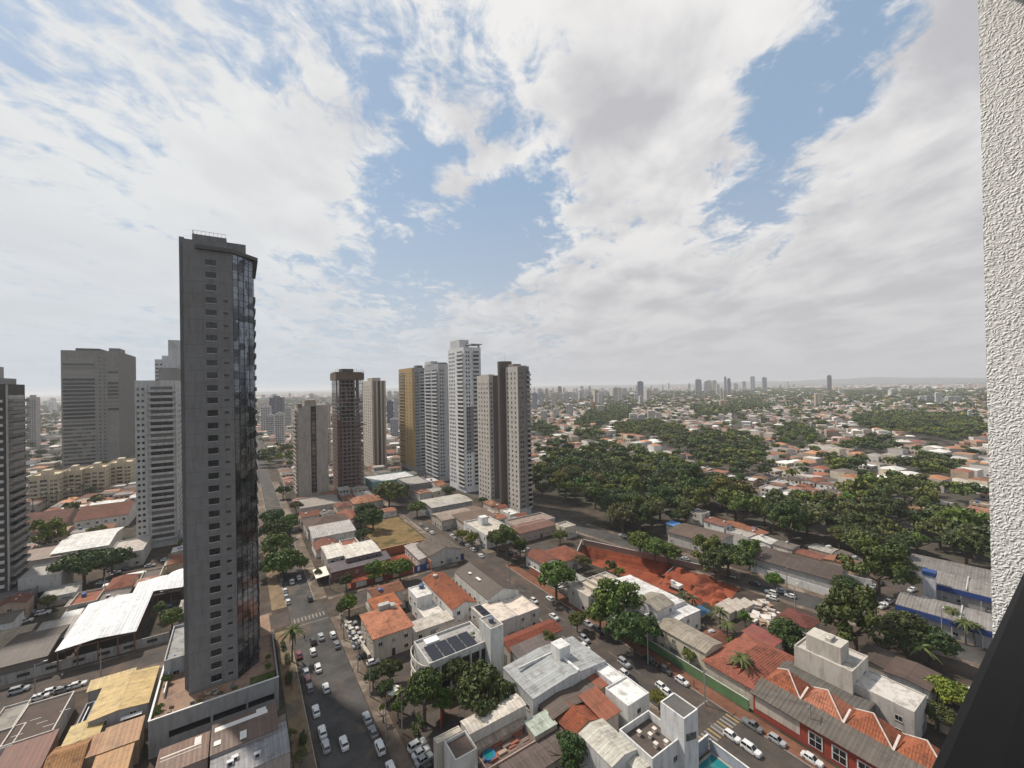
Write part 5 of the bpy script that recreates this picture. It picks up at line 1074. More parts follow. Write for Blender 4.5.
for a in [
 (424, 687, 40, 'dark tree left of the pair in front of the solar panel house', DK, 1.2), (480, 686, 64, 'broad dark tree mass in front of the tall white block', DK, .9), (455, 668, 26, 'slender dark tree between two dark trees by the solar house', DK, 1.2), (507, 694, 26, 'dark tree at the corner of the grey workshop', DK, .9), (518, 683, 14, 'small bright green bush tree at the grey workshop corner', BR, .9),
 (571, 744, 30, 'dark narrow tree in the yard at the bottom centre', DK, 1.3), (571, 760, 22, 'lower dark tree in the bottom centre yard', DK, 1.2),
 (619, 606, 56, 'big round tree beside the side street, its upper crown', MD, .8), (634, 628, 48, 'dark tree joined to the big round tree, nearer the street', DK, .8), (600, 612, 30, 'left flank tree of the big round tree', MD, .9),
 (556, 577, 38, 'tree standing over the side street left of the white gate', MD, .9), (507, 541, 32, 'bushy tree beside the white two storey house', MD, .9), (496, 537, 24, 'tree against the white two storey house wall', DK, .9), (520, 545, 18, 'small tree right of the bushy pair below the twin towers', DK, .9),
 (690, 653, 18, 'small tree behind the green street wall', MD, .9), (659, 697, 17, 'clipped green tree beside the white stair cube', BR, .8), (577, 620, 18, 'small street tree on the side street kerb', OL, .8), (549, 640, 18, 'olive brown tree beyond the grey workshop', OL, .8), (537, 645, 14, 'thin olive tree beside the red tiled roof', OL, .8), (517, 622, 13, 'bush between pale stone roofs and red tiled roof', DK, .8),
 (349, 601, 20, 'tree at the avenue crossing corner next to the car park', MD, 1.), (341, 607, 13, 'small tree on the crossing corner kerb', DK, .9), (372, 573, 24, 'leftmost tree of the row in front of the red yard', MD, .8), (386, 570, 22, 'second tree of the row in front of the red yard', BR, .8), (400, 568, 24, 'third tree of the row in front of the red yard', MD, .8), (346, 579, 16, 'low tree left of the red yard row', DK, .8), (318, 573, 9, 'small green tree by the avenue above the white awning', MD, .9),
 (283, 562, 42, 'large spreading tree on the avenue nearest the crossing', (.055, .085, .022), .6), (277, 543, 34, 'second spreading tree up the avenue', MD, .6), (275, 528, 30, 'third spreading tree up the avenue', DK, .6), (272, 516, 26, 'fourth spreading tree up the avenue', DK, .6), (288, 522, 22, 'tree beside the fourth avenue tree, toward the road', MD, .6),
 (389, 493, 30, 'round tree right of the unfinished tower foot', MD, .8), (400, 490, 18, 'small tree right of the unfinished tower foot', DK, .8), (366, 509, 22, 'tree at the upper corner of the dry grass lot', DK, .8), (373, 518, 24, 'tree on the left edge of the dry grass lot', DK, .8), (361, 519, 16, 'tree touching the small orange roof', DK, .8),
 (417, 507, 18, 'tree on the side street opposite the grey warehouse', MD, .8), (462, 534, 13, 'street tree beside the parked cars, left of two', BR, .8), (472, 537, 16, 'street tree beside the parked cars, right of two', BR, .8), (448, 490, 14, 'tree at the pale grey tower foot', DK, .8), (458, 497, 12, 'tree at the tallest white tower foot', DK, .8), (283, 490, 14, 'tree left of the beige tower foot', DK, .9), (296, 505, 12, 'small tree at the beige tower corner', OL, .9),
 (44, 535, 34, 'bright green round tree beside the striped tower', BR, .9), (84, 562, 46, 'dark round tree behind the white canopy hall', DK, .8), (66, 566, 30, 'dark tree left of the dark round tree', DK, .8), (112, 558, 34, 'dark tree right of the dark round tree', DK, .8), (104, 564, 24, 'low dark tree below the row near the canopy hall', DK, .8), (48, 601, 14, 'small lawn bush left of the white kiosk', OL, .7), (172, 617, 22, 'green tree between canopy hall and dark tower', MD, .8), (160, 610, 16, 'bush at the right end of the canopy hall', MD, .8),
 (380, 640, 16, 'garden tree right of the orange corner house', DK, .8), (373, 676, 16, 'hedge tree beside the small lawn', DK, .8), (390, 668, 26, 'dark garden tree by the small lawn', DK, .8), (385, 686, 18, 'dark garden shrub tree above the parasol', DK, .8), (398, 706, 16, 'palm-like shrub near the red wall', MD, .8), (441, 700, 26, 'bright edged tree at the foot of the dark pair', MD, .8), (383, 708, 8, 'slim street tree on the avenue pavement', MD, 1.), (270, 655, 9, 'slim dark garden tree at the podium corner', DK, 1.3), (268, 668, 8, 'second slim garden tree at the podium corner', DK, 1.3), (291, 735, 12, 'shrub at the bottom left of the avenue', OL, .8), (300, 755, 14, 'shrub on the bottom left avenue pavement', OL, .8),
 (855, 620, 72, 'huge dark round tree right of the long weathered building', (.040, .068, .018), .8), (878, 568, 62, 'huge round tree beyond the school car park', (.052, .085, .020), .75), (846, 584, 24, 'tree at the right end of the long dark shed', DK, .8), (905, 628, 44, 'dark tree right of the huge round tree', DK, .8), (930, 640, 38, 'dark tree between the ribbed roof and the blue school wing', DK, .8), (888, 640, 30, 'dark tree behind the plain brown roof', DK, .8), (948, 690, 40, 'bright green tree beside the ribbed brown roof', BR, .8), (938, 712, 30, 'dark low tree beneath the bright green tree', DK, .8), (785, 633, 36, 'dark broad shrub tree behind the terracotta house', DK, .6),
 (706, 552, 36, 'leftmost of the trees lining the back street', MD, .8), (728, 556, 44, 'middle big tree lining the back street', DK, .8), (750, 553, 30, 'right tree lining the back street', MD, .8), (716, 566, 30, 'front tree lining the back street', DK, .8), (775, 580, 17, 'small round street tree in front of the white panels', MD, .8), (655, 547, 30, 'tree left of the wide brown shed', MD, .8), (668, 552, 22, 'lower tree left of the wide brown shed', MD, .8), (640, 540, 30, 'tree above the left end of the pit road', MD, .8), (560, 535, 14, 'small tree by the left corner of the pit', MD, .8), (583, 560, 16, 'spindly tree beside the pit left slope', OL, 1.), (610, 567, 14, 'dark tree inside the pit edge', DK, 1.1), (620, 573, 12, 'pale green bush at the pit edge', BR, .9), (745, 618, 14, 'shrub in the lot between rubble and palms', MD, .7), (733, 645, 16, 'shrub left of the terracotta roof', MD, .7), (812, 640, 20, 'dark tree behind the long weathered building', DK, .8),
 ]: ptree(a[0], a[1], a[2], a[3], a[4], a[5])
# palms
def palm(px, py_base, h, R_, label, seed=0, c=(.05, .065, .02), n=17):
    X, Y, _ = P(px, py_base); r = random.Random(seed); o = empty('palm_tree', (X, Y, 0), r.random()*6, label, 'palm')
    b = MB(); k = 5
    for i in range(k): b.tube((.25*math.sin(i/k*1.5), 0, h*i/k), (.25*math.sin((i+1)/k*1.5), 0, h*(i+1)/k), .26-.02*i, .24-.02*i, 'bark', 8, False)
    b.build('trunk', o); x0 = .25*math.sin(1.5)
    b = MB()
    for i in range(n):
        a = 2*math.pi*i/n+r.random()*.4; el = r.uniform(-.1, 1.1); prev = None; p = Vector((x0, 0, h)); dz = math.sin(el); dh = math.cos(el); wv = Vector((-math.sin(a), math.cos(a), 0))
        for s in range(7):
            t_ = s/6.; pos = p+Vector((math.cos(a)*dh, math.sin(a)*dh, dz))*R_*t_+Vector((math.cos(a)*.25, math.sin(a)*.25, -.95))*R_*t_*t_*.75; wd = (.10+.34*math.sin(math.pi*min(1, t_*1.05+.08)))*R_*.32
            if prev:
                for sg in (-1, 1): b.poly([prev[0], prev[0]+wv*prev[1]*sg-Vector((0, 0, prev[1]*.5)), pos+wv*wd*sg-Vector((0, 0, wd*.5)), pos], 'leaf')
            prev = (pos, wd)
    b.build('fronds', o, color=c); return o
palm(292, 662, 9.5, 3.4, 'tall palm on the pavement corner by the crossing', 1)
palm(741, 690, 8.5, 3.4, 'tall palm in front of the broad terracotta roof', 2)
palm(728, 650, 7.5, 3., 'palm standing left of the terracotta roof, behind it', 3)
palm(684, 618, 8, 3.0, 'palm among the white roofs beside the pit', 4, (.035, .045, .02)); palm(693, 618, 7, 2.8, 'second palm beside the blue tarpaulin', 5, (.035, .045, .02)); palm(720, 630, 6.5, 3., 'low palm next to the long tan roof', 6)
palm(953, 632, 7, 2.8, 'left palm of three in front of the blue school wing', 7); palm(966, 645, 7, 2.8, 'middle palm of three in front of the blue school wing', 8); palm(975, 646, 6.5, 2.6, 'right palm of three in front of the blue school wing', 9)
palm(922, 668, 6, 4., 'wide low palm behind the ribbed brown roof', 10, (.06, .085, .025)); palm(905, 655, 5, 3.5, 'low palm behind the dark brown roof', 11, (.06, .085, .025))
for i, (px, py) in enumerate([(33, 515), (46, 509), (57, 507), (71, 504), (83, 500)]): palm(px, py, 11, 3.6, ['leftmost', 'second', 'third', 'fourth', 'rightmost'][i]+' tall palm of the row in front of the cream blocks', 20+i, (.035, .045, .02), 11)
palm(400, 712, 5.5, 2.2, 'small palm beside the avenue garden wall', 31); palm(474, 665, 8, 3., 'palm rising from the dark trees by the solar house', 32, (.04, .06, .02)); palm(975, 560, 10, 3.8, 'feathery tree palm by the white building on the right', 33, (.03, .045, .02))
# woods filled with single trees (polygons as seen on the ground)
FOREST = [(536, 478), (548, 462), (575, 458), (600, 450), (640, 456), (672, 466), (700, 480), (735, 498), (770, 516), (800, 505), (860, 512), (905, 520), (940, 530), (968, 545), (985, 575), (985, 600), (965, 590), (915, 574), (905, 590), (893, 580), (850, 560), (800, 552), (750, 532), (700, 522), (668, 532), (640, 545), (606, 536), (600, 512), (562, 498), (540, 500), (536, 490)]
WOODS = [[(690, 442), (705, 436), (748, 440), (765, 452), (768, 468), (752, 482), (730, 482), (705, 470), (690, 462)],
 [(592, 412), (622, 405), (634, 412), (628, 422), (602, 428), (575, 430)], [(612, 430), (640, 424), (665, 426), (690, 436), (697, 452), (668, 450), (655, 438), (618, 438)],
 [(855, 420), (900, 416), (960, 418), (984, 424), (984, 440), (950, 447), (915, 440), (875, 434), (855, 428)], [(775, 432), (800, 428), (815, 438), (812, 450), (782, 448)],
 [(848, 446), (880, 442), (900, 448), (892, 458), (860, 458)], [(720, 400), (760, 403), (770, 410), (735, 413)], [(690, 408), (722, 408), (742, 414), (700, 420)], [(820, 462), (862, 470), (858, 482), (822, 474)], [(862, 496), (900, 485), (935, 492), (930, 512), (872, 510)], [(545, 452), (570, 448), (572, 458), (548, 462)],
 [(575, 436), (600, 434), (602, 444), (578, 446)], [(890, 470), (935, 462), (960, 476), (925, 486)], [(258, 458), (290, 452), (292, 466), (262, 470)], [(530, 430), (545, 425), (560, 436), (535, 440)], [(940, 496), (985, 492), (985, 508), (950, 512)], [(750, 388), (850, 390), (900, 388), (900, 393), (760, 394)]]
def gpt(px, py): return P(px, py)[:2]
cand = []
def fillpoly(poly, sp, jit=.45, kind='wood'):
    g_ = [gpt(*p) for p in poly]; xs = [p[0] for p in g_]; ys = [p[1] for p in g_]
    x = min(xs)
    while x < max(xs):
        y = min(ys)
        while y < max(ys):
            a, b_ = x+rnd.uniform(-jit, jit)*sp, y+rnd.uniform(-jit, jit)*sp
            if inpoly(a, b_, g_): cand.append((math.hypot(a, b_), a, b_, kind))
            y += sp
        x += sp
fillpoly(FOREST, 12., kind='forest')
for wd in WOODS: fillpoly(wd, 13.)
def blocked(X, Y, pad): u_, v_ = -SA*X+CA*Y, CA*X+SA*Y; return not free(v_-pad, v_+pad, u_-pad, u_+pad, 0)
woodg = [[gpt(*p) for p in w_] for w_ in WOODS+[FOREST]]
def inwood(X, Y): return any(inpoly(X, Y, g_) for g_ in woodg)
# scattered garden and street trees between the houses
EXC = [[gpt(*p) for p in q] for q in ([(600, 590), (735, 600), (790, 590), (780, 630), (640, 620)], [(0, 600), (280, 560), (300, 768), (0, 768)], [(370, 533), (384, 517), (403, 516), (428, 533), (386, 554)])]
k = 0
while k < 9500:
    dd = 150+(rnd.random()**.55)*3600; az = math.radians(rnd.uniform(-54, 53)); X, Y = math.sin(az)*dd, math.cos(az)*dd; k += 1
    if inwood(X, Y): continue
    if dd < 700 and (blocked(X, Y, 2.5) or any(inpoly(X, Y, e) for e in EXC)): continue
    cand.append((dd, X, Y, 'garden'))
cand.sort()
NIND = 300-len(AUTO) if False else 300
ind, mass = [], []
made = sum(1 for o in bpy.data.objects if o.get('category') in ('tree',))
for c_ in cand:
    dd, X, Y, kind = c_
    if kind == 'garden' and dd < 500 and any((X-a)**2+(Y-b_)**2 < (r_*.8)**2 for a, b_, r_ in OCT): continue
    if kind == 'forest' and blocked(X, Y, 1.5) : continue
    if made+len(ind) < 285 : ind.append(c_)
    else: mass.append(c_)
for dd, X, Y, kind in ind:
    if kind == 'garden': R_ = rnd.uniform(2.2, 4.6); ph = 'garden tree'
    else: R_ = rnd.choice([rnd.uniform(4.5, 7), rnd.uniform(6.5, 10.5)]); ph = 'woodland tree'
    cc = rnd.choice(GREENS+[DK, DK] if kind == 'forest' else GREENS+[DK, MD])
    if kind == 'forest' and rnd.random() < .3: cc = DK
    Ht = R_*1.15+rnd.uniform(3, 6) if kind != 'garden' else R_*1.3+rnd.uniform(1, 2.5)
    OCT.append((X, Y, R_*.7))
    tree(X, Y, R_, Ht, cc, dd < 260, None, 'trees of the wood beyond the back street' if kind == 'forest' else None, phrase=('bright ' if cc in (BR, GREENS[4]) else 'dark ' if cc in (DK, GREENS[3]) else 'mid-green ')+('broad ' if R_ > (8 if kind != 'garden' else 3.6) else 'small ')+ph)
# the rest of the distant greenery as one mass
lv, lf = crown_mesh('m', 18, 14, .18, .45, 77)
lv2, lf2 = crown_mesh('m', 9, 8, .34, .45, 78)
VV, FFc, CC = [], [], []; off = 0
for dd, X, Y, kind in mass:
    v_, f_ = (lv, lf) if dd < 1100 else (lv2, lf2)
    R_ = rnd.uniform(5., 8.5) if kind != 'garden' else rnd.uniform(2.8, 5.6)*(1+dd/3000); a = rnd.random()*6.28; ca, sa = math.cos(a), math.sin(a)
    q = np.stack([(v_[:, 0]*ca-v_[:, 1]*sa)*R_+X, (v_[:, 0]*sa+v_[:, 1]*ca)*R_+Y, v_[:, 2]*R_*1.1+R_*.8+2], 1)
    VV.append(q); FFc.append(f_+off); off += len(v_); c_ = rnd.choice(GREENS+[DK]); CC.append(np.tile(np.array(c_)*rnd.uniform(.85, 1.15), (len(f_), 1)))
me = npmesh('distant_trees', np.concatenate(VV), np.concatenate(FFc), ['leaf_mass'], np.concatenate(CC)); o = link('distant_trees', me); tag(o, 'far-off dark green tree belts and garden trees spread through the distant city', 'trees', kind='stuff')
def rect_free_trees(v, u, r_):
    X, Y = toxy(u, v); return not any((X-a)**2+(Y-b_)**2 < (r_*.6+q*.75)**2 for a, b_, q in OCT)
# ------------------------------------------------------------------ houses of the wider city
HC = []
ROOFC = [(.33, .30, .27), (.36, .34, .31), (.24, .09, .055), (.29, .12, .07), (.32, .15, .09), (.20, .08, .055), (.13, .11, .10), (.17, .15, .135), (.42, .40, .37), (.58, .57, .54), (.62, .60, .57), (.42, .38, .32), (.22, .19, .16), (.36, .17, .09), (.12, .10, .09)]
WALLC = [WHITE, (.52, .50, .46), CREAM, (.42, .38, .33), (.40, .30, .22), (.5, .48, .45), (.45, .40, .34)]
def rname(c):
    if c[0] > .5: return 'white'
    if c[0] > 1.8*c[1]: return 'terracotta' if c[0] > .25 else 'rust red'
    if c[0] < .14: return 'dark'
    if c[0] < .25: return 'brown'
    return 'pale' if c[0] > .35 else 'grey'
uu = 60.
rows = []
def inview(X, Y, m=3):
    if Y < 5: return False
    p = pix(X, Y, 3); return -25 < p[0] < 1000 and p[1] < 800
bu = 0
vb = [-1400+i*92 for i in range(46)]
ub = [174+i*108 for i in range(26)]
def lots():
    # street blocks: (v0,v1,u0,u1)
    for (a0, a1) in ((-215, -110), (-108, 8), (29, 81), (102.5, 131)):
        yield a0, a1, -10, 158
        yield (a0, a1, 176, 268) if a0 > -200 else (a0, a1, 176, 268)
        yield a0, a1, 276, 372
        yield a0, a1, 380, 470
    for (a0, a1) in ((132, 150), (196, 232), (236, 300), (304, 372)):
        yield a0, a1, -60, 60
        yield a0, a1, 66, 158
        yield a0, a1, 166, 268
        yield a0, a1, 276, 372
        yield a0, a1, 380, 470
for (a0, a1, b0, b1) in lots():
    v = a0
    while v < a1-7:
        wv = rnd.uniform(7.5, 13); u = b0+1
        while u < b1-6:
            du = rnd.uniform(8, 14)
            v0, v1, u0, u1 = v+.5, min(a1, v+wv-.6), u+.4, min(b1, u+du-.8)
            X, Y = toxy((u0+u1)/2, (v0+v1)/2); dd = math.hypot(X, Y)
            if v1-v0 > 5 and u1-u0 > 5 and rnd.random() < .93 and inview(X, Y) and not inwood(X, Y) and dd > 70:
                HC.append((dd, v0, v1, u0, u1, X, Y))
            u += du
        v += wv
HC.sort()
EXH = [[gpt(*p) for p in q] for q in ([(740, 600), (765, 598), (790, 614), (772, 630), (738, 625)], [(700, 640), (727, 640), (727, 600), (700, 610)], [(350, 612), (362, 612), (385, 668), (365, 672)], [(372, 655), (425, 650), (440, 700), (440, 768), (405, 768)], [(262, 625), (290, 625), (305, 768), (285, 768)], [(400, 740), (445, 735), (450, 768), (400, 768)], [(20, 610), (60, 600), (60, 625), (5, 635)], [(95, 570), (165, 545), (165, 575), (90, 600)], [(850, 580), (895, 580), (900, 612), (845, 600)], [(500, 530), (560, 540), (545, 560), (500, 548)], [(260, 560), (300, 560), (300, 640), (262, 640)], [(630, 560), (680, 560), (735, 590), (735, 615), (640, 590)])]
nind = 0; far = []
for (dd, v0, v1, u0, u1, X, Y) in HC:
    if any(inpoly(X, Y, e) for e in EXH): continue
    if not free(v0, v1, u0, u1, .3): continue
    if not rect_free_trees((v0+v1)/2, (u0+u1)/2, min(v1-v0, u1-u0)/2): continue
    if nind < 285:
        h = rnd.choice([3.2, 3.4, 3.8, 4.2, 6., 6.4]); rt = rnd.choice(['metal', 'metal', 'gable', 'hip', 'flat', 'metal', 'shed']); 
        rc = rnd.choice(ROOFC); wc = rnd.choice(WALLC)
        if rt in ('gable', 'hip') and rnd.random() < .6: rc = rnd.choice([c for c in ROOFC if rname(c) in ('terracotta', 'rust red')])
        if rt == 'shed': h = 3.4
        if dd < 200: rc = tuple(x*.8 for x in rc)
        word = {'metal': 'metal-roofed', 'gable': 'gabled tiled', 'hip': 'hip-roofed', 'flat': 'flat-roofed', 'shed': 'lean-to'}[rt]
        r, w_, d_ = house('house', None, 'house', (v0, v1, u0, u1), h, rt, rc, wc, win=1 if dd < 330 else 0, ridge=rnd.choice('xy'), occ=False, ov=.3, wsp=4.2)
        if rnd.random() < .45 and dd < 420: tank(r, w_*.2*rnd.choice([-1, 1]), d_*.2*rnd.choice([-1, 1]), h-.6 if rt == 'flat' else h+.35, rnd.choice([(.06, .12, .28), (.3, .32, .34), (.45, .43, .4)]), .8)
        if rnd.random() < .5 and dd < 300: clutter(r, w_, d_, h-.7 if rt == 'flat' else h+.3, rnd.choice([1, 2]))
        if dd < 300 and rnd.random() < .5: add(r, 'aerial', lambda b: (b.tube((0, 0, h), (0, 0, h+2.6), .04, .03, 'metal', 5), b.box(-.6, .6, -.03, .03, h+2.2, h+2.26, 'metal')))
        if dd < 300 and rnd.random() < .6: add(r, 'lean_to', lambda b: b.box(-w_/2-1.6, -w_/2-.003, -d_*.3, d_*.25, 2.3, 2.42, 'ribs_y'), rnd.choice(ROOFC))
        if dd < 300: add(r, 'yard_wall', lambda b: (b.box(-w_/2-.5, w_/2+.3, -d_/2-.75, -d_/2-.6, 0, 1.9, 'wall'), b.box(-w_/2-.5, -w_/2-.35, -d_/2-.599, d_/2, 0, 1.9, 'wall')) if rt != 'flat' or True else None, rnd.choice(WALLC))
        if dd >= 330:
            def wq(b):
                for f_ in range(max(1, int(h/3))):
                    for q_ in range(3): b.box(-w_*.4+q_*w_*.28, -w_*.4+q_*w_*.28+1.5, -d_/2-.05, -d_/2-.003, f_*3+.9, f_*3+2.2, 'glass'); b.box(-w_/2-.05, -w_/2-.003, -d_*.4+q_*d_*.28, -d_*.4+q_*d_*.28+1.5, f_*3+.9, f_*3+2.2, 'glass')
            o_ = add(r, 'window', wq); o_['kind'] = 'stuff'
        auto(r, ('two-storey ' if h > 5 else 'low ')+rname(rc)+' '+word+' house', X, Y, h); nind += 1
        OCC.append((v0, v1, u0, u1))
    else: far.append((X, Y, (v1-v0), (u1-u0), A, rnd.choice([3.5, 4, 6]), rnd.choice(ROOFC)))
# everything smaller, far away: one carpet of houses
R2 = 470.
az_parts = 0
DIST = []
dr = random.Random(3)
for i in range(120):
    dd_ = 250+dr.random()**.7*7000; az_ = math.radians(dr.uniform(-56, 56)); DIST.append((math.sin(az_)*dd_, math.cos(az_)*dd_, A+dr.choice([0, 0, .25, -.3, .5, -.12])))
DN = np.array(DIST)
def cell(spx, lo, hi, smin, smax, prob, hmax):
    for ang in sorted(set(DN[:, 2])):
        ca_, sa_ = math.cos(ang), math.sin(ang); n = int(hi*1.05/spx)+1; I, J = np.meshgrid(np.arange(-n, n), np.arange(-n, n)); v = I.ravel()*spx; u = J.ravel()*spx
        X = -sa_*u+ca_*v+nr.uniform(-.13, .13, len(u))*spx; Y = ca_*u+sa_*v+nr.uniform(-.13, .13, len(u))*spx; D = np.hypot(X, Y)
        k = (D >= lo) & (D < hi) & (Y > 60) & (np.abs(X) < 1.34*Y) & (nr.random(len(u)) < prob)
        if spx < 30: k &= (np.abs(v % 96) > spx*.55) & (np.abs(u % 108) > spx*.5)
        X, Y, D = X[k], Y[k], D[k]
        nd_ = np.argmin((X[:, None]-DN[None, :, 0])**2+(Y[:, None]-DN[None, :, 1])**2, 1); k = np.abs(DN[nd_, 2]-ang) < 1e-9
        for x, y, dd in zip(X[k], Y[k], D[k]):
            uu_, vv_ = -SA*x+CA*y, CA*x+SA*y
            if -216 < vv_ < 375 and -60 < uu_ < 474: continue
            if 12 < vv_ < 24 or 84 < vv_ < 99: continue
            if dd < 900 and not free(vv_-6, vv_+6, uu_-6, uu_+6, 0): continue
            if dd < 3500 and inwood(x, y): continue
            far.append((x, y, rnd.uniform(smin, smax), rnd.uniform(smin, smax), ang, rnd.choice([3.5, 3.5, 4, 6.5, hmax, hmax if rnd.random() < .15 else 3.2]), rnd.choice(ROOFC)))
cell(15., 150, 1500, 9.5, 14.5, .90, 9.)
cell(26., 1500, 3000, 14, 23, .8, 11.)
cell(52., 3000, 7500, 20, 42, .62, 14.)
# boxes + low hip roofs, vectorised
arr = np.array([(f_[0], f_[1], f_[2]/2, f_[3]/2, f_[4], f_[5]) for f_ in far]); rc = np.array([f_[6] for f_ in far]); N_ = len(arr)
wc = np.array([WALLC[i] for i in nr.integers(0, len(WALLC), N_)])*.95; flat = nr.random(N_) < .45
cs, sn = np.cos(arr[:, 4]), np.sin(arr[:, 4])
def corner(sx, sy, z, k=1.): lx, ly = sx*arr[:, 2]*k, sy*arr[:, 3]*k; return np.stack([arr[:, 0]+cs*lx-sn*ly, arr[:, 1]+sn*lx+cs*ly, z*np.ones(N_)], 1)
hz_ = arr[:, 5]; rz_ = np.where(flat, .15, np.minimum(arr[:, 2], arr[:, 3])*.28)
V = np.stack([corner(-1, -1, 0), corner(1, -1, 0), corner(1, 1, 0), corner(-1, 1, 0), corner(-1, -1, hz_), corner(1, -1, hz_), corner(1, 1, hz_), corner(-1, 1, hz_), corner(-.5, -.04, hz_+rz_), corner(.5, -.04, hz_+rz_), corner(.5, .04, hz_+rz_), corner(-.5, .04, hz_+rz_)], 1).reshape(-1, 3)
fq = np.array([(0, 1, 5, 4), (1, 2, 6, 5), (2, 3, 7, 6), (3, 0, 4, 7), (4, 5, 9, 8), (5, 6, 10, 9), (6, 7, 11, 10), (7, 4, 8, 11), (8, 9, 10, 11)])
Fc = (fq[None]+12*np.arange(N_)[:, None, None]).reshape(-1, 4)
rc = rc*nr.uniform(.6, 1.35, (N_, 1)); wc = wc*nr.uniform(.85, 1.3, (N_, 1))
Cc = np.concatenate([np.repeat(wc[:, None], 4, 1), np.repeat(rc[:, None], 5, 1)], 1).reshape(-1, 3)
D_ = np.hypot(arr[:, 0], arr[:, 1]); kk = np.where(D_ < 1500)[0]; VW, FW, CW_, offw = [V], [Fc], [Cc], len(V); s_ = arr[kk]; csk, snk = cs[kk], sn[kk]
for (ax, sg) in ((0, -1), (0, 1), (1, -1), (1, 1)):
    for (a_, b2_) in ((-.75, -.35), (-.1, .2), (.45, .8)):
        q_ = []
        for (t_, z_) in ((a_, 1.0), (b2_, 1.0), (b2_, 2.3), (a_, 2.3)):
            lx = t_*s_[:, 2] if ax == 0 else sg*(s_[:, 2]+.06); ly = sg*(s_[:, 3]+.06) if ax == 0 else t_*s_[:, 3]
            q_.append(np.stack([s_[:, 0]+csk*lx-snk*ly, s_[:, 1]+snk*lx+csk*ly, np.full(len(kk), z_)+np.where(s_[:, 5] > 5.5, 3.*((sg+1)//2), 0)], 1))
        q_ = np.stack(q_, 1).reshape(-1, 3); VW.append(q_); FW.append(np.arange(len(q_)).reshape(-1, 4)+offw); offw += len(q_); CW_.append(np.full((len(q_)//4, 3), .02))
o = link('distant_houses', npmesh('distant_houses', np.concatenate(VW), np.concatenate(FW), ['city'], np.concatenate(CW_))); tag(o, 'distant low houses and roofs carpeting the city to the horizon', 'houses', kind='stuff')
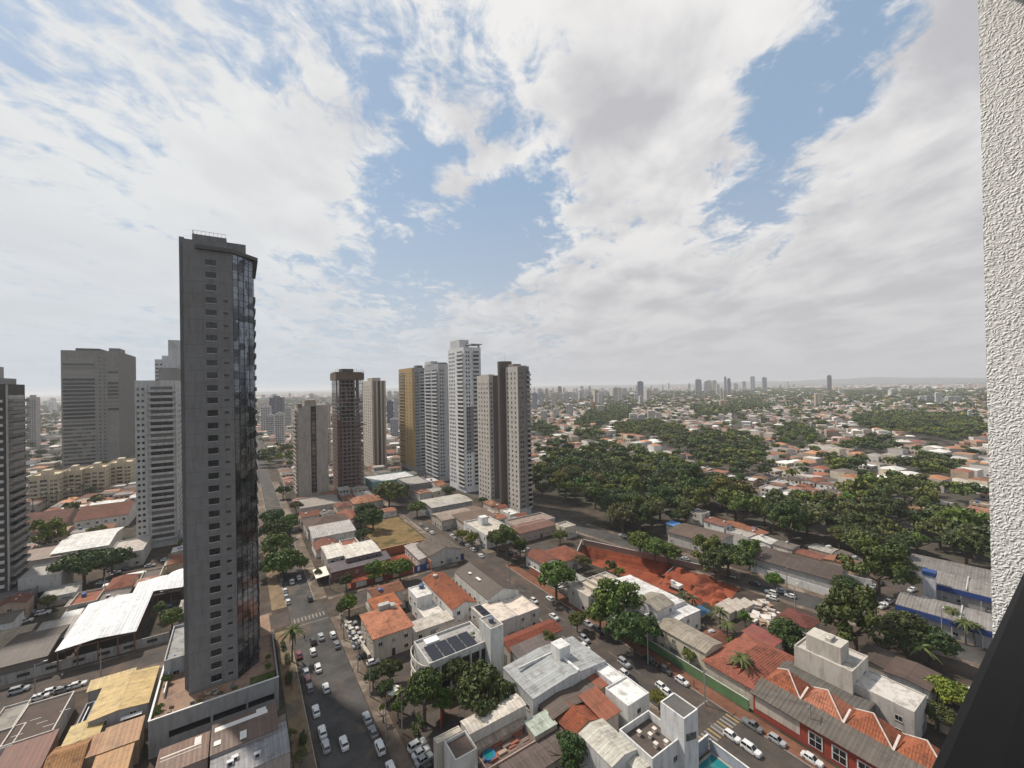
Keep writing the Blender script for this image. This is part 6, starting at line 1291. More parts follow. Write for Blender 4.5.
# ------------------------------------------------------------------ skyline towers: x left, x right, base y, top y, colour, label
SKY = [(637, 644, 398, 381, (.16, .18, .20), 'lone dark slab tower on the skyline above the woods'), (695, 702, 394, 379, (.22, .24, .27), 'dark grey tower at the left end of the skyline cluster'), (704, 709, 394, 381, (.4, .4, .4), 'slim grey tower second in the skyline cluster'), (706, 712, 393, 380, (.5, .45, .33), 'yellowish twin of the skyline cluster, left one'), (712, 717, 393, 380, (.52, .47, .33), 'yellowish twin of the skyline cluster, right one'), (716, 720, 396, 384, (.55, .53, .5), 'short pale tower in front of the yellowish twins'),
 (724, 727, 396, 376, (.45, .46, .48), 'tall thin tower, left of the tallest pair in the cluster'), (727, 731, 397, 378, (.30, .31, .33), 'tall thin grey tower, right of the tallest pair in the cluster'), (720, 723, 402, 388, (.55, .52, .45), 'cream slim tower in front, left of two'), (723, 727, 403, 389, (.55, .5, .42), 'cream slim tower in front, right of two'), (719, 729, 410, 400, (.5, .38, .27), 'squat tan block below the cream slim pair'), (733, 738, 392, 383, (.5, .5, .5), 'pale tower right of the tallest pair'), (742, 746, 391, 381, (.45, .45, .45), 'faint slender tower right of the cluster'), (750, 755, 391, 376, (.42, .44, .46), 'tall grey tower standing apart, left of two'), (762, 767, 391, 377, (.22, .23, .25), 'tall dark tower standing apart, right of two'), (827, 832, 392, 375, (.12, .09, .09), 'lone dark red-brown tower on the right skyline'), (814, 823, 406, 393, (.55, .45, .36), 'pinkish apartment tower standing in the low houses'), 
 (629, 638, 427, 413, (.55, .53, .48), 'white twin slab in the middle distance, leftmost half'), (638, 646, 427, 414, (.52, .50, .46), 'white twin slab in the middle distance, centre half'), (647, 656, 424, 410, (.56, .53, .46), 'white apartment slab right of the twin slabs'), (656, 662, 424, 412, (.55, .53, .48), 'narrow white slab at the right end of the slab group'), (592, 596, 413, 402, (.40, .22, .16), 'brick coloured narrow tower near the belt of trees'), (597, 605, 415, 405, (.5, .45, .36), 'cream block beside the brick coloured tower'), (634, 639, 402, 393, (.5, .5, .5), 'white small tower left of the dark lone slab'), 
 (935, 942, 407, 392, (.55, .55, .55), 'white tower block on the right among trees'), (925, 934, 404, 395, (.30, .30, .30), 'grey block left of the white right-hand block'), (968, 972, 423, 410, (.62, .62, .62), 'slim white water tower rising from the right-hand wood'), (893, 903, 414, 405, (.5, .42, .28), 'yellow ochre block among the right-hand trees'), (899, 910, 410, 404, (.55, .54, .5), 'white low block among the right-hand trees'), (945, 962, 403, 396, (.38, .38, .38), 'long grey block at the far right'), (918, 926, 403, 396, (.5, .5, .5), 'pale block at the far right'),
 (262, 268, 420, 402, (.45, .38, .3), 'tan tower right behind the dark tower edge'), (271, 284, 430, 396, (.15, .16, .18), 'dark blocky tower left of the beige tower'), (262, 271, 432, 405, (.42, .42, .42), 'grey slab left of the dark blocky tower'), (284, 292, 428, 406, (.5, .48, .44), 'white slab just left of the beige tower'), (268, 275, 440, 414, (.40, .40, .40), 'lower grey slab in front of the dark blocky tower'), (276, 285, 446, 412, (.45, .44, .42), 'pale slab with dark stripe below the dark blocky tower'), (322, 331, 470, 427, (.4, .33, .3), 'reddish striped slab between beige and unfinished towers'), (324, 331, 436, 402, (.4, .34, .3), 'tan tower behind the gap beside the unfinished tower'), 
 (387, 394, 428, 400, (.10, .12, .16), 'navy tower right of the cream striped tower'), (394, 399, 424, 396, (.45, .42, .38), 'tan tower left of the ochre tower'), (390, 399, 440, 418, (.3, .32, .35), 'grey low block below the navy tower'), (417, 423, 470, 400, (.40, .40, .40), 'pale tower peeking between ochre and pale grey towers'), 
 (532, 538, 412, 392, (.3, .34, .4), 'bluish tower just right of the twin brown towers'), (539, 544, 408, 391, (.4, .42, .45), 'grey tower second right of the twin brown towers'), (545, 549, 404, 388, (.5, .4, .34), 'pinkish tower third right of the twin brown towers'), (551, 556, 410, 392, (.5, .48, .44), 'cream tower under the hazy skyline left part'), (558, 562, 400, 386, (.36, .20, .16), 'brick red thin tower on the hazy skyline'), (563, 570, 404, 393, (.4, .4, .42), 'grey broad tower on the hazy skyline'), (572, 576, 402, 392, (.5, .5, .5), 'small white tower on the hazy skyline'), (578, 583, 400, 390, (.45, .44, .44), 'small grey tower on the hazy skyline'), (585, 590, 399, 390, (.48, .46, .42), 'small tan tower on the hazy skyline'), (602, 607, 398, 390, (.52, .52, .52), 'low white tower right of the small tan one'), (609, 617, 397, 388, (.5, .42, .38), 'pink broad block on the hazy skyline'), (618, 621, 396, 387, (.42, .42, .42), 'slim grey tower beside the pink broad block'), (622, 627, 396, 388, (.45, .40, .38), 'two-tone block left of the lone dark slab'), (645, 651, 395, 388, (.5, .42, .36), 'pinkish low block right of the lone dark slab'), (652, 658, 395, 389, (.46, .38, .34), 'tan low block farther right of the lone dark slab'),
 (30, 38, 450, 395, (.35, .33, .32), 'grey slender tower between the striped tower and office slab'), (540, 548, 424, 410, (.45, .44, .42), 'grey slab among roofs right of the brown twins'), (553, 560, 420, 408, (.5, .47, .43), 'pale slab behind roofs right of the brown twins'), (566, 574, 418, 404, (.42, .42, .44), 'grey slab left of the brick narrow tower'), (161, 181, 452, 356, (.45, .46, .46), 'pale tower whose lantern top shows behind the white apartment tower')]
SKYOBJ = []
for (xl, xr, yb, yt, c, lab) in SKY:
    X0, Y0, _ = P(xl, yb); X1, Y1, _ = P(xr, yb)
    w_ = math.hypot(X1-X0, Y1-Y0); X, Y = (X0+X1)/2, (Y0+Y1)/2; lo, hi = 0, 400
    for _ in range(40):
        m_ = (lo+hi)/2
        if pix(X, Y, m_)[1] > yt: lo = m_
        else: hi = m_
    h = lo; ww = w_*.80; dp = ww*rnd.uniform(.6, .9)
    o = empty('distant_tower' if h > 25 else 'distant_block', (X, Y, 0), A*.4 if X < 0 else math.atan2(X, Y)*-.6, lab, 'tower' if h > 25 else 'block')
    add(o, 'body', lambda b: (b.box(-ww/2, ww/2, -dp/2, dp/2, 0, h*.96, 'wall'), b.box(-ww*.25, ww*.2, -dp*.3, dp*.3, h*.96, h, 'wall')), c)
    def wn(b):
        st = max(3.1, h/26.); nc = 5 if w_ > 20 else 4
        for kk in range(int((h*.94)/st)):
            for i in range(nc):
                if i == nc//2 and nc == 5: continue
                s0 = -ww/2+ww*(i+.22)/nc; b.box(s0, s0+ww*.56/nc, -dp/2-.06, -dp/2-.01, kk*st+st*.35, kk*st+st*.78, 'glass')
            b.box(-ww/2-.06, -ww/2-.01, -dp*.3, dp*.3, kk*st+st*.35, kk*st+st*.78, 'glass')
    w__ = add(o, 'window', wn); w__['kind'] = 'stuff'
    SKYOBJ.append(o)
rs_ = random.Random(21)
ZN = [((258, 336), 26, (900, 3200), (24, 62)), ((384, 400), 8, (1000, 3500), (30, 70)), ((530, 668), 62, (1400, 4600), (22, 70)), ((668, 800), 16, (3000, 5500), (35, 90)), ((28, 62), 7, (1200, 3000), (25, 60)), ((800, 975), 16, (1800, 4500), (14, 34))]
for (xa, xb), cnt, (da, db), (ha, hb_) in ZN:
    for i in range(cnt):
        pxx = rs_.uniform(xa, xb); Y = da+(db-da)*rs_.random(); X = (pxx-512)/F*Y; h = rs_.uniform(ha, hb_); ww = rs_.uniform(13, 26); dp = ww*rs_.uniform(.6, .9); tall = h > 40
        c = rs_.choice([(.55, .53, .50), (.50, .47, .43), (.42, .41, .40), (.58, .57, .56), (.36, .32, .29), (.48, .42, .34), (.25, .26, .28), (.56, .54, .50)])
        o = empty('distant_tower', (X, Y, 0), rs_.uniform(-.6, .6), None, 'tower', 'towers of the hazy far skyline')
        add(o, 'body', lambda b: (b.box(-ww/2, ww/2, -dp/2, dp/2, 0, h*.95, 'wall'), b.box(-ww*.25, ww*.2, -dp*.3, dp*.3, h*.95, h, 'wall')), c)
        def wn(b):
            for kk in range(int(h*.93/3.2)):
                for i_ in range(3): b.box(-ww/2+ww*(i_+.22)/3, -ww/2+ww*(i_+.78)/3, -dp/2-.06, -dp/2-.01, kk*3.2+1.1, kk*3.2+2.5, 'glass')
        w__ = add(o, 'window', wn); w__['kind'] = 'stuff'
        auto(o, ('tall ' if tall else 'lower ')+('white' if c[0] > .52 else 'cream' if c[0] > .45 else 'grey' if c[0] > .4 else 'brownish' if c[0] > .3 else 'dark')+' distant tower', X, Y, h*.6)
# ------------------------------------------------------------------ cars
RIM = []
def car_meshes(L_, W_, Hh, cab0, cab1, bon=.92, box=False):
    """side section swept: returns body, glass, wheel, lights meshes"""
    x = W_/2; y = L_/2
    bd = MB()
    z0, z1, z2, z3 = .25, .62, bon, Hh
    # lower hull with rounded nose and tail in plan
    P0 = [(-x*.78, -y), (x*.78, -y), (x, -y*.82), (x, y*.82), (x*.75, y), (-x*.75, y), (-x, y*.82), (-x, -y*.82)]
    P1 = [(a*.98, b*.99) for a, b in P0]; P2 = [(a*.90, b*.955) for a, b in P0]
    rings = [(P0, z0), (P0, z1), (P1, z1+.08), (P2, z2)]
    k0 = len(bd.v)
    for pts, z in rings: bd.v += [(a, b, z) for a, b in pts]
    for r in range(3):
        for i in range(8): j = (i+1) % 8; bd.f.append((r*8+i, r*8+j, (r+1)*8+j, (r+1)*8+i)); bd.mi.append(bd.mat('car_paint'))
    bd.f.append(tuple(range(24, 32))); bd.mi.append(0); bd.f.append(tuple(range(7, -1, -1))); bd.mi.append(0)
    cy0, cy1 = cab0*L_-y, cab1*L_-y    # greenhouse from cab0 to cab1 of the length (front is +y)
    xr = x*.74
    bd.hexa([(-xr, cy0+.28, z3-.06), (xr, cy0+.28, z3-.06), (xr, cy1-.62, z3-.06), (-xr, cy1-.62, z3-.06)], [(-xr*.93, cy0+.34, z3), (xr*.93, cy0+.34, z3), (xr*.93, cy1-.70, z3), (-xr*.93, cy1-.70, z3)], 'car_paint')
    for s in (-1, 1):   # pillars
        for (a, b2) in ((cy0+.01, cy0+.27), ((cy0+cy1)/2-.1, (cy0+cy1)/2-.1), (cy1-.02, cy1-.63)):
            bd.hexa([(s*x*.88-.03, a-.04, z2-.01), (s*x*.88+.03, a-.04, z2-.01), (s*x*.88+.03, a+.05, z2-.01), (s*x*.88-.03, a+.05, z2-.01)], [(s*xr-.03, b2-.04, z3-.05), (s*xr+.03, b2-.04, z3-.05), (s*xr+.03, b2+.05, z3-.05), (s*xr-.03, b2+.05, z3-.05)], 'car_paint')
        bd.box(s*x*.98-.08, s*x*.98+.1, cy1-.35, cy1-.2, z2, z2+.14, 'car_paint')
    gl = MB(); gl.hexa([(-x*.86, cy0, z2+.002), (x*.86, cy0, z2+.002), (x*.86, cy1, z2+.002), (-x*.86, cy1, z2+.002)], [(-xr*.97, cy0+.27, z3-.062), (xr*.97, cy0+.27, z3-.062), (xr*.97, cy1-.63, z3-.062), (-xr*.97, cy1-.63, z3-.062)], 'glass')
    wh = MB(); wh.tube((-.11, 0, 0), (.11, 0, 0), .32, .32, 'rubber', 14); pass
    rm_ = MB(); rm_.tube((-.125, 0, 0), (.125, 0, 0), .18, .18, 'metal', 8); RIM.append(rm_.mesh('rim'))
    hl = MB(); hl.box(-.2, .2, -.02, .03, -.07, .07, 'headlight'); tl = MB(); tl.box(-.17, .17, -.03, .02, -.09, .09, 'taillight')
    return [m_.mesh(n) for m_, n in ((bd, 'body'), (gl, 'windows'), (wh, 'wheel'), (hl, 'headlight'), (tl, 'taillight'))]+[(L_, W_)]
CT = {'hatch': car_meshes(3.95, 1.72, 1.48, .06, .72), 'sedan': car_meshes(4.4, 1.76, 1.45, .16, .70), 'suv': car_meshes(4.5, 1.85, 1.70, .04, .72, 1.0), 'pickup': car_meshes(5.1, 1.85, 1.72, .38, .78, .98)}
CW = {'W': (.55, .55, .54), 'S': (.30, .31, .32), 'G': (.13, .135, .14), 'K': (.02, .02, .022), 'R': (.14, .025, .03), 'B': (.03, .06, .18)}
CN = {'W': 'white', 'S': 'silver', 'G': 'dark grey', 'K': 'black', 'R': 'dark red', 'B': 'blue'}
KN = {'hatch': 'hatchback', 'sedan': 'saloon', 'suv': 'SUV', 'pickup': 'pickup'}
def car(px, py, c, kind, ang, where, group=None, xyz=None):
    X, Y, z = P(px, py, .8) if xyz is None else xyz
    ms = CT[kind]; L_, W_ = ms[5]
    r = empty('parked_car' if 'park' in where or 'queue' not in where and 'driv' not in where else 'car', (X, Y, .03), ang, None, 'car', group)
    r.scale = (.92, .92, .92)
    link('body', ms[0], r, color=CW[c]); link('windows', ms[1], r)
    for sx in (-1, 1):
        for sy in (-.31, .30): w_ = link('wheel', ms[2], r, (sx*(W_/2-.10), sy*L_, .32)); link('rim', RIM[0], w_) if math.hypot(X, Y) < 150 else None
        link('headlight', ms[3], r, (sx*W_*.36, L_*.5-.06, .66)); link('taillight', ms[4], r, (sx*W_*.37, -L_*.5+.06, .72))
    auto(r, CN[c]+' '+KN[kind]+' '+where, X, Y, .8); return r
up = A; rt = A-math.pi/2
AVC = [(313, 640, 'K', 'suv', 'near the crossing, driving'), (321, 636, 'S', 'sedan', 'at the stop line, driving'), (333, 634, 'W', 'hatch', 'at the stop line, driving'), (337, 644, 'G', 'sedan', 'near the crossing, driving'), (313, 651, 'W', 'hatch', 'driving on the avenue'), (318, 667, 'W', 'sedan', 'driving on the avenue'), (326, 687, 'W', 'hatch', 'driving on the avenue'), (344, 742, 'W', 'sedan', 'driving on the avenue')]
for a in AVC: car(a[0], a[1], a[2], a[3], up, a[4])
for a in [(299, 654, 'R', 'sedan'), (306, 671, 'S', 'hatch'), (308, 679, 'R', 'hatch'), (310, 687, 'G', 'hatch'), (316, 710, 'W', 'sedan'), (322.5, 731, 'W', 'sedan'), (326, 745, 'S', 'hatch')]: car(*a, up, 'parked at the left avenue kerb', 'cars parked along the avenue kerbs')
for a in [(367, 717, 'S', 'sedan'), (373, 731, 'G', 'sedan'), (380, 746, 'W', 'suv'), (391, 767, 'W', 'hatch')]: car(*a, up, 'parked at the right avenue kerb', 'cars parked along the avenue kerbs')
for a in [(292, 581, 'W', 'suv'), (299, 577, 'W', 'sedan'), (310, 598, 'K', 'suv')]: car(*a, up, 'driving up the avenue')
for a in [(281, 579, 'G', 'hatch'), (285, 590, 'W', 'hatch'), (286, 596, 'S', 'hatch'), (288, 601, 'W', 'hatch'), (292, 545, 'G', 'hatch'), (294, 538, 'S', 'sedan'), (293, 529, 'W', 'sedan')]: car(*a, up, 'parked up the avenue', 'cars parked beyond the crossing')
for a in [(351, 623, 'W', 'sedan'), (353, 629, 'W', 'hatch'), (355, 634, 'S', 'sedan'), (357, 639, 'W', 'hatch'), (359, 644, 'S', 'sedan'), (364, 654, 'K', 'sedan')]: car(*a, rt+.1, 'parked in the walled car park', 'cars in the walled car park')
car(373, 661, 'W', 'hatch', rt, 'parked alone')
for a in [(417, 744, 'W', 'suv'), (421, 751, 'W', 'sedan'), (424, 758, 'S', 'sedan'), (430, 766, 'K', 'hatch')]: car(*a, rt+.1, 'parked in a row', 'cars in the bottom car park')
car(19, 689, 'S', 'suv', rt, 'driving on the left street')
for a in [(52, 690, 'W', 'hatch'), (63, 689, 'G', 'hatch'), (77, 684, 'W', 'sedan'), (40, 696, 'W', 'hatch')]: car(*a, rt, 'parked on the left street', 'cars on the left street')
for a in [(27, 612, 'S', 'suv'), (43, 612, 'W', 'suv'), (25, 620, 'W', 'sedan'), (8, 630, 'W', 'sedan'), (40, 604, 'R', 'pickup'), (55, 603, 'R', 'sedan'), (102, 582, 'S', 'sedan'), (92, 594, 'W', 'suv'), (115, 572, 'S', 'sedan'), (166, 559, 'W', 'sedan'), (150, 565, 'S', 'sedan'), (18, 607, 'G', 'sedan'), (128, 568, 'K', 'sedan'), (165, 606, 'B', 'suv')]: car(*a, rt, 'parked in a yard', 'cars on the left yards')
for i, (px, py) in enumerate([(115, 586), (125, 581), (136, 576)]):
    X, Y, _ = P(px, py, 1.5); r = empty('cargo_container', (X, Y, 0), rt, ['white cargo container behind the canopy hall, leftmost of three', 'white cargo container behind the canopy hall, middle of three', 'white cargo container behind the canopy hall, rightmost of three'][i], 'container')
    add(r, 'box', lambda b: b.box(-1.25, 1.25, -3.5, 3.5, .1, 2.7, 'ribs_y'), (.5, .48, .44)); add(r, 'roof', lambda b: b.box(-1.28, 1.28, -3.52, 3.52, 2.701, 2.8, 'plain'), WHITE); add(r, 'door', lambda b: b.box(-1.1, 1.1, -3.56, -3.501, .2, 2.5, 'metal'))
car(624, 662, 'S', 'suv', up+math.pi, 'driving on the side street')
for a in [(625, 673, 'W', 'hatch'), (632, 679, 'K', 'hatch'), (662, 686, 'W', 'hatch'), (668, 692, 'W', 'sedan'), (732, 735, 'W', 'hatch'), (751, 748, 'W', 'suv'), (534, 600, 'W', 'hatch'), (532, 605, 'W', 'sedan'), (554, 616, 'W', 'sedan'), (584, 638, 'S', 'suv'), (585, 646, 'W', 'hatch')]: car(*a, up+math.pi, 'parked nearside on the side street', 'cars parked along the side street')
for a in [(650, 659, 'K', 'sedan'), (665, 669, 'K', 'suv'), (682, 680, 'W', 'hatch'), (752, 724, 'G', 'pickup'), (777, 739, 'S', 'hatch'), (812, 758, 'W', 'sedan'), (574, 613, 'G', 'sedan'), (588, 623, 'S', 'sedan'), (598, 629, 'K', 'suv')]: car(*a, up+math.pi, 'parked farside on the side street', 'cars parked along the side street')
car(550, 598, 'W', 'hatch', up, 'driving on the side street')
for a in [(452, 535, 'W', 'hatch'), (455, 538, 'S', 'hatch'), (462, 543, 'K', 'sedan'), (473, 549, 'W', 'suv'), (481, 555, 'W', 'sedan'), (432, 532, 'W', 'sedan'), (427, 529, 'W', 'hatch'), (421, 524, 'S', 'sedan'), (468, 545, 'S', 'sedan')]: car(*a, up, 'parked on the upper side street', 'cars parked on the upper side street')
for a in [(440, 519, 'W', 'hatch'), (444, 522, 'S', 'hatch'), (448, 524, 'W', 'sedan'), (452, 526, 'S', 'sedan'), (457, 526, 'W', 'hatch'), (461, 525, 'W', 'suv'), (514, 553, 'K', 'sedan'), (521, 550, 'W', 'sedan'), (517, 556, 'R', 'hatch'), (527, 549, 'S', 'hatch')]: car(*a, up+.5, 'parked on a forecourt', 'cars on the upper forecourts')
cup = math.atan2(cdv.y, cdv.x)-math.pi/2
for a in [(685, 558, 'S', 'sedan', 'driving'), (731, 575, 'W', 'hatch', 'driving'), (771, 592, 'W', 'suv', 'parked'), (772, 597, 'W', 'hatch', 'parked'), (790, 595, 'W', 'hatch', 'parked'), (706, 561, 'K', 'sedan', 'parked'), (755, 583, 'K', 'sedan', 'parked'), (780, 590, 'S', 'sedan', 'driving'), (623, 535, 'W', 'sedan', 'driving')]: car(*a[:4], cup, a[4]+' on the back street')
for a in [(788, 555, 'W', 'hatch'), (795, 557, 'W', 'hatch'), (801, 558, 'S', 'hatch'), (813, 562, 'S', 'sedan'), (862, 588, 'W', 'sedan'), (865, 592, 'W', 'hatch'), (869, 584, 'S', 'sedan'), (874, 586, 'S', 'sedan'), (880, 583, 'K', 'sedan'), (856, 595, 'W', 'sedan'), (883, 605, 'W', 'pickup'), (888, 601, 'W', 'sedan'), (912, 589, 'W', 'sedan'), (937, 594, 'S', 'sedan'), (922, 570, 'K', 'sedan'), (928, 568, 'S', 'sedan')]: car(*a, cup+1.3, 'parked at the school', 'cars on the school forecourt')
# ------------------------------------------------------------------ poles, lines, people, garden things
def pole(px, py, h, label, lamp=True, c='concrete'):
    X, Y, _ = P(px, py); r = empty('utility_pole' if not lamp else 'street_lamp', (X, Y, 0), A, label, 'pole' if not lamp else 'street lamp')
    add(r, 'post', lambda b: b.tube((0, 0, 0), (0, 0, h), .17, .10, c, 8))
    if lamp: add(r, 'arm', lambda b: b.tube((0, 0, h-.3), (1.8, 0, h+.3), .05, .04, 'metal', 6)); add(r, 'lamp_head', lambda b: b.box(1.6, 2.4, -.15, .15, h+.25, h+.4, 'plain'), (.5, .5, .5))
    else: add(r, 'crossarm', lambda b: b.box(-1.1, 1.1, -.06, .06, h-.9, h-.75, 'wood')); add(r, 'insulator', lambda b: [b.tube((a, 0, h-.749), (a, 0, h-.55), .05, .04, 'headlight', 6) for a in (-1, -.4, .4, 1)])
    return X, Y
PL = [(386, 738, 9., 'utility pole on the right avenue pavement, nearest the camera'), (402, 733, 9., 'thick dark pole beside the red garden wall'), (370, 697, 9., 'utility pole on the right avenue pavement, second from camera'), (358, 672, 9., 'utility pole at the car park wall'), (344, 640, 9., 'utility pole at the avenue crossing'), (510, 585, 9., 'utility pole where the side street meets the dark hall'), (436, 541, 9., 'utility pole at the grey corner house'), (705, 705, 9., 'utility pole on the red pavement of the side street'), (648, 664, 9., 'utility pole by the dark parked saloon on the side street'), (787, 590, 9., 'utility pole before the white wall panels'), (811, 744, 9., 'utility pole in front of the red restaurant wall'), (101, 681, 9., 'dark pole on the left street beside the yellow lean-to'), (330, 590, 9., 'utility pole on the cross street by the red mural wall')]
tops = {}
for i, (px, py, h, l) in enumerate(PL): tops[i] = pole(px, py, h, l, False)
for (px, py, h, l) in [(35, 697, 8.5, 'street lamp with pale head on the left street'), (942, 640, 9, 'thin lamp post in front of the blue school wing'), (795, 612, 9, 'lamp post on the back street pavement'), (105, 600, 9, 'lamp post in the yard behind the canopy hall')]: pole(px, py, h, l, True)
def wire(i, j, label):
    a, b_ = tops[i], tops[j]; mb = MB(); n = 8
    for o_ in (-.9, 0, .9):
        for k in range(n):
            f0, f1 = k/n, (k+1)/n; z = lambda f: 8.5-.9*4*f*(1-f)
            mb.tube((a[0]+(b_[0]-a[0])*f0+o_, a[1]+(b_[1]-a[1])*f0, z(f0)), (a[0]+(b_[0]-a[0])*f1+o_, a[1]+(b_[1]-a[1])*f1, z(f1)), .025, .025, 'dark_metal', 4, False)
    o = mb.build('power_line'); tag(o, label, 'cable')
wire(0, 2, 'sagging cables between the first two poles of the avenue'); wire(2, 3, 'sagging cables up to the car park wall pole'); wire(3, 4, 'sagging cables from the car park wall to the crossing'); wire(5, 6, 'sagging cables from the dark hall up to the grey corner house'); wire(4, 12, 'sagging cables from the crossing to the red mural wall'); wire(0, 1, 'short cables between the two poles at the red garden wall'); wire(8, 7, 'sagging cables along the side street, near part'); wire(7, 10, 'sagging cables along the side street, past the restaurant')
def person(px, py, label, c, a=0.):
    X, Y, _ = P(px, py); b = bpy.data.meshes.new('person'); 
    vs = [((0, 0, .92), .16), ((0, 0, 1.2), .17), ((0, 0, 1.42), .13), ((0, 0, 1.53), .06), ((0, .02, 1.66), .11), ((0, .02, 1.76), .07), ((-.1, 0, .85), .10), ((-.11, .06, .48), .07), ((-.11, 0, .08), .05), ((-.11, .12, .04), .04), ((.1, 0, .85), .10), ((.11, -.06, .48), .07), ((.11, -.14, .08), .05), ((.11, -.02, .04), .04), ((-.19, 0, 1.40), .06), ((-.25, -.03, 1.14), .045), ((-.26, .05, .88), .035), ((.19, 0, 1.40), .06), ((.25, .03, 1.14), .045), ((.26, .10, .88), .035)]
    es = [(0, 1), (1, 2), (2, 3), (3, 4), (4, 5), (0, 6), (6, 7), (7, 8), (8, 9), (0, 10), (10, 11), (11, 12), (12, 13), (2, 14), (14, 15), (15, 16), (2, 17), (17, 18), (18, 19)]
    b.from_pydata([v[0] for v in vs], es, []); o = bpy.data.objects.new('person', b); col.objects.link(o)
    m_ = o.modifiers.new('skin', 'SKIN'); 
    for i, sv in enumerate(b.skin_vertices[0].data if b.skin_vertices else []): pass
    return o, X, Y, vs
def people(specs):
    for px, py, label, c, a in specs:
        o, X, Y, vs = person(px, py, label, c, a)
        me = o.data
        bpy.context.view_layer.objects.active = o; o.select_set(True)
        if not me.skin_vertices: bpy.ops.mesh.customdata_skin_add()
        for i, sv in enumerate(me.skin_vertices[0].data): sv.radius = (vs[i][1], vs[i][1]); sv.use_root = (i == 0)
        s = o.modifiers.new('sub', 'SUBSURF'); s.levels = 1; s.render_levels = 1
        me.materials.append(M['skin']); o.select_set(False)
        dg = bpy.context.evaluated_depsgraph_get(); dg.update(); m2 = bpy.data.meshes.new_from_object(o.evaluated_get(dg)); o.modifiers.clear(); o.data = m2; m2.materials.clear(); [m2.materials.append(M[k]) for k in ('skin', 'plain', 'plain')]
        for p_ in m2.polygons: z = p_.center.z; p_.material_index = 0 if z > 1.5 or (abs(p_.center.x) > .2 and z < 1.25) else 1
        o.location = (X, Y, .13); o.rotation_euler[2] = a; o.color = (*c, 1); tag(o, label, 'person')
        hb_ = MB(); hb_.tube((0, .0, 1.70), (0, -.0, 1.85), .125, .07, 'rubber', 8); hb_.build('hair', o)
people([(304.5, 640, 'person in dark clothes walking by the crossing, left of the cars', (.03, .03, .035), .5), (694, 688, 'person in dark clothes on the red pavement by the green wall', (.03, .03, .04), 1.5), (842, 762, 'person in grey clothes on the pavement before the red restaurant', (.12, .12, .14), 1.2), (364, 682, 'person in a white shirt on the right avenue pavement', (.5, .5, .5), .4), (341, 628, 'person in a blue shirt at the right end of the crossing', (.05, .08, .2), 1.), (292, 690, 'person in a red shirt on the left avenue pavement', (.3, .05, .04), .2)])
for i, (px, py, l_) in enumerate([(283, 648, 5), (287, 662, 6), (289, 680, 7), (303, 742, 5), (268, 640, 4), (420, 724, 5), (415, 733, 4)]):
    X, Y, _ = P(px, py); o = empty('hedge', (X, Y, .1), A, None, 'hedge'); cr = link('foliage', MID[i % 5], o, (0, 0, .5), DK); cr.scale = (.9, l_*.5, 1.3); auto(o, 'clipped dark hedge by the pavement', X, Y, .5)
for i, (u, v, r_, hh) in enumerate([(122.5, -16.5, .9, 1.6), (124.5, -16.3, .8, 1.4), (135, -16.2, 1.1, 2.2), (122., 5.6, .8, 1.4), (126, 5.2, .9, 1.8), (131, 5.4, .7, 1.4), (122, -2, .6, 1.), (122, -9, .6, 1.), (150, -15.8, 1.1, 2.4)]):
    X, Y = toxy(u, v); o = empty('shrub', (X, Y, 7.3), 0, None, 'shrub'); cr = link('foliage', MID[i % 5], o, (0, 0, hh*.5), MD); cr.scale = (r_, r_, hh*.8); auto(o, 'green potted shrub on the podium terrace', X, Y, 8.3)
# parasol in the garden
X, Y, _ = P(394, 699); r = empty('parasol', (X, Y, 0), 0, 'round off-white garden parasol near the red wall', 'parasol')
add(r, 'pole', lambda b: b.tube((0, 0, 0), (0, 0, 2.6), .04, .04, 'wood', 6))
def cano(b):
    n = 12
    for i in range(n):
        a, c_ = 2*math.pi*i/n, 2*math.pi*(i+1)/n; b.poly([(1.9*math.cos(a), 1.9*math.sin(a), 2.3), (1.9*math.cos(c_), 1.9*math.sin(c_), 2.3), (0, 0, 2.85)], 'plain'); b.poly([(1.9*math.cos(c_), 1.9*math.sin(c_), 2.28), (1.9*math.cos(a), 1.9*math.sin(a), 2.28), (0, 0, 2.8)], 'plain')
add(r, 'canopy', cano, (.6, .6, .56))
longwall('leaning red garden wall below the dark trees', *uv(441, 729), *uv(444, 712), 3., 'wall', (.30, .06, .04))
sheet('lawn', 43., 48., 124, 131, .016, 'lawn', 'stuff'); sheet('car_park', 33, 42, 100, 150, .010, 'asphalt_red'); sheet('car_park', 33, 52, 60, 98, .010, 'asphalt_red'); sheet('forecourt', -14, 8.4, 60, 118, .010, 'paving'); sheet('lawn', -78, -50, 178, 190, .008, 'lawn', 'stuff')
X, Y, _ = P(138, 0, 0) if False else P(183, 626); 
X, Y, _ = P(178, 622); o = empty('tarpaulin_roof', (X, Y, 0), A, 'crumpled blue tarpaulin shelter beside the dark tower', 'tarpaulin'); add(o, 'sheet', lambda b: [b.hexa([(-4+i*2, -2, 2.2+.3*(i % 2)), (-2+i*2, -2, 2.5-.3*(i % 2)), (-2+i*2, 2, 2.6-.3*(i % 2)), (-4+i*2, 2, 2.4+.3*(i % 2))], [(-4+i*2, -2, 2.26+.3*(i % 2)), (-2+i*2, -2, 2.56-.3*(i % 2)), (-2+i*2, 2, 2.66-.3*(i % 2)), (-4+i*2, 2, 2.46+.3*(i % 2))], 'plain') for i in range(4)], (.10, .22, .45)); add(o, 'post', lambda b: [b.box(a, a+.1, c, c+.1, 0, 2.2, 'wood') for a in (-3.9, 3.8) for c in (-1.9, 1.8)])
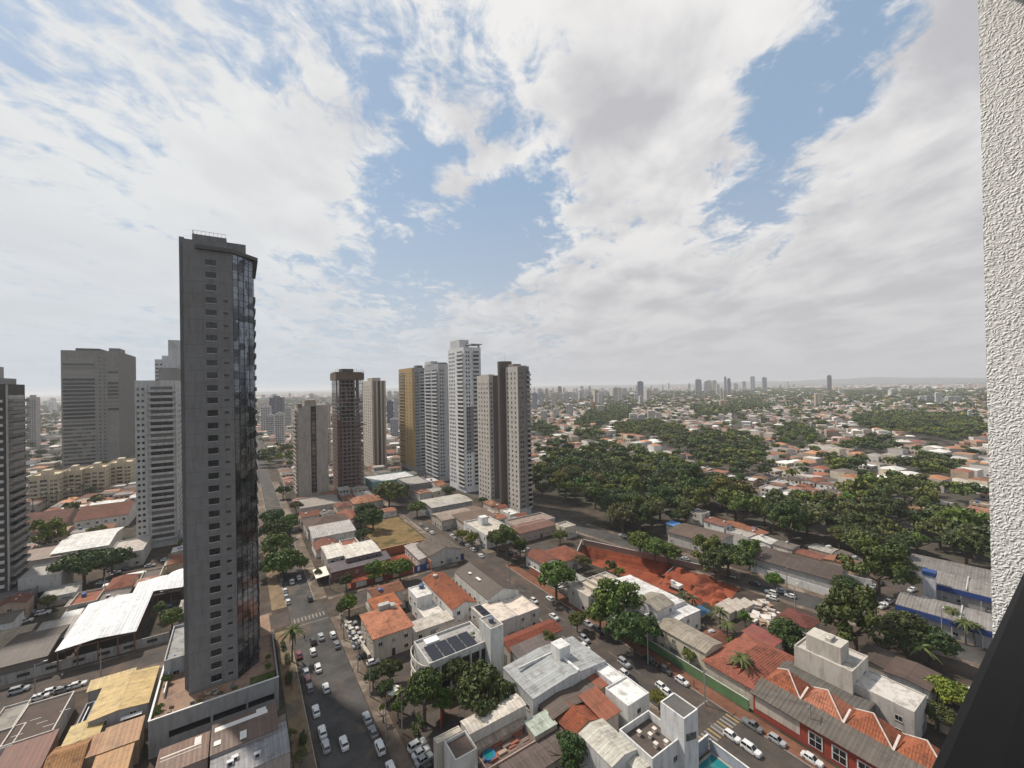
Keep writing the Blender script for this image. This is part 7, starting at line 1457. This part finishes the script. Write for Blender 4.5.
X, Y, _ = P(701, 618); o = empty('tarpaulin_roof', (X, Y, 0), A, 'blue tarpaulin beside the dark palms behind the tan roof', 'tarpaulin'); add(o, 'sheet', lambda b: b.hexa([(-2.5, -2, 2.4), (2.5, -2, 2.4), (2.5, 2, 2.9), (-2.5, 2, 2.9)], [(-2.5, -2, 2.46), (2.5, -2, 2.46), (2.5, 2, 2.96), (-2.5, 2, 2.96)], 'plain'), (.03, .09, .16)); add(o, 'post', lambda b: [b.box(a, a+.1, c, c+.1, 0, 2.39, 'wood') for a in (-2.4, 2.3) for c in (-1.9, 1.8)])
X, Y, _ = P(321, 580); o = empty('shade_awning', (X, Y, 0), A, 'white tent awning on the cross street corner beside the avenue', 'awning'); add(o, 'fabric', lambda b: (b.hexa([(-2.6, -5, 3), (2.6, -5, 3.4), (2.6, 5, 3.4), (-2.6, 5, 3)], [(-2.6, -5, 3.1), (2.6, -5, 3.5), (2.6, 5, 3.5), (-2.6, 5, 3.1)], 'plain')), (.62, .58, .5)); add(o, 'post', lambda b: [b.box(a, a+.12, c, c+.12, 0, 2.99, 'metal') for a in (-2.5, 2.3) for c in (-4.9, 4.7)])
# ------------------------------------------------------------------ the balcony the picture is taken from
def balcony():
    r = empty('balcony', (0, 0, H-1.5), A, 'balcony with dark metal rail and white stucco end wall at the right edge', 'balcony')
    m_, t_, b_ = material('stucco', .9, .2); oc = t_.n('ShaderNodeTexCoord').outputs['Object']
    wv = t_.n('ShaderNodeTexVoronoi', {'Vector': t_.n('ShaderNodeVectorMath', {0: oc, 1: t_.n('ShaderNodeVectorMath', {0: t_.n('ShaderNodeTexNoise', {'Vector': oc, 'Scale': 30., 'Detail': 2.}).outputs[1], 'Scale': .04}, operation='SCALE').outputs[0]}, operation='ADD').outputs[0], 'Scale': 115.}, feature='F1').outputs[0]
    hgt = t_.m('ADD', t_.m('POWER', t_.m('SUBTRACT', 1., wv), 2.), t_.m('MULTIPLY', t_.noise(oc, 120, 3, .6), .3))
    L(t_, t_.mix(t_.ss(t_.noise(oc, 5, 4, .7), .3, .8), (.84, .84, .83), (.78, .775, .76)), b_, 'Base Color'); bump(t_, b_, hgt, .7, .005); M['stucco'] = m_
    m_, t_, b_ = material('black_rail', .5, .08); b_.inputs['Base Color'].default_value = (.006, .006, .0065, 1); oc = t_.n('ShaderNodeTexCoord').outputs['Object']; bump(t_, b_, t_.noise(oc, 300, 2, .5), .1, .001); M['black_rail'] = m_
    add(r, 'end_wall', lambda b: b.box(2.2, 2.45, -2.5, .317, -.1, 2.899, 'stucco'))
    add(r, 'facade_wall', lambda b: (b.box(-6, 8, -14, -2.5, -(H-1.5), 3.5, 'wall'), b.box(-6, 8, -2.499, -.2, -(H-1.5), -.5, 'wall')), (.55, .55, .54))
    add(r, 'ceiling_slab', lambda b: b.box(-6, 8, -2.498, .33, 2.90, 3.1, 'wall'), (.10, .10, .10))
    add(r, 'floor_slab', lambda b: b.box(-6, 2.199, -2.498, .10, -.4, 0, 'concrete'))
    zr = H-.45; e0 = uv(925, 768, zr); e1 = uv(1024, 565, zr); dv = (e1[0]-e0[0])/(e1[1]-e0[1])   # outer edge of the rail: u as a function of v
    def ue(v): return e0[0]+dv*(v-e0[1])
    def rail(b):
        z = 1.5-.45; pts = [(-.30, -.03), (-.27, -.006), (-.05, .0), (-.012, -.001), (-.003, -.006), (0, -.016), (-.012, -.10), (-.30, -.10)]
        n = len(pts)
        for x_ in (-3., 2.199): b.v += [(x_, ue(x_)+p[0], z+p[1]) for p in pts]
        for i in range(n): j = (i+1) % n; b.f.append((i, n+i, n+j, j)); b.mi.append(b.mat('black_rail'))
        b.f.append(tuple(range(n))); b.mi.append(0); b.f.append(tuple(range(2*n-1, n-1, -1))); b.mi.append(0)
    o = add(r, 'handrail', rail)
    add(r, 'guard_panel', lambda b: b.hexa([(-3., ue(-3)-.2, .001), (2.198, ue(2.2)-.2, .001), (2.198, ue(2.2)-.1, .001), (-3., ue(-3)-.1, .001)], [(-3., ue(-3)-.2, .94), (2.198, ue(2.2)-.2, .94), (2.198, ue(2.2)-.1, .94), (-3., ue(-3)-.1, .94)], 'black_rail'))
balcony()
# ------------------------------------------------------------------ haze
b = MB(); b.box(-13500, 13500, -300, 14500, -8, 128, 'wall'); me = b.mesh('haze'); me.materials.clear()
hm = bpy.data.materials.new('haze'); hm.use_nodes = True; ht = NT(hm.node_tree); pvn = ht.n('ShaderNodeVolumePrincipled', {'Color': (*HAZEC, 1), 'Density': HAZED, 'Anisotropy': .2}); oo = ht.n('ShaderNodeOutputMaterial'); hm.node_tree.links.new(pvn.outputs[0], oo.inputs['Volume'])
me.materials.append(hm); o = link('haze', me); tag(o, None, None, None, 'stuff')
# ------------------------------------------------------------------ drop the copies nothing shows of, then give every look-alike its own words
bpy.context.view_layer.update()
from mathutils.bvhtree import BVHTree
def root_of(o):
    while o.parent: o = o.parent
    return o
ICO = [(0, 0, 1), (.9, 0, .4), (.28, .85, .4), (-.72, .53, .4), (-.72, -.53, .4), (.28, -.85, .4), (.72, .53, -.4), (-.28, .85, -.4), (-.9, 0, -.4), (-.28, -.85, -.4), (.72, -.53, -.4), (0, 0, -1)]
ICF = [(0, 1, 2), (0, 2, 3), (0, 3, 4), (0, 4, 5), (0, 5, 1), (1, 6, 2), (2, 7, 3), (3, 8, 4), (4, 9, 5), (5, 10, 1), (2, 6, 7), (3, 7, 8), (4, 8, 9), (5, 9, 10), (1, 10, 6), (11, 7, 6), (11, 8, 7), (11, 9, 8), (11, 10, 9), (11, 6, 10)]
bv, bf, bo = [], [], []
for o in list(col.objects):
    if o.type != 'MESH' or o.name in ('haze', 'distant_houses', 'distant_trees'): continue
    mw = o.matrix_world; k = len(bv); me = o.data
    if me.name.startswith('crown'):
        for q in ICO: bv.append(mw @ Vector((q[0]*.88, q[1]*.88, q[2]*.42+.1)))
        fs = ICF
    else:
        co = np.empty(len(me.vertices)*3, np.float32); me.vertices.foreach_get('co', co); m4 = np.array(mw); co = co.reshape(-1, 3) @ m4[:3, :3].T+m4[:3, 3]
        bv += [tuple(q) for q in co]; fs = [tuple(p.vertices) for p in me.polygons]
    bf += [tuple(i+k for i in f_) for f_ in fs]; bo += [root_of(o).name]*len(fs)
bvh = BVHTree.FromPolygons(bv, bf)
seen = {}; org = Vector((0, 0, H)); W_, Hh_ = 768, 576
for j in range(int(Hh_*.42), Hh_):
    for i in range(W_):
        hit = bvh.ray_cast(org, DIR((i+.5)*1024/W_, (j+.5)*768/Hh_))
        if hit[2] is not None: seen[bo[hit[2]]] = seen.get(bo[hit[2]], 0)+1
rs = seen
children = {}
for o in bpy.data.objects:
    if o.parent: children.setdefault(o.parent.name, []).append(o)
autod = {a[0].name: a for a in AUTO}
dead = []
for n_, a in list(autod.items()):
    if rs.get(n_, 0) == 0: dead.append(a[0]); del autod[n_]
MANUAL_UNSEEN = [o.name for o in bpy.data.objects if not o.parent and o.get('category') and o.get('kind') != 'stuff' and o.name not in autod and rs.get(o.name, 0) == 0 and o not in dead]
print('UNSEEN manual:', [(n_, bpy.data.objects[n_].get('label')) for n_ in MANUAL_UNSEEN][:40]); print('dropped', len(dead), 'kept auto', len(autod))
for n_ in MANUAL_UNSEEN: dead.append(bpy.data.objects[n_])
for o in dead:
    for c_ in children.get(o.name, []):
        for g_ in children.get(c_.name, []): bpy.data.objects.remove(g_)
        bpy.data.objects.remove(c_)
    bpy.data.objects.remove(o)
# landmark phrases, by picture position
LM = [(20, 480, 'the striped tower'), (100, 400, 'the office slab'), (80, 480, 'the cream blocks'), (160, 460, 'the white balcony tower'), (215, 500, 'the dark tower'), (105, 615, 'the canopy hall'), (60, 665, 'the perforated street wall'), (115, 700, 'the yellow warehouse'), (230, 720, 'the podium'), (310, 450, 'the beige tower'), (348, 430, 'the unfinished tower'), (375, 430, 'the cream striped tower'), (405, 535, 'the dry grass lot'), (412, 430, 'the ochre tower'), (438, 450, 'the pale grey tower'), (467, 430, 'the tallest white tower'), (505, 470, 'the twin brown towers'), (340, 605, 'the avenue crossing'), (350, 550, 'the white sheds'), (440, 605, 'the rusty gable house'), (440, 650, 'the solar panel house'), (550, 665, 'the grey workshop'), (560, 720, 'the orange tiles'), (630, 560, 'the red pit'), (760, 615, 'the rubble lot'), (620, 610, 'the big round tree'), (690, 640, 'the long tan roof'), (750, 660, 'the terracotta house'), (860, 680, 'the weathered building'), (830, 720, 'the tiled pyramids'), (800, 575, 'the long dark shed'), (690, 530, 'the brown shed'), (940, 605, 'the blue school'), (875, 570, 'the huge round tree'), (645, 418, 'the white twin slabs'), (730, 460, 'the middle wood'), (920, 430, 'the right-hand wood'), (610, 418, 'the brick narrow tower'), (820, 400, 'the pinkish tower'), (725, 395, 'the skyline cluster'), (620, 490, "the main wood's left part"), (720, 510, "the main wood's centre"), (820, 540, "the main wood's right part"), (940, 550, "the main wood's right end"), (970, 480, 'the stucco wall edge'), (570, 440, 'the left garden belt'), (800, 470, 'the central roofs'), (880, 480, 'the right-hand roofs'), (540, 420, 'the bluish tower')]
def near(px, py):
    x, y, n_ = min(LM, key=lambda q: (q[0]-px)**2+((q[1]-py)*1.6)**2)
    dx, dy = px-x, (py-y)*1.6
    if abs(dx) < 9 and abs(dy) < 9: w_ = 'beside'
    elif abs(dx) > abs(dy): w_ = 'right of' if dx > 0 else 'left of'
    else: w_ = 'in front of' if dy > 0 else 'behind'
    return w_+' '+n_
groups = {}
for n_, (o, base, p, dd) in autod.items():
    lab = base[1:] if base[0] == '=' else base if any(k in base for k in ('mural', 'podium terrace', 'rubble', 'red pit')) and 'tree' not in base else base+' '+near(*p)
    groups.setdefault(lab, []).append((p[0], dd, o))
ORD = ['first', 'second', 'third', 'fourth', 'fifth', 'sixth', 'seventh', 'eighth', 'ninth', 'tenth', 'eleventh', 'twelfth', 'thirteenth', 'fourteenth', 'fifteenth', 'sixteenth', 'seventeenth', 'eighteenth', 'nineteenth', 'twentieth']
NUM = ['zero', 'one', 'two', 'three', 'four', 'five', 'six', 'seven', 'eight', 'nine', 'ten']+['eleven', 'twelve', 'thirteen', 'fourteen', 'fifteen', 'sixteen', 'seventeen', 'eighteen', 'nineteen', 'twenty']
for lab, L__ in groups.items():
    L__.sort(key=lambda q: q[0]); n_ = len(L__)
    for i, (x, dd, o) in enumerate(L__):
        if n_ == 1: s = lab
        elif i == 0: s = lab+', leftmost'
        elif i == n_-1: s = lab+', rightmost'
        elif n_ == 3: s = lab+', middle one'
        elif i < 20: s = lab+', '+ORD[i]+' from left'
        else: s = lab+', '+str(i+1)+'th from left'
        o['label'] = s
        if len(s.split()) > 16: print('LONG', s)
        if o.get('category') == 'house' and not o.get('group'): o['group'] = 'houses among the garden trees'
        if o.get('category') == 'tree' and not o.get('group'): o['group'] = 'garden and street trees'
